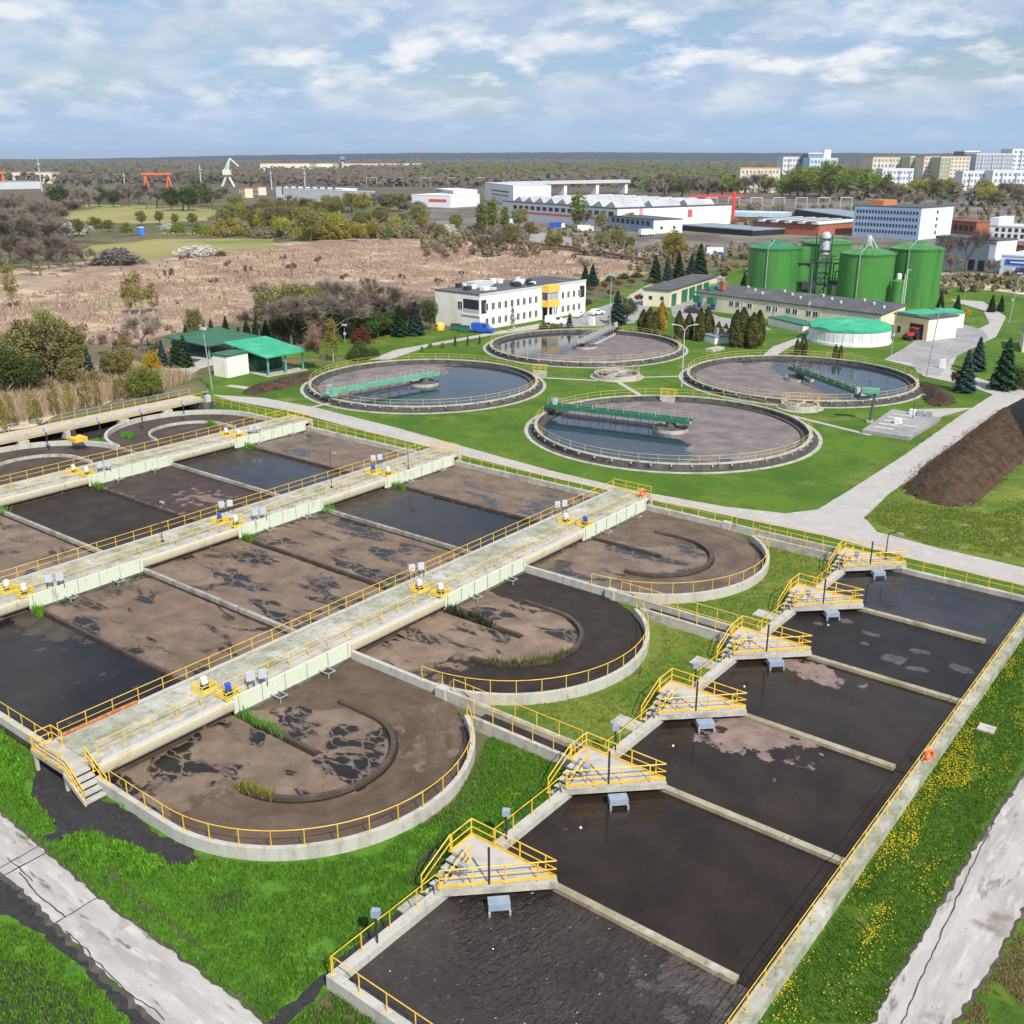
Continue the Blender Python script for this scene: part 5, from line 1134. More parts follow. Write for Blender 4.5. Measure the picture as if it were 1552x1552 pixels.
# tractor
a = gar.rz; q = gar.t.location + Vector((-1.6*math.cos(a)-gar.d*0.32*math.sin(a), -1.6*math.sin(a)+gar.d*0.32*math.cos(a), 0))
M_red = mat('red_paint', (0.55,0.035,0.03), rough=0.4)
t = thing('tractor', 'red tractor standing in the doorway of the yellow garage', 'tractor', q, a)
MB().box(-1.5,0.6,-0.5,0.5,0.9,1.6).obj('hood', M_red, t); MB().box(0.4,1.8,-0.75,0.75,1.0,2.4).obj('cab', M_glass, t); MB().box(0.3,1.9,-0.85,0.85,2.41,2.6).obj('cab_roof', M_red, t)
for x, y, r in ((-1.0,-0.8,0.55),(-1.0,0.8,0.55),(1.2,-0.95,0.9),(1.2,0.95,0.9)): MB().tube((x,y-0.2,r),(x,y+0.2,r),r,n=20).obj('wheel', M_black, t)
MB().box(-1.75,-1.51,-0.45,0.45,0.6,1.3).obj('grille', M_dark, t)
# covered round tank
p = W(1286,516); t = thing('covered_tank', 'round white tank with a bright green tent cover in front of the process building', 'tank', (p.x, p.y, 0))
MB().lathe([(8.9,0),(8.9,0.5),(8.6,0.5),(8.6,3.2),(8.4,3.25)], 64).obj('wall', layered('white_tank_panels',(0.70,0.71,0.72),[((0.50,0.50,0.50),1.2,0.55,0.72,5,(1,1,0.15),3.0)],rough=0.6), t)
mb = MB(); n = 72; prof = [(8.75,3.0),(8.7,3.4),(7.0,3.95),(4.5,4.25),(2.0,4.35),(0.0,4.6)]
for j, (r, z) in enumerate(prof):
    for i in range(n):
        aa = 2*math.pi*i/n; f = math.sin(aa*9)*0.22*(1 if 0 < j < 5 else 0)*(r/8.7); mb.v.append((r*math.cos(aa), r*math.sin(aa), z+f))
for j in range(len(prof)-1):
    for i in range(n): mb.f.append((j*n+i, j*n+(i+1)%n, (j+1)*n+(i+1)%n, (j+1)*n+i))
mb.obj('tent_cover', M_greensheet, t)
mb = MB()
for i in range(28): aa = 2*math.pi*i/28; mb.tube((8.62*math.cos(aa),8.62*math.sin(aa),0.5),(8.62*math.cos(aa),8.62*math.sin(aa),3.1),0.06,n=4)
mb.obj('panel_joints', M_lightgrey, t)
# digesters
def digester(u, v, lab, r=6.9, h=14.9, teal=False):
    p = W(u, v); t = thing('digester', lab, 'tank', (p.x, p.y, 0), 0, 'green digesters')
    MB().lathe([(r,0),(r,h-0.5),(r+0.12,h-0.5),(r+0.12,h-0.02)], 72).obj('shell', M_digest, t, False)
    mb = MB(); mb.lathe([(r+0.3,h-0.1),(r+0.3,h),(r*0.5,h+1.0),(1.2,h+1.4),(1.2,h+1.8),(0,h+1.8)], 72); o = mb.obj('roof', M_digest if not teal else M_tealroof, t)
    mb = MB()
    for i in range(24): aa = 2*math.pi*i/24; mb.tube(((r+.3)*math.cos(aa),(r+.3)*math.sin(aa),h+0.05),(1.2*math.cos(aa),1.2*math.sin(aa),h+1.45),0.06,n=4)
    mb.obj('roof_seams', M_digest, t)
    railing('railing', [(a_[0],a_[1],h) for a_ in arc(0,0,r+0.1,0,350,36)], t, h=1.0, sp=3.0, r=0.03, m=M_green, posts=False)
    mb = MB(); aa = math.atan2(CAM.y-p.y, CAM.x-p.x)-0.25; c_, s_ = math.cos(aa), math.sin(aa)
    mb.path([(0.8*c_,0.8*s_,h+1.9),((r+.25)*c_,(r+.25)*s_,h+0.3),((r+.3)*c_,(r+.3)*s_,0.2)], 0.14, n=6); mb.obj('gas_pipe', M_metal, t)
    return t
dg = digester(1168, 459, 'leftmost green digester with a faded teal patch of roof', teal=True)
digester(1245, 447, 'green digester half hidden behind the stair tower')
d3 = digester(1306, 468, 'front green digester nearest the process building', h=14.4)
digester(1379, 461, 'rightmost green digester, tallest in view')
mb = MB(); mb.box(-1.6,1.6,-1.6,1.6,0,3.4)
o = mb.obj('overflow_box', M_digest, dg); o.location = (6.0,4.5,10.6)
mb = MB(); mb.lathe([(2.3,0),(2.3,15.0),(0,15.2)], 24); o = mb.obj('side_shaft', M_digest, dg); o.location = (6.6,3.0,0)
p = W(1240, 462); t = thing('stair_tower', 'dark steel stair tower with a white lift head between the digesters', 'tower', (p.x, p.y, 0), YAW)
mb = MB()
for x in (-1.6,1.6):
    for y in (-1.6,1.6): mb.tube((x,y,0),(x,y,18.5),0.14,n=5)
mb.obj('frame', M_dark, t)
for k in range(6):
    mb = MB(); mb.box(-1.7,1.7,-1.7,1.7,3.0*k+2.4,3.0*k+2.52); mb.obj('landing', M_dark, t)
    mb = MB(); mb.add([(-1.4,-1.2,3.0*k-0.4),(-1.4,-0.2,3.0*k-0.4),(1.4,-0.2,3.0*k+2.4),(1.4,-1.2,3.0*k+2.4)], [(0,1,2,3)]); mb.add([(-1.4,-1.2,3.0*k-0.55),(-1.4,-0.2,3.0*k-0.55),(1.4,-0.2,3.0*k+2.25),(1.4,-1.2,3.0*k+2.25)], [(3,2,1,0)]); mb.obj('stair_flight', M_metal, t)
MB().lathe([(1.25,13.4),(1.25,17.8),(1.1,18.6),(0.6,19.1),(0,19.2)], 20, 0.4, 0).obj('lift_head', M_whitegrey, t, True)
for z in (6, 11, 16.5): mb = MB(); mb.box(-7,6,-0.5,0.5,z,z+0.1); mb.path([(-7,-0.5,z+1.0),(6,-0.5,z+1.0)],0.05); mb.path([(-7,0.5,z+1.0),(6,0.5,z+1.0)],0.05); mb.obj('gangway', M_dark, t)
mb = MB()
for i, x in enumerate((1.9,2.6,3.2)): mb.path([(x,-1.8,0),(x,-1.8,13-i*2),(x+1.5,-1.0,13-i*2)],0.16,n=6)
mb.obj('pipes', M_dark, t)
MB().box(2.6,5.4,-2.4,0.4,0,5.6).obj('pump_house', M_cream, t); MB().box(2.4,5.6,-2.6,0.6,5.61,6.6).obj('pump_house_roof', M_green, t)
MB().box(-5.5,-1.8,-2,1.5,4.4,6.2).obj('machine_deck', M_dark, t)
t = thing('gas_hood', 'white gas hood with struts on top of the front digester', 'gas hood', d3.location+Vector((0,0,16.1)), 0)
MB().lathe([(0.8,0),(0.8,2.2),(0.45,2.7),(0,2.8)], 16).obj('hood', M_metal, t, True); mb = MB()
for i in range(8): aa = 2*math.pi*i/8; mb.tube((2.6*math.cos(aa),2.6*math.sin(aa),-0.8),(0.8*math.cos(aa),0.8*math.sin(aa),1.9),0.05,n=4)
mb.obj('struts', M_metal, t)
p = W(1356, 474); t = thing('small_silo', 'small green silo with a white cap between the right digesters', 'silo', (p.x, p.y, 0))
MB().lathe([(1.5,0),(1.5,8.0),(0.8,8.5),(0,8.5)], 24).obj('shell', M_digest, t); MB().lathe([(0.6,8.5),(0.6,9.8),(0,10.0)], 12).obj('cap', M_white, t)
mb = MB(); mb.path([(2.2,-0.5,0),(2.2,-0.5,11),(3.0,-0.5,11)],0.08,n=5); mb.path([(1.8,-1,0),(1.8,-1,10)],0.08,n=5); mb.obj('ladder', M_white, t)
# building at the right edge
B = Bld('cream_building', 'cream low building with a grey roof at the right edge behind the spruces', (1548,534), (1640,540), (1496,520), 504, M_cream, M_roof, over=0.35)
B.wins('side', 2, 1.4, 1.5, 1.3, frame=True); B.band('side', 0, 2.6, M_green, 0.01, 0.05, 'door')
# machinery house between thujas
B = Bld('machine_box', 'low grey machinery box between the columnar thujas', (1083,522), (1103,516), (1052,514), 512, M_plaster, M_greyblue, cat='machine')
for i in range(3): MB().box(B.w*0.2+i*2,B.w*0.2+i*2+0.6,1,1.8,B.h+0.31,B.h+1.8-0.3*i).obj('fan', M_metal, B.t)
Bld('valve_pit', 'low concrete valve pit beside the right clarifier', (1081,534), (1098,530), (1074,531), 530, M_conc, None, cat='pit')

# ------------------------------------------------------------------ poles, vehicles and small things
def tall_pole(u, v, vt, lab, lean=0.0, head=True, r=0.13, m=None):
    p = W(u, v); h = height_at(u, v, vt); t = thing('lamp_mast', lab, 'mast', (p.x, p.y, 0)); m = m or M_metal
    MB().tube((0,0,0),(lean*0.78,lean*0.62,h),r,r*0.6,n=8).obj('pole', m, t)
    if head: mb = MB(); mb.box(-0.6+lean*0.78,0.6+lean*0.78,-0.25+lean*0.62,0.25+lean*0.62,h-0.1,h+0.25); mb.obj('lamp_head', M_whitegrey, t)
    MB().box(-0.2,0.2,-0.2,0.2,h*0.45,h*0.45+0.6).obj('junction_box', M_whitegrey, t)
    return t
tall_pole(322,592,499,'tall thin grey mast beside the white hut and dark green shed', -0.6)
tall_pole(1404,572,462,'tall leaning grey mast beside the yellow garage', 0.8, False)
tall_pole(1529,490,415,'tall leaning grey mast on the verge at the right edge', 0.8)
tall_pole(923,503,417,'tall grey mast behind the clarifier in front of the offices', 0.2)
tall_pole(1350,543,468,'thin grey mast between the covered tank and the yard road', 0.0, False, 0.09)
tall_pole(1222,512,400,'thin mast standing in front of the process building', 0.0, False, 0.06)
tall_pole(779,512,483,'short thin lamp mast on the verge beside the blue van', 0.0, True, 0.06)
tall_pole(523,520,493,'short grey lamp mast beside the round shrubs', 0.0, True, 0.07)
tall_pole(1461,457,422,'thin lamp mast at the bend of the far road', 0.0, False, 0.06)
p = W(1033,586); hh = height_at(1033,586,492)
t = thing('street_lamp', 'double-armed white street lamp between the nearest and right clarifiers', 'lamp', (p.x, p.y, 0), YAW)
MB().tube((0,0,0),(0,0,hh-1),0.12,0.08,n=8).obj('pole', M_whitegrey, t)
for s in (-1, 1): mb = MB(); mb.path([(0,0,hh-1.05),(s*0.5,0,hh-0.3),(s*1.6,0,hh)],0.07,n=6); o = mb.obj('arm', M_whitegrey, t); MB().box(s*1.9-0.35,s*1.9+0.35,-0.14,0.14,hh-0.05,hh+0.1).obj('lamp_head', M_lightgrey, o)
def car(u, v, rz, m, lab, van=False, truck=False, group=None):
    p = W(u, v, 0.03); t = thing('parked_van' if van else ('parked_truck' if truck else 'parked_car'), lab, 'van' if van else ('truck' if truck else 'car'), p, rz, group)
    if truck:
        mb = MB(); mb.box(-4.5,2.2,-1.2,1.2,0.9,3.6); mb.obj('cargo_box', m, t); MB().box(2.35,4.2,-1.15,1.15,0.6,3.0).obj('cab', M_white, t); MB().box(4.0,4.24,-1.0,1.0,1.7,2.7).obj('windscreen', M_glass, t); L2, wr = 3.4, 0.5
    else:
        Lh = 2.6 if van else 2.15; prof = [(-Lh,0.35),(-Lh,2.0),(-Lh+0.15,2.15),(0.7,2.15),(1.5,1.25),(Lh,1.05),(Lh,0.35)] if van else [(-Lh,0.3),(-Lh,0.95),(-1.5,1.0),(-1.0,1.45),(0.5,1.45),(1.15,0.98),(Lh,0.85),(Lh,0.3)]
        n = len(prof); mb = MB(); mb.add([(x,-0.88,z) for x, z in prof]+[(x,0.88,z) for x, z in prof], [tuple(range(n)), tuple(range(2*n-1,n-1,-1))]+[(i,n+i,n+(i+1)%n,(i+1)%n) for i in range(n)]); mb.obj('body', m, t)
        mb = MB(); (mb.box(0.3,1.1,-0.9,0.9,1.35,1.95) if van else mb.box(-0.95,0.55,-0.9,0.9,1.02,1.36)); mb.obj('windows', M_glass, t); L2, wr = Lh-0.9, 0.33
    for x in (-L2+0.1, L2-0.1):
        for y in (-0.8 if not truck else -1.1, 0.8 if not truck else 1.1): MB().tube((x,y-0.12,wr),(x,y+0.12,wr),wr,n=14).obj('wheel', M_black, t)
    return t
ro = R(18)
car(732,504,ro,M_blue,'blue van parked at the corner of the office building',van=True)
car(876,480,ro+R(90),M_white,'white car parked nearest the office entrance',group='cars at the offices'); car(904,477,ro+R(60),M_white,'white car parked farther right in front of the offices',group='cars at the offices')
car(843,492,ro,M_white,'white van parked behind the shrubs at the office entrance',van=True); car(888,461,ro+R(80),M_dark,'dark car parked at the right end of the offices',group='cars at the offices')
car(1050,474,ro,M_dark,'dark car parked behind the columnar thujas')
car(845,347,R(25),M_blue,'truck with a blue box by the red striped factory',truck=True,group='trucks at the factory'); car(888,352,R(25),M_plaster,'truck with a cream box by the red striped factory',truck=True,group='trucks at the factory')
car(767,340,R(25),M_tile,'truck with a dark red box left of the factory',truck=True,group='trucks at the factory'); car(980,358,R(70),M_white,'white truck below the small blue office',truck=True,group='trucks at the factory')
car(972,355,R(25),M_red,'red car beside the white truck at the small blue office')
car(1507,410,R(30),M_dark,'dark car parked in front of the blue-fronted station'); car(1470,404,R(30),M_dark,'dark car parked beside the slate blue building')
for i, (u, v, m, n) in enumerate([(691,500,M_green,'left'),(704,503,M_green,'right')]):
    p = W(u, v); t = thing('waste_container', 'dark green waste container by the offices, %s of the pair' % n, 'container', p, ro, 'waste containers'); MB().box(-1.1,1.1,-0.6,0.6,0.12,1.3).obj('body', m, t); MB().box(-1.15,1.15,-0.65,0.65,1.31,1.42).obj('lid', M_dark, t)
p = W(667,500); t = thing('yellow_igloo', 'round yellow recycling bin left of the offices', 'bin', p); MB().lathe([(1.0,0),(1.15,0.8),(0.9,1.6),(0,1.9)], 20).obj('shell', M_yelband, t, True); MB().box(-0.25,0.25,-1.2,-0.9,1.0,1.3).obj('slot', M_dark, t)
p = W(1428,594); o = MB().box(-0.4,0.4,-0.3,0.3,0,1.5).obj('electric_cabinet', M_bluegrey); o.location = W(1506,590); tag(o, 'blue grey electric cabinet beside the road junction', 'cabinet')
o = MB().box(-0.5,0.5,-0.25,0.25,0,1.7).obj('electric_cabinet', M_white); o.location = W(1428,558); tag(o, 'white electric cabinet at the corner of the yard road', 'cabinet')
o = MB().box(-0.7,0.7,-0.4,0.4,0,1.9).obj('electric_cabinet', M_white); o.location = W(897,493); tag(o, 'white cabinet on the grass island in the car park', 'cabinet')

# ------------------------------------------------------------------ the town and works behind
def far(name, lab, C, Rt, Lf, vt, wall, roof, front=None, side=None, cat='building', group=None, rt=0.5):
    B = Bld(name, lab, C, Rt, Lf, vt, wall, roof, cat, group=group, rt=rt)
    for face, sp in (('front', front), ('side', side)):
        if sp:
            n, rows, w, hh = sp[:4]; m = sp[4] if len(sp) > 4 else M_glass
            for r in range(rows): B.wins(face, n, B.h*(0.08+0.88*(r+0.25)/rows), hh, w, m)
    return B
B = far('office_block', 'blue grey five-storey office block with a white end wall behind the digesters', (1391,364), (1428,358), (1291,358), 316, M_bluewhite, M_roof, (1,4,1.6,1.6), None)
B.band('side', 0, B.h, M_blueblock, 0, 1, 'blue_facade', out=0.12)
for r in range(4): B.wins('side', 20, B.h*(0.16+0.21*r), 1.5, 0.95, a=0.03, b=0.97, name='window'); 
for c_ in [x for x in B.t.children if x.name.startswith('window')]:
    if abs(c_.location.x) < 0.01: c_.location.x = -0.13
MB().box(B.w*0.1,B.w*0.5,B.d*0.62,B.d*0.84,B.h+0.51,B.h+3.0).obj('roof_house', mat('orange_brick',(0.52,0.20,0.09),rough=0.9), B.t)
B = far('slate_building', 'slate blue two-storey building with bare trees in front', (1504,413), (1514,408), (1413,404), 366, M_bluewhite, M_roof, None, None)
B.band('side', 0, B.h, M_greyblue, 0.1, 1, 'slate_facade', out=0.1); B.wins('side', 6, B.h*0.55, 1.8, 1.6, M_glass, 0.12, 0.9); B.wins('side', 5, B.h*0.15, 1.5, 1.0, M_glass, 0.5, 0.95)
for k in (0.14, 0.3): B.band('side', 0.1, B.h*0.36, M_black, k, k+0.1, 'entrance', out=0.16)
B = far('service_station', 'white station building with a broad blue sign band at the right edge', (1514,415), (1640,424), (1520,405), 388, M_bluewhite, M_lightgrey, None, None)
B.band('front', B.h*0.55, B.h*0.85, M_blue, 0.06, 1.0, 'sign_band', out=0.25); B.band('front', B.h*0.66, B.h*0.74, M_white, 0.12, 0.42, 'sign_lettering', out=0.29)
for k in (0.06, 0.20, 0.34): B.band('front', 0.1, B.h*0.42, M_lightgrey if k != 0.2 else M_blue, k, k+0.10, 'shutter_door', out=0.08)
far('tiled_house', 'house with a red brown tiled roof behind the blue sign band', (1516,402), (1600,408), (1530,392), 372, M_tile, M_tile, None, None)
B = far('white_building', 'white long building with a small tower at the right edge', (1498,363), (1600,368), (1478,357), 343, M_white, M_lightgrey, (9,2,1.6,1.8), (1,1,2,2))
MB().box(-0.3,B.w*0.12,-0.3,B.d+0.3,B.h+0.52,B.h+4).obj('stair_tower', M_bluewhite, B.t)
far('brick_building', 'low brick building between the blue block and the white building', (1478,357), (1500,354), (1425,352), 338, M_brick, M_tile, None, (6,1,2.5,2.5))
B = far('factory', 'long factory with a sawtooth roof, pale end wall and red stripe', (935,347), (1107,339), (797,330), 317, M_plaster, M_roof, None, None)
B.band('side', 0, B.h, M_lightgrey, 0, 1, 'grey_facade', out=0.1); B.band('side', B.h*0.42, B.h*0.52, M_redstripe, 0.1, 0.8, 'red_stripe', out=0.16)
B.wins('side', 16, B.h*0.64, 2.2, 4.2, M_glass, 0.02, 0.9)
for c_ in [x for x in B.t.children if x.name.startswith('window')]: c_.location.x = -0.1
B.band('front', B.h*0.45, B.h*0.85, M_redstripe, 0.60, 0.64, 'red_sign'); B.band('front', B.h*0.1, B.h, mat('pink_red_panel',(0.72,0.28,0.30)), 0.18, 0.21, 'red_panel'); B.band('front', B.h*0.2, B.h*0.7, M_white, 0.0, 0.17, 'white_panel')
M_sky = mat('grey_skylight', (0.40,0.42,0.44), rough=0.5, var=0.15, scale=0.1)
for r in range(9):
    for c_ in range(3):
        y0 = B.d*(0.06+0.10*r); x0 = B.w*(0.05+0.31*c_); x1 = x0+B.w*0.25; dd = B.d*0.085
        mb = MB(); mb.add([(x0,y0,B.h+0.5),(x1,y0,B.h+0.5),(x1,y0+dd*0.35,B.h+3.6),(x0,y0+dd*0.35,B.h+3.6),(x1,y0+dd,B.h+0.5),(x0,y0+dd,B.h+0.5)], [(0,1,2,3),(3,2,4,5),(0,3,5),(1,4,2)]); mb.obj('sawtooth_skylight', M_sky, B.t)
B = far('works_office', 'small blue grey works office in front of the factory', (990,354), (1012,350), (922,346), 334, M_white, M_roof, (2,1,1.5,1.5), None); B.band('side', 0, B.h, M_blueblock, 0.0, 1, 'blue_facade', out=0.1)
B.wins('side', 8, B.h*0.55, 2.4, 3.4, M_glass)
for c_ in [x for x in B.t.children if x.name.startswith('window')]:
    if abs(c_.location.x) < 0.01: c_.location.x = -0.1
B = far('white_hall', 'tall white hall with dark slot windows left of the factory', (778,312), (808,307), (735,304), 282, M_white, M_lightgrey, (1,1,3,3), None); B.band('side', B.h*0.62, B.h*0.7, M_glass, 0.15, 0.75, 'slot_window'); B.band('side', B.h*0.42, B.h*0.48, M_glass, 0.15, 0.75, 'slot_window')
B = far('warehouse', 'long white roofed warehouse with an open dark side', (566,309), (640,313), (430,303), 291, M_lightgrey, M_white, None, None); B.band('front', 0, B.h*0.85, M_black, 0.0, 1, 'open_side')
far('glazed_hall', 'small hall with a dark glazed side between the warehouse and white hall', (688,313), (706,310), (660,309), 289, M_lightgrey, M_white, None, (6,1,5,8))
B = far('billboard_hall', 'low white hall with a reddish sign on its wall', (683,315), (691,311), (624,313), 297, M_white, M_white, None, None); B.band('side', B.h*0.45, B.h*0.7, M_redstripe, 0.1, 0.55, 'sign')
far('grey_shed', 'long grey blue shed far behind the orange crane', (500,263), (520,262), (392,263), 255, M_lightgrey, M_greyblue, None, None)
far('grey_shed', 'long grey blue shed at the left edge near the orange crane', (62,286), (80,284), (-40,288), 275, M_lightgrey, M_greyblue, None, None)
far('pale_hall', 'long pale hall with a blue grey end left of the warehouse', (519,303), (540,302), (419,299), 287, M_bluewhite, M_white, None, (8,1,4,8))
B = far('blue_roof_shed', 'shed with a pale blue sheet roof right of the factory', (1185,338), (1202,335), (1082,335), 330, M_tile, M_skyroof, None, None, rt=2.5)
B = far('arched_shed', 'old brick shed with a row of grey barrel roofs behind the digesters', (1240,358), (1290,352), (1140,352), 342, M_brick, M_roof, None, None)
for i in range(10):
    y = B.d*(i+0.5)/10; mb = MB(); rr_ = B.d/20
    ring_ = [(rr_*math.cos(math.pi*k/8), rr_*0.7*math.sin(math.pi*k/8)) for k in range(9)]
    mb.add([(-1,y+a_,B.h+0.5+c_) for a_, c_ in ring_]+[(B.w,y+a_,B.h+0.5+c_) for a_, c_ in ring_], [(k,k+1,10+k,9+k) for k in range(8)]+[tuple(range(8,-1,-1)), tuple(range(9,18))]); mb.obj('barrel_roof', M_conc_dark if i % 2 else M_lightgrey, B.t)
far('platform_roof', 'long low grey canopy roof in front of the brick shed', (1140,358), (1150,352), (1028,349), 350, M_black, M_greyblue, None, None)
far('rail_depot', 'long dark rail depot behind the brick shed', (1288,350), (1295,340), (1203,335), 330, M_black, M_greyblue, None, None)
p1, p2 = W(808,297), W(955,293); dv = (p2-p1); t = thing('viaduct', 'grey road viaduct on white piers behind the white hall', 'bridge', p1, math.atan2(dv.y, dv.x))
MB().box(-30,dv.length,0,14,11,14).obj('deck', M_lightgrey, t); [MB().box(dv.length*k-2,dv.length*k+2,2,12,0,10.95).obj('pier', M_white, t) for k in (0.0,0.33,0.66,0.97)]
# cranes and masts
M_orangecrane = mat('orange_crane_paint', (0.72,0.16,0.05), rough=0.5); M_redcrane = mat('red_crane_paint', (0.65,0.05,0.04), rough=0.5); M_palecrane = mat('pale_green_crane_paint', (0.62,0.70,0.58), rough=0.5)
def gantry(u0, u1, v, vt, lab, m):
    p, q = W(u0, v), W(u1, v); h = height_at(u0, v, vt); d = (q-p); t = thing('gantry_crane', lab, 'crane', p, math.atan2(d.y, d.x), None); w = d.length
    MB().box(-4,w+4,-2,2,h*0.88,h).obj('girder', m, t)
    for x in (0, w): mb = MB(); mb.tube((x-3,0,0),(x,0,h*0.85),1.0,n=6); mb.tube((x+3,0,0),(x,0,h*0.85),1.0,n=6); mb.obj('leg', m, t)
    MB().box(w*0.7,w*0.8,-4,4,h*0.66,h*0.83).obj('trolley', M_conc_dark, t)
gantry(222,257,286,262,'orange gantry crane among the far woods',M_orangecrane); gantry(-14,7,286,260,'orange gantry crane cut by the left edge',M_orangecrane)
p = W(346,283); h = height_at(346,283,240); t = thing('harbour_crane', 'pale green harbour crane with a tilted jib on the horizon', 'crane', p, YAW)
mb = MB(); mb.tube((-8,0,0),(0,0,h*0.45),1.6,n=6); mb.tube((8,0,0),(0,0,h*0.45),1.6,n=6); mb.obj('portal', M_palecrane, t)
MB().box(-5,5,-4,4,h*0.42,h*0.6).obj('cabin', M_palecrane, t); mb = MB(); mb.tube((0,0,h*0.5),(5,0,h),1.3,n=5); mb.tube((5,0,h),(16,0,h*0.72),0.9,n=5); mb.tube((-4,0,h*0.55),(5,0,h),0.8,n=5); mb.obj('jib', M_palecrane, t)
p = W(1110,338); h = height_at(1110,338,290); t = thing('red_crane', 'red slewing crane with a long horizontal jib right of the factory', 'crane', p, YAW)
MB().box(-0.8,0.8,-0.8,0.8,0,h).obj('mast', M_redcrane, t); mb = MB(); mb.box(-26,6,-0.5,0.5,h*0.83,h*0.89); mb.obj('jib', M_redcrane, t)
for i, (u, v, vt) in enumerate([(64,290,240),(190,288,262),(306,290,250),(412,288,258),(463,290,258),(634,262,235)]):
    p = W(u, v); h = height_at(u, v, vt); t = thing('lattice_mast', '%s mast rising from the far woods' % ['tall white','thin grey leftmost','pale grey','thin grey middle','thin grey','reddish white'][i], 'mast', p)
    MB().tube((0,0,0),(0,0,h),0.9,0.5,n=5).obj('mast', M_whitegrey if i != 5 else M_redcrane, t); MB().box(-1.5,1.5,-1.5,1.5,h*0.8,h*0.84).obj('platform', M_whitegrey, t)
p = W(520,262); h = height_at(520,262,233); t = thing('water_tower', 'slender dark tower standing on the horizon ridge', 'tower', p); MB().tube((0,0,0),(0,0,h*0.85),2.5,n=8).obj('shaft', M_lightgrey, t); MB().lathe([(3,h*0.6),(7,h*0.7),(7,h*0.82),(0,h*0.85)], 16).obj('head', M_greyblue, t)
# railway masts
for i in range(14):
    u = 556+i*41 if i < 6 else 1035+(i-6)*34; v = 283 if i < 6 else 318; vt = v-14 if i < 6 else v-19
    p = W(u, v); h = height_at(u, v, vt); t = thing('rail_gantry', 'thin grey railway gantry in front of the far woods' if i < 6 else 'thin grey railway gantry beyond the factory yard', 'gantry', p, YAW, 'railway gantries by the woods' if i < 6 else 'railway gantries beyond the yard'); wv = (16 if i < 6 else 18)*1.0/px_per_m(u, v)*0.95
    mb = MB(); mb.tube((0,0,0),(0,0,h),0.3,n=4); mb.tube((wv,0,0),(wv,0,h),0.3,n=4); mb.box(0,wv,-0.3,0.3,h-0.5,h); mb.obj('frame', M_lightgrey, t)
p1, p2, p3 = W(705,364), W(860,378), W(990,400)
mb = MB(); mb.path([p1+Vector((0,0,1.2)), p2+Vector((0,0,1.2)), p3+Vector((0,0,1.2))], 0.55, n=6); mb.path([p1+Vector((2,0,1.2)), p2+Vector((2,0,1.2)), p3+Vector((2,0,1.2))], 0.5, n=6)
tag(mb.obj('pipeline', M_tile), 'long dark pipeline running along the far edge of the dry field', 'pipeline')
p = W(214,356); t = thing('toilet_booth', 'small bright blue booth in the hedge below the pale meadow', 'booth', p); MB().box(-1.2,1.2,-1.2,1.2,0,3.6).obj('wall', mat('bright_blue_panel',(0.05,0.22,0.72)), t); MB().box(-1.3,1.3,-1.3,1.3,3.61,3.9).obj('roof', M_white, t)
p = W(1083,392); t = thing('billboard', 'white and blue billboard left of the leftmost digester', 'billboard', p, YAW-0.2); MB().box(-3.2,3.2,-0.2,0.2,1.4,4.4).obj('panel', M_white, t); MB().box(0.4,3.1,-0.26,-0.21,1.5,2.6).obj('blue_panel', M_blue, t)
for x in (-2,2): MB().box(x-0.15,x+0.15,-0.15,0.15,0,1.39).obj('post', M_lightgrey, t)
# flats on the skyline
M_flatcream = mat('cream_flats', (0.72,0.62,0.47), rough=0.85); M_flatgrey = mat('grey_flats', (0.42,0.46,0.52), rough=0.85); M_flatdark = mat('dark_flats', (0.14,0.18,0.24), rough=0.85); M_flatwhite = mat('white_flats', (0.70,0.72,0.75), rough=0.85); M_flatgreen = mat('olive_flats', (0.42,0.44,0.28), rough=0.85); M_flatblue = mat('pale_blue_flats', (0.48,0.66,0.78), rough=0.85); M_orangetrim = mat('orange_trim', (0.66,0.36,0.16), rough=0.8)
FL = [(1184,1217,280,239,M_flatwhite,'grey white flats left of the black and blue tower',7,5), (1221,1246,281,233,M_flatdark,'black slab of flats behind the pale blue block',4,6), (1224,1266,282,241,M_flatblue,'pale blue block of flats with a white lift tower',8,5),
      (1319,1371,280,239,M_flatcream,'cream flats with an orange roof edge left on the skyline',9,5), (1375,1398,281,238,M_flatgreen,'olive and grey flats in the middle of the skyline',4,7), (1396,1419,282,238,M_flatcream,'cream flats with a yellow stripe beside the olive flats',4,7),
      (1421,1436,283,239,M_flatgreen,'narrow olive flats beside the cream and orange tower',3,7), (1435,1465,283,238,M_flatcream,'cream flats with orange balconies in front of the dark tower',5,8), (1455,1478,280,230,M_flatdark,'dark teal tower of flats behind the orange balconies',3,8),
      (1474,1530,281,234,M_flatgrey,'wide blue grey block of flats with white balconies',11,8), (1527,1600,280,227,M_flatwhite,'tallest white and grey flats at the right edge of the skyline',10,8), (1334,1381,292,257,M_flatwhite,'low white flats below the cream skyline blocks',9,4),
      (1455,1500,296,261,M_flatwhite,'low white and pink flats below the blue grey block',8,4), (1500,1600,297,260,M_flatwhite,'low white flats at the right edge below the tall block',14,4), (1120,1180,292,256,M_flatcream,'long low pale flats left of the skyline towers',10,4)]
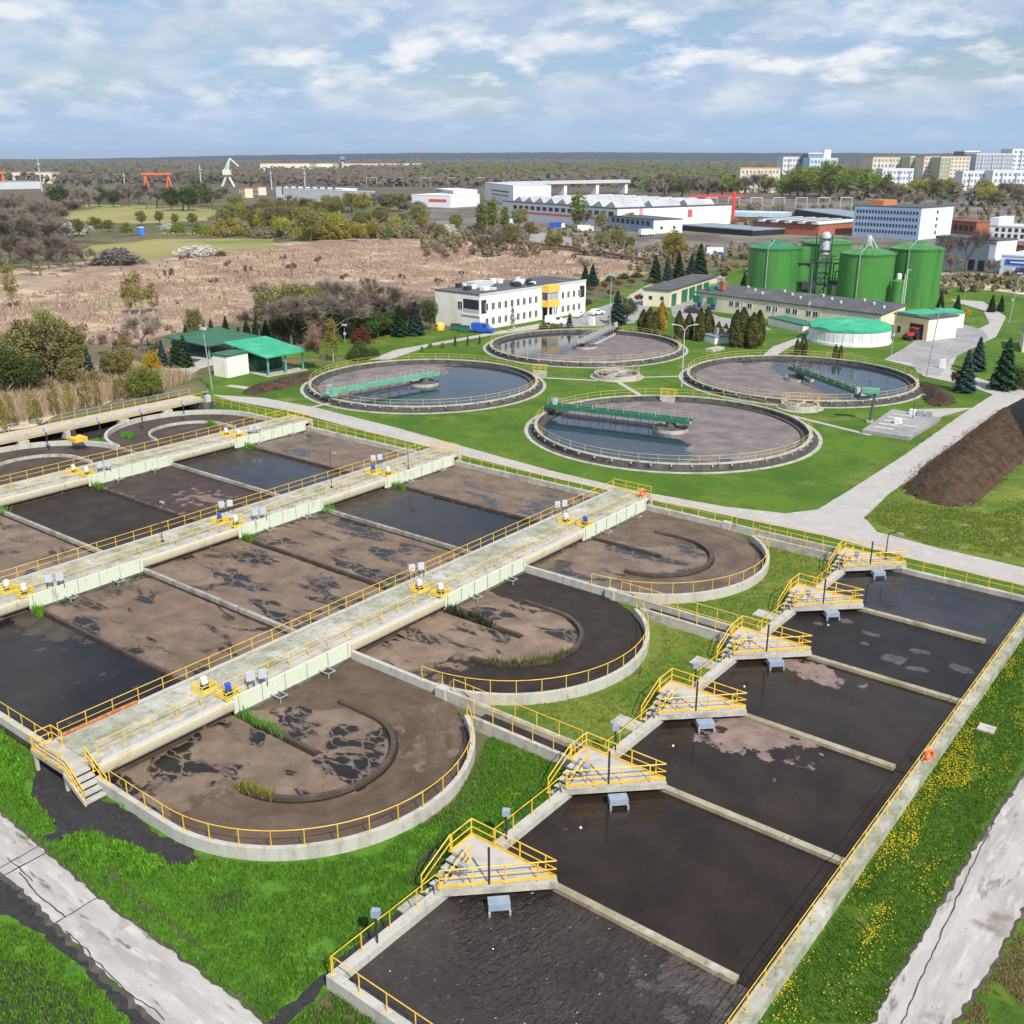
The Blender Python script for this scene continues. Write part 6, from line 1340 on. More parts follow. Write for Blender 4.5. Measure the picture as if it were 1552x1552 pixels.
for u0, u1, v, vt, m, lab, n, rows in FL:
    B = Bld('apartment_block', lab, (u0, v), (u1, v), (u0+(2), v-1.0), vt, m, M_flatwhite if m != M_flatcream else M_orangetrim, group='flats on the skyline', rt=1.2)
    st = B.h/rows
    for r in range(rows): B.wins('front', n, st*(r+0.25), st*0.5, B.w/n*0.55, M_greyblue, 0.02, 0.98)
    if n > 6: [B.band('front', 1, B.h-1, M_flatwhite if m != M_flatwhite else M_flatgrey, (k+0.9)/n, (k+1.1)/n, 'balcony_column', out=1.2) for k in range(1, n-1, 3)]
    if 'lift' in lab: MB().box(B.w*0.5,B.w*0.75,2,10,B.h+1.21,B.h+12).obj('lift_tower', M_flatwhite, B.t)
    if 'yellow' in lab: B.band('front', 0, B.h, mat('yellow_stripe',(0.75,0.6,0.12)), 0.6, 0.85, 'yellow_stripe', out=0.6)
for u, v, vt in ((372,300,286),(392,296,284),(455,300,287),(300,298,287)):
    far('red_house', 'small red roofed house among the far dark trees', (u, v), (u+8, v-0.6), (u-9, v-0.8), vt, M_flatcream, M_redcrane, None, (3,1,2,2), cat='house', group='red houses by the woods')
FW = [(20,80,278,262),(395,470,262,245.5),(480,505,262,241),(520,600,258,240.5),(610,640,257,241.5)]
for i, (u0, u1, v, vt) in enumerate(FW):
    vt = max(vt, 248.5)
    B = Bld('distant_block', 'pale low block of the far town on the left horizon, %s from the left' % ['first','second','third','fourth','fifth'][i], (u0, v), (u1, v), (u0+2, v-0.8), vt, M_flatcream, M_orangetrim if i % 2 else M_flatgrey, group='far pale blocks', rt=1.0)
    B.wins('front', 12, B.h*0.3, B.h*0.25, B.w/24, M_greyblue)

# ------------------------------------------------------------------ trees and shrubs
def rv(r): 
    while True:
        v = Vector((r.uniform(-1,1), r.uniform(-1,1), r.uniform(-1,1)))
        if 0.05 < v.length < 1: return v.normalized()
def quad(mb, p, n, s, asp=1.0, up=None):
    a = n.cross(up if up is not None and abs(n.dot(up)) < 0.95 else Vector((0.3,0.5,0.8))).normalized(); b = n.cross(a).normalized()
    a *= s; b *= s*asp
    mb.add([p-a-b*0.6, p+a*0.8-b, p+a+b*0.7, p-a*0.7+b], [(0,1,2,3)])
def leafy(seed, clumps, per, spread, leaf, rx, z0, z1, shape='round', hollow=0.45):
    """a crown of leaf clumps between heights z0 and z1 (tree height 1)"""
    r = random.Random(seed); mb = MB()
    for k in range(clumps):
        while True:
            v = Vector((r.uniform(-1,1), r.uniform(-1,1), r.uniform(-1,1))); L = v.length
            if hollow < L < 1 and noise.noise(v*2.6+Vector((seed*0.37, seed*0.11, 0))) > -0.28: break
        if shape in ('round','dome'): v = v*(0.80+0.42*noise.noise(v.normalized()*1.6+Vector((seed*0.71, 0, seed*0.13))))
        t = (v.z+1)/2
        if shape == 'birch': f = 1.0-0.55*t
        elif shape == 'poplar': f = 1.0
        elif shape == 'dome': v.z = abs(v.z)*2-1; t = (v.z+1)/2; f = math.sqrt(max(0, 1-t*t*0.8))
        else: f = 1.0
        c = Vector((v.x*rx*f, v.y*rx*f, z0+t*(z1-z0))); cs = spread*r.uniform(0.6,1.35)
        for i in range(per):
            o = rv(r)*cs*r.random()**0.5; n = (o.normalized()*0.7+rv(r)*0.8+Vector((0,0,0.25))).normalized()
            quad(mb, c+o, n, leaf*r.uniform(0.6,1.4), r.uniform(0.5,0.9))
    return mb
def conifer(seed, n, rad, leaf, droop=0.45, tip=0.9):
    r = random.Random(seed); mb = MB(); wh = 13
    for i in range(n):
        t = 1-math.sqrt(r.random())*0.97; lev = (t*wh) % 1.0
        R0 = rad*(1-t)**tip*(1.05-0.40*lev)+0.008; a = r.uniform(0, 2*math.pi); R0 *= 0.86+0.2*math.sin(a*5+t*40)
        q = R0*(0.45+0.55*r.random()**0.6); p = Vector((q*math.cos(a), q*math.sin(a), 0.04+t*0.95-q*droop*0.45))
        out = Vector((math.cos(a), math.sin(a), -droop+0.3*r.uniform(-1,1))).normalized(); n_ = (out.cross(Vector((-math.sin(a), math.cos(a), 0)))+rv(r)*0.55).normalized()
        quad(mb, p, n_, leaf*r.uniform(0.6,1.3), 0.5)
    return mb
def thuja(seed, n, rad, leaf):
    r = random.Random(seed); mb = MB()
    for i in range(n):
        t = r.random(); f = (math.sin(math.pi*min(1, t*0.86+0.16)))**0.7; a = r.uniform(0, 2*math.pi); q = rad*f*(0.8+0.2*r.random())*(1+0.12*math.sin(a*4+t*9))
        p = Vector((q*math.cos(a), q*math.sin(a), 0.01+t*0.98)); n_ = (Vector((math.cos(a), math.sin(a), 0.2))+rv(r)*0.7).normalized()
        quad(mb, p, n_, leaf*r.uniform(0.6,1.3), 1.4, Vector((0,0,1)))
    return mb
def trunk(seed, h, r0, lean=0.03, forks=0):
    r = random.Random(seed); mb = MB(); p = Vector((0,0,-0.01)); k = 6
    for i in range(k):
        q = p+Vector((r.uniform(-lean,lean), r.uniform(-lean,lean), h/k)); mb.tube(p, q, r0*(1-0.8*i/k), r0*(1-0.8*(i+1)/k), n=6, caps=False); 
        if i >= 1:
            for f in range(forks):
                a = r.uniform(0, 6.28); e = q+Vector((math.cos(a), math.sin(a), 0.9))*h*0.22*r.uniform(0.6,1.1); mb.tube(q, e, r0*0.35, r0*0.12, n=4, caps=False)
        p = q
    return mb
def bare(seed, spread=0.5, twigs=1500, low=0.22):
    """trunk and limbs in one mesh, fine twigs in another"""
    r = random.Random(seed); tb = MB(); cb = MB(); ends = []
    def grow(p, d, L, rad, dep):
        q = p+d*L; tb.tube(p, q, rad, rad*0.62, n=4 if dep else 6, caps=False)
        if dep >= 4: ends.append((p, q)); return
        for i in range(3 if dep < 3 else 2):
            nd = (d*1.0+rv(r)*(0.62 if dep else spread+0.25)+Vector((0,0,0.16))).normalized(); grow(p.lerp(q, r.uniform(0.55,1.0)), nd, L*r.uniform(0.58,0.85), rad*0.55, dep+1)
        if dep >= 2: ends.append((p, q))
    grow(Vector((0,0,-0.01)), Vector((r.uniform(-.05,.05), r.uniform(-.05,.05), 1)).normalized(), low*1.25, 0.02, 0)
    for i in range(twigs):
        a, b = r.choice(ends); p = a.lerp(b, r.random()); d = ((b-a).normalized()*0.8+rv(r)*0.8+Vector((0,0,0.2))).normalized(); L = r.uniform(0.04,0.10); s = d.orthogonal().normalized()*0.0024
        q = p+d*L; cb.add([p-s, p+s, q+s*0.6, q-s*0.6], [(0,1,2,3)])
        if i % 2: e = q+(d+rv(r)*0.9).normalized()*L*0.6; cb.add([q-s*.6, q+s*.6, e+s*0.4, e-s*0.4], [(0,1,2,3)])
    m = max(v[2] for v in cb.v); k = 1.0/m
    tb.v = [(x*k, y*k, z*k) for x, y, z in tb.v]; cb.v = [(x*k, y*k, z*k) for x, y, z in cb.v]
    return tb, cb
T_bark = mat('bark', (0.13,0.108,0.085), rough=0.95, var=0.3, scale=3); T_white = mat('birch_bark', (0.60,0.57,0.50), rough=0.9, var2=(0.25,0.22,0.18), scale=2.5)
T_twig = leafmat('bare_twigs', (0.25,0.205,0.168), 0.4, 0.015); T_twig2 = leafmat('reddish_twigs', (0.27,0.17,0.125), 0.3, 0.015)
LF = {'spruce': leafmat('blue_spruce_needles', (0.045,0.085,0.070), 0.55, 0.03), 'fir': leafmat('green_fir_needles', (0.034,0.070,0.030), 0.5, 0.02), 'thuja': leafmat('thuja_sprays', (0.085,0.085,0.024), 0.5, 0.015), 'gold': leafmat('gold_thuja_sprays', (0.33,0.22,0.025), 0.4, 0.01),
      'birch': leafmat('birch_leaves', (0.27,0.215,0.055), 0.5, 0.02), 'willow': leafmat('yellow_willow_leaves', (0.34,0.32,0.05), 0.45, 0.02), 'fresh': leafmat('fresh_green_leaves', (0.205,0.25,0.045), 0.5, 0.02), 'olive': leafmat('olive_leaves', (0.225,0.21,0.075), 0.5, 0.02),
      'dark': leafmat('dark_green_leaves', (0.085,0.125,0.034), 0.5, 0.02), 'blossom': leafmat('white_blossom', (0.60,0.58,0.52), 0.35, 0.0), 'greyblossom': leafmat('fading_blossom', (0.20,0.185,0.165), 0.6, 0.0), 'ball': leafmat('orange_brown_leaves', (0.24,0.11,0.045), 0.45, 0.02), 'red': leafmat('red_brown_leaves', (0.16,0.055,0.035), 0.45, 0.01), 'yellow': leafmat('yellow_flowers', (0.50,0.36,0.02), 0.4, 0.01)}
PROTO = {}
def proto(kind, variant):
    k = (kind, variant)
    if k in PROTO: return PROTO[k]
    s = hash(kind) % 7 if False else sum(map(ord, kind)); s = s*13+variant*101
    if kind in ('spruce','fir'): cr = conifer(s, 3000, 0.24+0.03*variant, 0.030).mesh('crown', LF[kind]); tr = trunk(s, 0.9, 0.018, 0.004).mesh('trunk', T_bark)
    elif kind in ('thuja','gold'): cr = thuja(s, 2200, 0.17+0.02*variant, 0.035).mesh('crown', LF[kind]); tr = trunk(s, 0.8, 0.02, 0.003).mesh('trunk', T_bark)
    elif kind == 'birch': cr = leafy(s, 110, 30, 0.055, 0.0085, 0.21, 0.18, 1.0, 'birch', 0.15).mesh('crown', LF['birch']); tr = trunk(s, 0.96, 0.013, 0.012, 2).mesh('trunk', T_white)
    elif kind == 'poplar': cr = leafy(s, 150, 24, 0.05, 0.014, 0.17, 0.12, 1.0, 'poplar', 0.2).mesh('crown', LF['fresh']); tr = trunk(s, 0.9, 0.016, 0.01, 2).mesh('trunk', T_bark)
    elif kind in ('fresh','olive','dark','willow'): cr = leafy(s, 190, 34, 0.085, 0.0135, 0.40+0.08*variant, 0.16, 1.0, 'round', 0.5).mesh('crown', LF[kind]); tr = trunk(s, 0.8, 0.028, 0.03, 3).mesh('trunk', T_bark)
    elif kind in ('bare','redbare'):
        tb, cb = bare(s, 0.5+0.15*variant, 2600); cr = cb.mesh('crown', T_twig if kind == 'bare' else T_twig2); tr = tb.mesh('trunk', T_bark)
    elif kind == 'ball': cr = leafy(s, 60, 24, 0.1, 0.028, 0.42, 0.36, 1.0, 'round', 0.5).mesh('crown', LF['ball']); tr = trunk(s, 0.6, 0.03, 0.01).mesh('trunk', T_bark)
    else:
        key = {'wbush':'willow','gbush':'fresh','obush':'olive','dbush':'dark','blossom':'blossom','greyblossom':'greyblossom','redbush':'red','yellowbush':'yellow'}[kind]
        cr = leafy(s, 190, 34, 0.13, 0.022, 0.78, 0.02, 1.0, 'dome', 0.55).mesh('crown', LF[key]); tr = trunk(s, 0.5, 0.04, 0.03, 3).mesh('trunk', T_bark)
    PROTO[k] = (cr, tr); return PROTO[k]
NAMES = {'spruce':('spruce_tree','spruce'),'fir':('fir_tree','fir tree'),'thuja':('thuja_tree','thuja'),'gold':('thuja_tree','thuja'),'birch':('birch_tree','birch'),'poplar':('poplar_tree','poplar'),'fresh':('broadleaf_tree','tree'),'olive':('broadleaf_tree','tree'),'dark':('broadleaf_tree','tree'),'willow':('willow_tree','willow'),
         'bare':('bare_tree','bare tree'),'redbare':('bare_tree','bare tree'),'ball':('ornamental_tree','tree')}
TR = random.Random(21)
def tree(kind, u, v, vt, lab, group=None, wide=1.0):
    p = W(u, v); h = height_at(u, v, vt); nm, cat = NAMES.get(kind, ('shrub','shrub'))
    t = thing(nm, lab, cat, p, TR.uniform(0, 6.28), group)
    cr, tr = proto(kind, TR.randrange(2)); s = h/0.97; t.scale = (s*wide, s*wide, s)
    clone('crown', cr, t); clone('trunk', tr, t); return t
def trees(kind, lst, lab, group, wide=1.0):
    for u, v, vt in lst: tree(kind, u, v, vt, lab, group, wide*TR.uniform(0.88,1.15))
def belt(kinds, n, u0, u1, v0, v1, hpx, lab, group, seed, wide=1.0):
    r = random.Random(seed)
    for i in range(n):
        u = u0+(u1-u0)*(i+r.uniform(0.1,0.9))/n; v = r.uniform(v0, v1); k = r.choice(kinds)
        tree(k, u, v, v-hpx*r.uniform(0.7,1.15)*(v-237)/((v0+v1)/2-237), lab[k] if isinstance(lab, dict) else lab, (group+' '+k if isinstance(lab, dict) else group), wide*r.uniform(0.9,1.3))
# by the left of the plant
trees('olive', [(28,592,497),(70,585,480),(104,562,486)], 'tall olive green tree in the group at the left edge above the reed bank', 'olive trees at the left edge', 1.0)
tree('dark', 8, 603, 520, 'dark bushy tree at the left edge beside the reed bank'); tree('fresh', 84, 548, 470, 'fresh green tree behind the olive trees at the left edge', wide=0.85); tree('dark', 50, 600, 535, 'low dark tree between the olive trees and reed bank')
tree('spruce', 136, 572, 528, 'left of two small spruces behind the reed bank', wide=1.1); tree('spruce', 159, 568, 533, 'right of two small spruces behind the reed bank', wide=1.1)
tree('birch', 195, 578, 507, 'tall white trunked birch behind the reed bank left of the yellow shrub', wide=1.15); tree('yellowbush', 233, 566, 528, 'bright yellow flowering shrub at the end of the reed bank', wide=0.6); tree('fresh', 213, 608, 556, 'green low tree in front of the yellow flowering shrub', wide=1.2); tree('fresh', 236, 604, 560, 'green low tree right below the yellow flowering shrub', wide=1.0)
trees('birch', [(20,650,590),(52,645,588),(84,632,575),(108,634,578),(132,628,562),(8,662,600),(62,655,600),(150,618,572),(178,610,570)], 'thin young birch on the dry reed bank', 'young birches on the reed bank', 0.9)
tree('bare', 216, 534, 478, 'dark spreading bare tree behind the white trunked birch', wide=1.5); tree('bare', 172, 540, 500, 'low dark bare tree left of the spreading one', wide=1.5); tree('obush', 145, 585, 560, 'olive shrub between the small spruces and the reeds'); tree('redbush', 80, 582, 558, 'red brown shrub in front of the olive trees')
tree('fir', 268, 556, 514, 'fir left of the dark green open shed', wide=1.2); tree('fir', 281, 556, 508, 'big dark fir touching the dark green open shed', wide=1.35); tree('spruce', 247, 553, 515, 'blue spruce left of the two firs', wide=1.1); tree('spruce', 284, 530, 492, 'blue spruce behind the dark fir', wide=1.1)
tree('olive', 297, 525, 466, 'olive pine-like tree rising behind the dark green shed', wide=0.6); tree('spruce', 322, 520, 483, 'spruce behind the left end of the dark green roof', wide=1.1); tree('fir', 344, 518, 479, 'dark fir behind the middle of the dark green roof', wide=1.2)
trees('fir', [(375,515,484),(390,517,480),(404,520,486),(362,512,495)], 'dark fir in the row behind the bright green roof', 'firs behind the bright green roof', 1.2)
trees('olive', [(425,508,432),(452,505,428),(438,495,440)], 'large olive tree behind the green roofed sheds', 'large olive trees behind the sheds', 1.05)
trees('fresh', [(480,498,434),(500,500,442)], 'green tree right of the large olive trees', 'green trees behind the sheds', 1.1)
trees('bare', [(522,498,418),(572,488,420),(597,492,455),(545,498,440)], 'grey bare tree between the green trees and the office building', 'bare trees by the offices', 1.1)
trees('dark', [(520,500,452),(500,512,470),(610,498,458),(465,516,468)], 'dark green tree in the thicket left of the offices', 'dark trees by the offices', 1.0)
trees('spruce', [(583,505,463),(547,508,472),(513,512,465)], 'spruce in the thicket left of the offices', 'spruces by the offices', 1.15)
tree('spruce', 630, 508, 457, 'broad blue spruce nearest the office building', wide=1.35); tree('fir', 607, 510, 462, 'dark fir beside the broad blue spruce', wide=1.3); tree('dark', 652, 500, 452, 'dark dense tree against the office end wall', wide=0.75)
tree('redbare', 492, 562, 488, 'pinkish bare tree right of the bright green roof', wide=1.0); tree('birch', 505, 548, 485, 'yellowish birch right of the pinkish bare tree', wide=1.2); tree('redbush', 548, 520, 495, 'red brown clipped shrub on the lawn left of the offices', wide=1.1); tree('dbush', 545, 544, 517, 'dark green round shrub beside the path', wide=1.2); tree('dbush', 565, 541, 526, 'smaller dark green shrub right of the round one', wide=1.1)
trees('thuja', [(690,525,510),(709,524,509),(727,522,509)], 'small slim thuja beside the path to the offices', 'slim thujas by the path', 0.6)
trees('gbush', [(652,528,518),(671,527,518),(640,533,524)], 'small young shrub on the lawn by the path', 'young shrubs on the lawn', 0.6)
tree('birch', 777, 503, 466, 'thin young tree in front of the office facade', wide=0.7); tree('spruce', 863, 498, 474, 'small spruce by the clarifier in front of the offices', wide=1.1)
trees('dbush', [(824,499,487),(838,499,489),(848,498,490)], 'dark shrub at the office entrance', 'shrubs at the office entrance', 1.1)
tree('spruce', 935, 492, 440, 'large blue spruce in front of the garage block', wide=1.35); tree('dark', 950, 488, 450, 'dark tree beside the large blue spruce')
trees('ball', [(895,446,433),(916,441,428),(937,438,425),(957,435,422),(925,452,438),(968,462,445),(1000,442,430),(985,432,420)], 'small round orange brown tree on the lawn behind the offices', 'round ornamental trees behind the offices', 1.2)
trees('dbush', [(880,432,422),(900,428,419),(925,425,416),(945,422,413),(965,420,411)], 'dark clipped shrub along the edge of the pink field', 'clipped shrubs at the field edge', 1.6)
trees('fir', [(993,428,386),(1028,424,381),(1060,420,368),(887,435,402)], 'tall dark fir behind the garage block', 'tall firs behind the garage block', 1.25)
trees('spruce', [(1011,425,390),(1047,421,384),(898,433,400)], 'dark blue spruce among the tall firs', 'spruces behind the garage block', 1.15)
trees('ball', [(1065,425,416),(1085,423,414),(1097,424,412),(1075,428,419)], 'low orange brown shrub along the drive left of the digesters', 'shrubs along the drive', 1.5)
tree('fir', 1127, 442, 413, 'dark fir touching the leftmost digester', wide=1.3)
trees('thuja', [(974,506,471),(984,508,468),(992,508,474),(1028,514,473),(1043,514,476),(1060,517,470),(1071,515,468),(1088,518,489),(1099,518,492),(1114,526,473),(1124,526,469),(1139,528,477),(1148,524,473)], 'brownish green columnar thuja in the row in front of the process building', 'columnar thujas in front of the process building', 1.05)
tree('gold', 1002, 503, 459, 'golden columnar thuja among the brownish ones', wide=0.9)
trees('thuja', [(1207,538,514),(1214,538,513),(1220,539,516)], 'dark slim thuja between right clarifier and covered tank, left trio', 'slim thujas left trio', 0.7)
trees('thuja', [(1265,546,523),(1273,546,524)], 'dark slim thuja between right clarifier and covered tank, right pair', 'slim thujas right pair', 0.8)
tree('spruce', 1461, 594, 530, 'blue spruce on the lawn left of its neighbours at the right edge', wide=1.25); tree('spruce', 1480, 562, 511, 'blue spruce behind its neighbours at the right edge', wide=1.3); tree('fir', 1519, 590, 513, 'tallest dark spruce at the right edge', wide=1.35); tree('dbush', 1545, 585, 553, 'dark broad shrub at the right edge beside the tallest spruce', wide=1.4); tree('ball', 1449, 592, 560, 'brown round shrub beside the blue spruce', wide=0.9)
trees('fir', [(1424,472,441),(1450,470,446),(1502,473,446),(1516,472,447)], 'dark young fir along the far road bend', 'young firs along the far road', 1.2); tree('yellowbush', 1463, 478, 466, 'yellow green shrub on the road island', wide=1.1)
trees('bare', [(1421,418,352),(1463,416,340),(1440,422,380),(1495,430,390),(1535,440,400)], 'bare tree in front of the slate blue building', 'bare trees by the slate building', 0.9)
# on the pink field
trees('bare', [(443,421,395),(376,420,400),(282,408,380),(256,428,404),(430,402,384),(482,406,386),(345,412,392),(560,448,416),(665,440,418),(610,430,412),(520,432,412),(325,440,418),(400,445,425),(700,425,408),(735,388,352),(748,390,345),(886,420,388),(870,402,382)], 'thin bare tree standing in the pinkish dry field', 'bare trees in the dry field', 0.7)
trees('birch', [(20,466,400),(197,477,416),(212,478,412),(232,474,424)], 'brownish birch at the left of the dry field', 'birches in the dry field', 1.1)
trees('bare', [(20,408,352),(48,412,360),(75,408,352),(95,405,358),(130,405,372),(5,415,372),(35,400,350),(62,418,366),(88,398,350),(112,412,372)], 'bare tree in the thicket at the left end of the dry field', 'bare thicket left of the dry field', 1.1)
tree('greyblossom', 180, 400, 374, 'broad grey shrub with fading blossom at the field edge', wide=2.4); tree('blossom', 297, 388, 369, 'broad white blossoming shrub at the field edge', wide=2.6); tree('obush', 335, 388, 378, 'small olive shrub right of the white blossoming one', wide=1.4)
trees('blossom', [(85,352,336),(106,355,334),(126,353,336),(78,356,340),(255,348,336)], 'white blossoming shrub in the hedge below the pale meadow', 'blossoming shrubs below the meadow', 1.7); tree('blossom', 677, 354, 337, 'white blossoming shrub beside the yellow one near the works', wide=1.6); tree('wbush', 655, 350, 334, 'yellow green shrub beside the white blossoming one near the works', wide=1.3)
trees('gbush', [(146,346,326),(192,352,335),(270,352,337),(300,353,335),(270,352,335),(600,357,338),(618,357,339),(312,355,340)], 'fresh green shrub in the hedge below the pale meadow', 'green shrubs below the meadow', 1.0)
trees('wbush', [(345,357,327),(478,362,326),(500,362,322),(522,360,330),(545,358,336),(365,350,330)], 'broad yellow green willow shrub near the dry field', 'willow shrubs near the dry field', 1.3)
trees('olive', [(215,342,318),(242,340,318),(266,342,322),(292,342,322),(165,352,332),(385,350,318),(405,352,312),(420,356,310),(440,350,308),(460,352,312),(470,366,318),(120,358,330),(545,348,318),(580,345,318),(610,343,322)], 'olive green tree in the belt left of the works', 'olive trees left of the works', 1.0)
belt(['bare','bare','dark'], 30, 85, 335, 306, 320, 32, {'bare':'grey bare tree in the dark belt behind the pale meadow','dark':'dark green tree in the dark belt behind the pale meadow'}, 'belt behind the meadow', 5, 1.1)
belt(['bare'], 24, -10, 90, 335, 392, 56, 'grey brown bare tree in the wood at the left edge', 'bare wood at the left edge', 6, 1.2)
belt(['bare','olive','willow','olive'], 30, 335, 640, 318, 345, 34, {'bare':'bare tree in front of the warehouse','olive':'olive tree in front of the warehouse','willow':'yellow green willow in front of the warehouse'}, 'belt before the warehouse', 8, 1.1)
belt(['bare','olive','olive'], 16, 640, 960, 345, 385, 34, {'bare':'bare tree between the dry field and the factory','olive':'olive tree between the dry field and the factory'}, 'trees before the factory', 9, 0.9)
trees('poplar', [(730,357,308),(746,352,300),(876,346,291),(765,350,312)], 'tall slim green poplar by the factory', 'green poplars by the factory', 1.2); tree('willow', 1020, 400, 347, 'round yellow green willow behind the dark firs', wide=1.0)
trees('olive', [(912,380,350),(935,378,346),(955,382,356)], 'olive tree in front of the works office', 'olive trees by the works office', 1.0)
belt(['poplar','fresh'], 14, 1205, 1345, 290, 304, 46, {'poplar':'fresh green poplar in the clump before the skyline flats','fresh':'fresh green tree in the clump before the skyline flats'}, 'green clump before the flats', 11, 1.3)
belt(['bare','fresh','bare'], 20, 985, 1215, 288, 306, 38, {'bare':'bare tree behind the red crane','fresh':'green tree behind the red crane'}, 'trees behind the red crane', 12, 1.2)
belt(['bare','bare','olive','willow'], 22, 1335, 1600, 290, 318, 30, {'bare':'bare tree below the flats at the right','olive':'olive tree below the flats at the right','willow':'yellow green tree below the flats at the right'}, 'trees below the flats', 13, 1.2)
belt(['bare'], 9, 1180, 1290, 405, 435, 30, 'low bare tree behind the digesters', 'bare trees behind the digesters', 14, 1.1)
# the thicket behind the sheds and left of the offices, and the spring trees along the field's far edge
trees('olive', [(405,500,440),(418,490,436),(640,486,452),(560,482,436)], 'olive tree at the back of the thicket behind the sheds', 'olive trees at the back of the thicket', 0.95)
trees('fresh', [(462,488,430),(535,484,446),(590,478,446)], 'fresh green tree in the thicket behind the sheds', 'fresh trees in the thicket', 0.9)
trees('dark', [(430,520,478),(450,522,480),(485,518,470),(560,515,474),(573,512,470),(592,508,470)], 'dark low tree in front of the thicket', 'dark low trees before the thicket', 1.1)
trees('bare', [(415,478,425),(465,480,424),(508,482,420),(580,478,424),(618,482,440)], 'grey bare tree at the back of the thicket', 'bare trees at the back of the thicket', 1.2)
trees('bare', [(395,522,452),(442,524,446),(476,524,440),(506,520,444),(533,512,436),(600,505,440),(632,500,448)], 'grey twiggy tree among the dark low trees behind the sheds', 'twiggy trees behind the sheds', 1.25)
trees('birch', [(452,520,455),(538,508,446),(568,505,440),(420,512,450)], 'yellowish birch in the thicket behind the sheds', 'birches behind the sheds', 1.5)
trees('olive', [(120,572,520),(45,560,500),(5,570,500),(110,590,540),(178,575,530)], 'olive tree in the thicket at the left edge', 'olive thicket at the left edge', 1.1)
trees('willow', [(395,352,322),(430,360,326),(455,346,312),(510,352,318),(540,366,338),(565,362,334),(600,352,326),(640,350,326)], 'yellow green spring tree along the far edge of the field', 'spring trees along the field edge', 1.15)
trees('fresh', [(375,346,316),(425,344,312),(490,346,316),(555,346,318),(590,364,342),(690,352,328)], 'fresh green spring tree along the far edge of the field', 'fresh trees along the field edge', 1.1)
# hedge line and far woods: masses nobody could count
def woods(name, spec, m, seed, leaf=0.17, per=9):
    r = random.Random(seed); mb = MB()
    for u0, u1, v0, v1, n, hgt in spec:
        for i in range(n):
            u = r.uniform(u0, u1); v = v0+(v1-v0)*r.random()**1.6; p = W(u, v); h = hgt*r.uniform(0.6,1.2); rad = h*r.uniform(0.25,0.42)
            for k in range(per):
                o = rv(r); q_ = r.uniform(0.6, 1.0); c = p+Vector((o.x*rad*q_, o.y*rad*q_, h*(0.5+0.5*o.z*q_))); quad(mb, c, (o*0.45+rv(r)*0.3+Vector((0.25,-0.45,0.75))).normalized(), h*leaf*r.uniform(0.7,1.4), r.uniform(0.7,1.2))
    return tag(mb.obj(name, m), None, None, kind='stuff')
LW1 = leafmat('far_bare_wood', (0.140,0.112,0.090), 0.15); LW2 = leafmat('far_green_wood', (0.100,0.122,0.048), 0.18); LW3 = leafmat('far_dark_wood', (0.07,0.075,0.05), 0.25)
woods('woods', [(-60,620,246,258,2200,20),(-60,450,258,279,1800,15),(420,640,258,282,900,15),(560,1000,245,256,2000,22),(540,1000,256,284,2200,16),(980,1640,246,262,2000,18),(980,1250,262,292,900,14),(1240,1640,280,305,260,12)], LW1, 3)
woods('woods', [(620,1000,250,280,1300,19),(-60,640,252,276,900,15),(960,1260,258,292,900,17),(1180,1640,258,290,600,13),(-60,1640,246,256,900,20)], LW2, 4)
woods('woods', [(-60,420,254,285,350,16),(560,1640,246,275,450,18),(1300,1640,290,315,160,8)], LW3, 5)
woods('hedge', [(-50,80,330,345,60,5),(330,640,345,362,200,5),(640,960,352,392,150,4),(950,1250,380,415,120,3.5),(1100,1640,318,348,260,5),(1420,1640,424,446,150,2.5)], leafmat('hedge_twigs', (0.19,0.155,0.09), 0.4), 6, leaf=0.11, per=60)
woods('shrubland', [(-40,620,386,470,170,1.1),(620,960,385,440,60,1.1),(60,330,500,545,60,1.6),(640,960,352,380,70,2.2)], leafmat('dry_scrub', (0.27,0.185,0.145), 0.4), 16, leaf=0.13, per=40)
woods('shrubland', [(480,780,356,362,90,1.0),(240,420,354,358,60,1.0)], leafmat('yellow_broom', (0.36,0.30,0.05), 0.4), 17, leaf=0.2, per=24)
# the ridge on the horizon
mb = MB(); n = 260
for j, (dist, k) in enumerate(((5200,0.0),(6500,0.5),(8000,1.0),(9500,0.0))):
    for i in range(n+1):
        a = YAW+R(34)-R(68)*i/n; x = CAM.x-dist*math.sin(a); y = CAM.y+dist*math.cos(a); f = i/n
        prof = 22+40*sm(f, 0.12, 0.45)+6*math.exp(-((f-0.55)/0.1)**2)-8*sm(f,0.72,0.95)+5*noise.noise(Vector((f*9,1,0)))+3.5*noise.noise(Vector((f*60,2,0)))+2.5*noise.noise(Vector((f*150,5,0)))
        mb.v.append((x, y, -1+prof*k*(0.55 if j == 1 else 1.0)))
for j in range(3):
    for i in range(n): mb.f.append((j*(n+1)+i, (j+1)*(n+1)+i, (j+1)*(n+1)+i+1, j*(n+1)+i+1))
o = mb.obj('hills', mat('forested_ridge', (0.012,0.026,0.036), rough=0.98, var=0.35, scale=0.01), smooth=False); o['kind'] = 'structure'

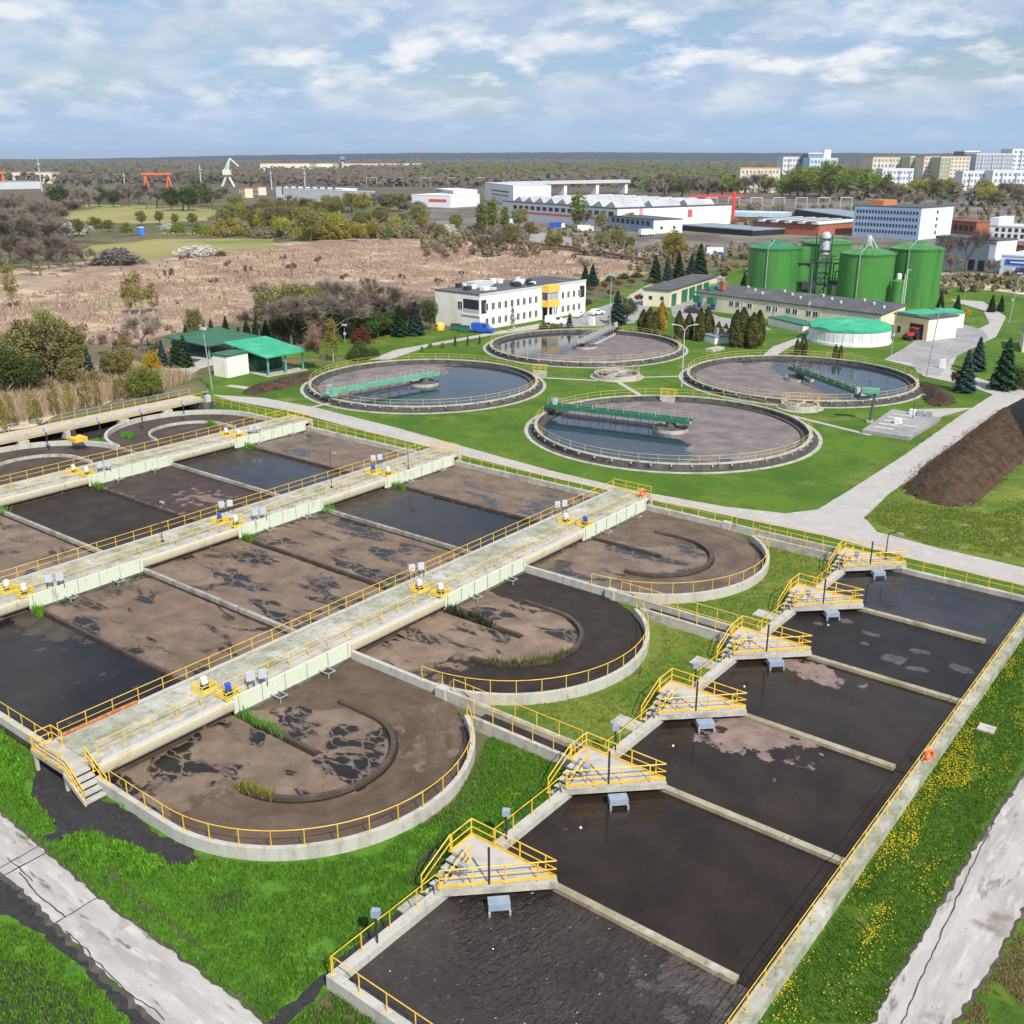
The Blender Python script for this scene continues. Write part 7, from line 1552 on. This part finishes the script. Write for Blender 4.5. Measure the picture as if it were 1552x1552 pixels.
# ------------------------------------------------------------------ grass, reeds, weeds, flowers
def blades(name, pts, m, hh, w, seed, per=3, lean=0.5, spread=0.12, kind='stuff'):
    r = random.Random(seed); mb = MB()
    for x, y in pts:
        for k in range(per):
            px_, py_ = x+r.uniform(-spread,spread), y+r.uniform(-spread,spread); a = r.uniform(0, 6.28); h = hh*r.uniform(0.5,1.3); l = h*lean*r.uniform(0.2,1.0); b = r.uniform(0, 6.28); ww = w*r.uniform(0.6,1.3)
            c, s = math.cos(a)*ww, math.sin(a)*ww; e = (px_+math.cos(b)*l, py_+math.sin(b)*l, h)
            mb.add([(px_-c,py_-s,0),(px_+c,py_+s,0),(e[0]+c*0.25,e[1]+s*0.25,e[2]),(e[0]-c*0.25,e[1]-s*0.25,e[2])], [(0,1,2,3)])
    return tag(mb.obj(name, m), None, None, kind=kind)
G1 = leafmat('grass_blades', (0.105,0.225,0.022), 0.5); G2 = leafmat('fresh_weeds', (0.11,0.30,0.022), 0.4); G3 = leafmat('reed_blades', (0.50,0.40,0.25), 0.35); G4 = leafmat('dandelion_heads', (0.62,0.47,0.025), 0.3, 0.0); G5 = leafmat('straw_blades', (0.34,0.28,0.13), 0.4)
GR = random.Random(31)
def thin(pts, s, o, lo): return [p for p in pts if noise.noise(Vector((p[0]*s+o, p[1]*s, o)))+0.5*noise.noise(Vector((p[0]*s*3+o, p[1]*s*3, o))) > lo]
front = [(0,1095),(60,1165),(170,1225),(290,1300),(430,1312),(570,1298),(690,1215),(740,1120),(850,1150),(845,1200),(660,1345),(505,1470),(420,1560),(395,1545),(300,1470),(150,1360),(0,1230)]
fp = scatter(front, 21000, GR)
soilp = [[(W(*q).x, W(*q).y) for q in pl_] for pl_ in (SOIL1, [(395,1560),(505,1462),(640,1352),(660,1362),(520,1475),(470,1515),(430,1560)])]
fp = [p for p in thin(fp, 0.45, 3.0, -0.5) if not any(inside(s_, *p) for s_ in soilp)]
blades('grass', fp, G1, 0.20, 0.028, 41, 3)
blades('grass', [p for p in thin(scatter([(430,1560),(510,1490),(640,1560),(640,1640)], 1500, GR), 0.4, 1, -0.3)], G1, 0.22, 0.03, 42)
blades('grass', thin(scatter([(1552,960),(1400,1190),(1160,1552),(1320,1552),(1552,1150)], 17000, GR), 0.3, 7.0, -0.75), leafmat('strip_blades',(0.085,0.165,0.018),0.55), 0.13, 0.022, 43)
blades('grass', thin(scatter([(1460,1552),(1552,1400),(1552,1552)], 1800, GR), 0.3, 9.0, -0.1), G5, 0.14, 0.025, 44)
blades('grass', thin(scatter([(-20,1395),(50,1412),(120,1468),(195,1552),(240,1620),(100,1640),(-60,1500)], 4500, GR), 0.4, 2.0, -0.35), G1, 0.2, 0.03, 45)
blades('grass', scatter([(735,1170),(745,1100),(850,1140),(850,1180),(700,1290)], 2500, GR), G1, 0.16, 0.025, 46)
blades('weeds', [p for p in thin(scatter([(0,1100),(40,1190),(95,1245),(165,1190),(250,1290),(330,1340),(250,1330),(150,1330),(60,1230),(0,1200)], 2600, GR), 0.5, 5.0, 0.0) if not any(inside(s_, *p) for s_ in soilp)], G2, 0.32, 0.075, 47, 4, 0.9, 0.2)
blades('weeds', [(-15.2+5.0*k/60+GR.uniform(-.1,.1), -9.3+GR.uniform(-.25,.25)) for k in range(60)], G2, 0.78, 0.045, 48, 5, 0.5)
blades('weeds', [(XR+5.6*math.cos(R(a))+GR.uniform(-.15,.15), -9.3+5.6*math.sin(R(a))+GR.uniform(-.15,.15)) for a in [-92+0.45*k for k in range(60)]], leafmat('yellowish_weeds',(0.24,0.28,0.03),0.4), 0.85, 0.05, 49, 4, 0.5)
blades('weeds', [(XR+5.6*math.cos(R(a))+GR.uniform(-.2,.2), 13.1+5.6*math.sin(R(a))+GR.uniform(-.2,.2)) for a in [-75+0.55*k for k in range(130)]], leafmat('mixed_weeds',(0.13,0.17,0.04),0.6), 0.9, 0.045, 50, 4, 0.5)
blades('weeds', [(-15.2+5.4*k/110+GR.uniform(-.1,.1), 13.1+GR.uniform(-.4,.4)*(1-k/130)) for k in range(110)], leafmat('dark_weeds',(0.035,0.045,0.02),0.5), 0.8, 0.06, 51, 4, 0.6)
for cx_2, cy_2 in ((-43.7,-9.4),(-43.7,13.4),(-43.7,35.8),(-72.4,13.4),(-72.4,36.0),(-22.2,13.4),(-51.2,13.4),(-72.4,1.9),(-43.7,24.8),(-90.5,29),(-87,40.5),(-20,2.0)):
    blades('weeds', [(cx_2+GR.uniform(-.2,1.6), cy_2+GR.uniform(-.3,.3)) for k in range(45)], G2, 0.85, 0.05, int(cx_2*3)+500, 4, 0.5)
for bx in BX: blades('weeds', [(bx-4.4+GR.uniform(0,2.6), GR.choice((1.0,14.0,20.0,-4.0,8.5))+GR.gauss(0,1.5)) for k in range(60)], leafmat('deck_moss',(0.10,0.16,0.03),0.4), 1.7, 0.06, int(bx)+700, 1, 0.02) if bx < -20 else None
blades('reeds', scatter([(0,590),(60,582),(180,552),(260,566),(300,572),(250,592),(190,606),(90,628),(0,650),(-80,668),(-120,640)], 9000, GR), G3, 1.5, 0.06, 52, 2, 0.35, 0.3)
blades('grass', thin(scatter([(4.5,-3),(7.6,-3),(8.0,46),(-1,46),(3.6,38),(3.6,32),(-1,26),(3.7,18),(3.7,10),(-1,3)], 6000, GR, True), 0.5, 2.0, -0.5), leafmat('worn_blades',(0.13,0.17,0.03),0.5), 0.13, 0.025, 61, 3)
blades('grass', thin(scatter([(1310,785),(1340,760),(1400,765),(1500,780),(1552,760),(1552,850),(1400,825)], 6000, GR), 0.3, 4.0, -0.4), leafmat('yellowed_blades',(0.17,0.20,0.035),0.5), 0.16, 0.04, 62, 3)
blades('dry_grass', thin(scatter([(-100,480),(60,440),(350,385),(560,365),(760,372),(960,402),(880,432),(660,450),(420,480),(180,520),(-100,540)], 11000, GR), 0.04, 6.0, -0.15), leafmat('dry_tufts',(0.43,0.315,0.24),0.3), 0.7, 0.16, 63, 3, 0.6, 0.6)
blades('dry_grass', thin(scatter([(-100,480),(60,440),(350,385),(560,365),(760,372),(960,402),(880,432),(660,450),(420,480),(180,520),(-100,540)], 8000, GR), 0.05, 16.0, -0.1), leafmat('straw_tufts',(0.56,0.45,0.32),0.25), 0.6, 0.18, 64, 3, 0.6, 0.6)
# dandelions
rt = scatter([(1552,950),(1450,1080),(1300,1310),(1150,1552),(1330,1552),(1552,1180)], 20000, GR)
dl = [p for p in rt if noise.noise(Vector((p[0]*0.5, p[1]*0.16, 3.0)))+0.6*noise.noise(Vector((p[0]*1.3, p[1]*0.6, 8.0)))+GR.gauss(0,0.28)-0.12*(p[0]-27) > 0.30 and p[0] < 30.2]
dl += [p for p in scatter([(1340,770),(1380,735),(1552,690),(1552,850)], 1500, GR) if noise.noise(Vector((p[0]*0.25, p[1]*0.25, 6.0)))+GR.gauss(0,0.25) > 0.45]
dl += [p for p in scatter([(740,1150),(700,1280),(850,1170)], 400, GR) if noise.noise(Vector((p[0]*0.4, p[1]*0.4, 6.0)))+GR.gauss(0,0.25) > 0.3]
dl += [p for p in scatter([(1150,545),(1230,530),(1290,540),(1370,548),(1250,556),(1120,556)], 500, GR)] + [p for p in scatter([(830,548),(870,540),(905,556),(850,560)], 120, GR)]
mb = MB()
for x, y in dl:
    s = GR.uniform(0.016,0.036) if y < 60 else GR.uniform(0.04,0.08); z = GR.uniform(0.08,0.2); mb.add([(x-s,y-s,z),(x+s,y-s,z),(x+s,y+s,z+0.01),(x-s,y+s,z+0.01)], [(0,1,2,3)])
tag(mb.obj('dandelions', G4), None, None, kind='stuff')
# ------------------------------------------------------------------ haze over the whole place
HZ = bpy.data.materials.new('haze'); HZ.use_nodes = True; ht = HZ.node_tree; ht.nodes.clear()
ho = ht.nodes.new('ShaderNodeOutputMaterial'); hv = ht.nodes.new('ShaderNodeVolumePrincipled'); hv.inputs['Color'].default_value = (0.75,0.84,1.0,1); hv.inputs['Density'].default_value = 0.00005; hv.inputs['Anisotropy'].default_value = 0.2
ht.links.new(hv.outputs[0], ho.inputs['Volume'])
o = MB().box(-17000,17000,-17000,17000,-4,110).obj('haze', HZ); o['kind'] = 'stuff'
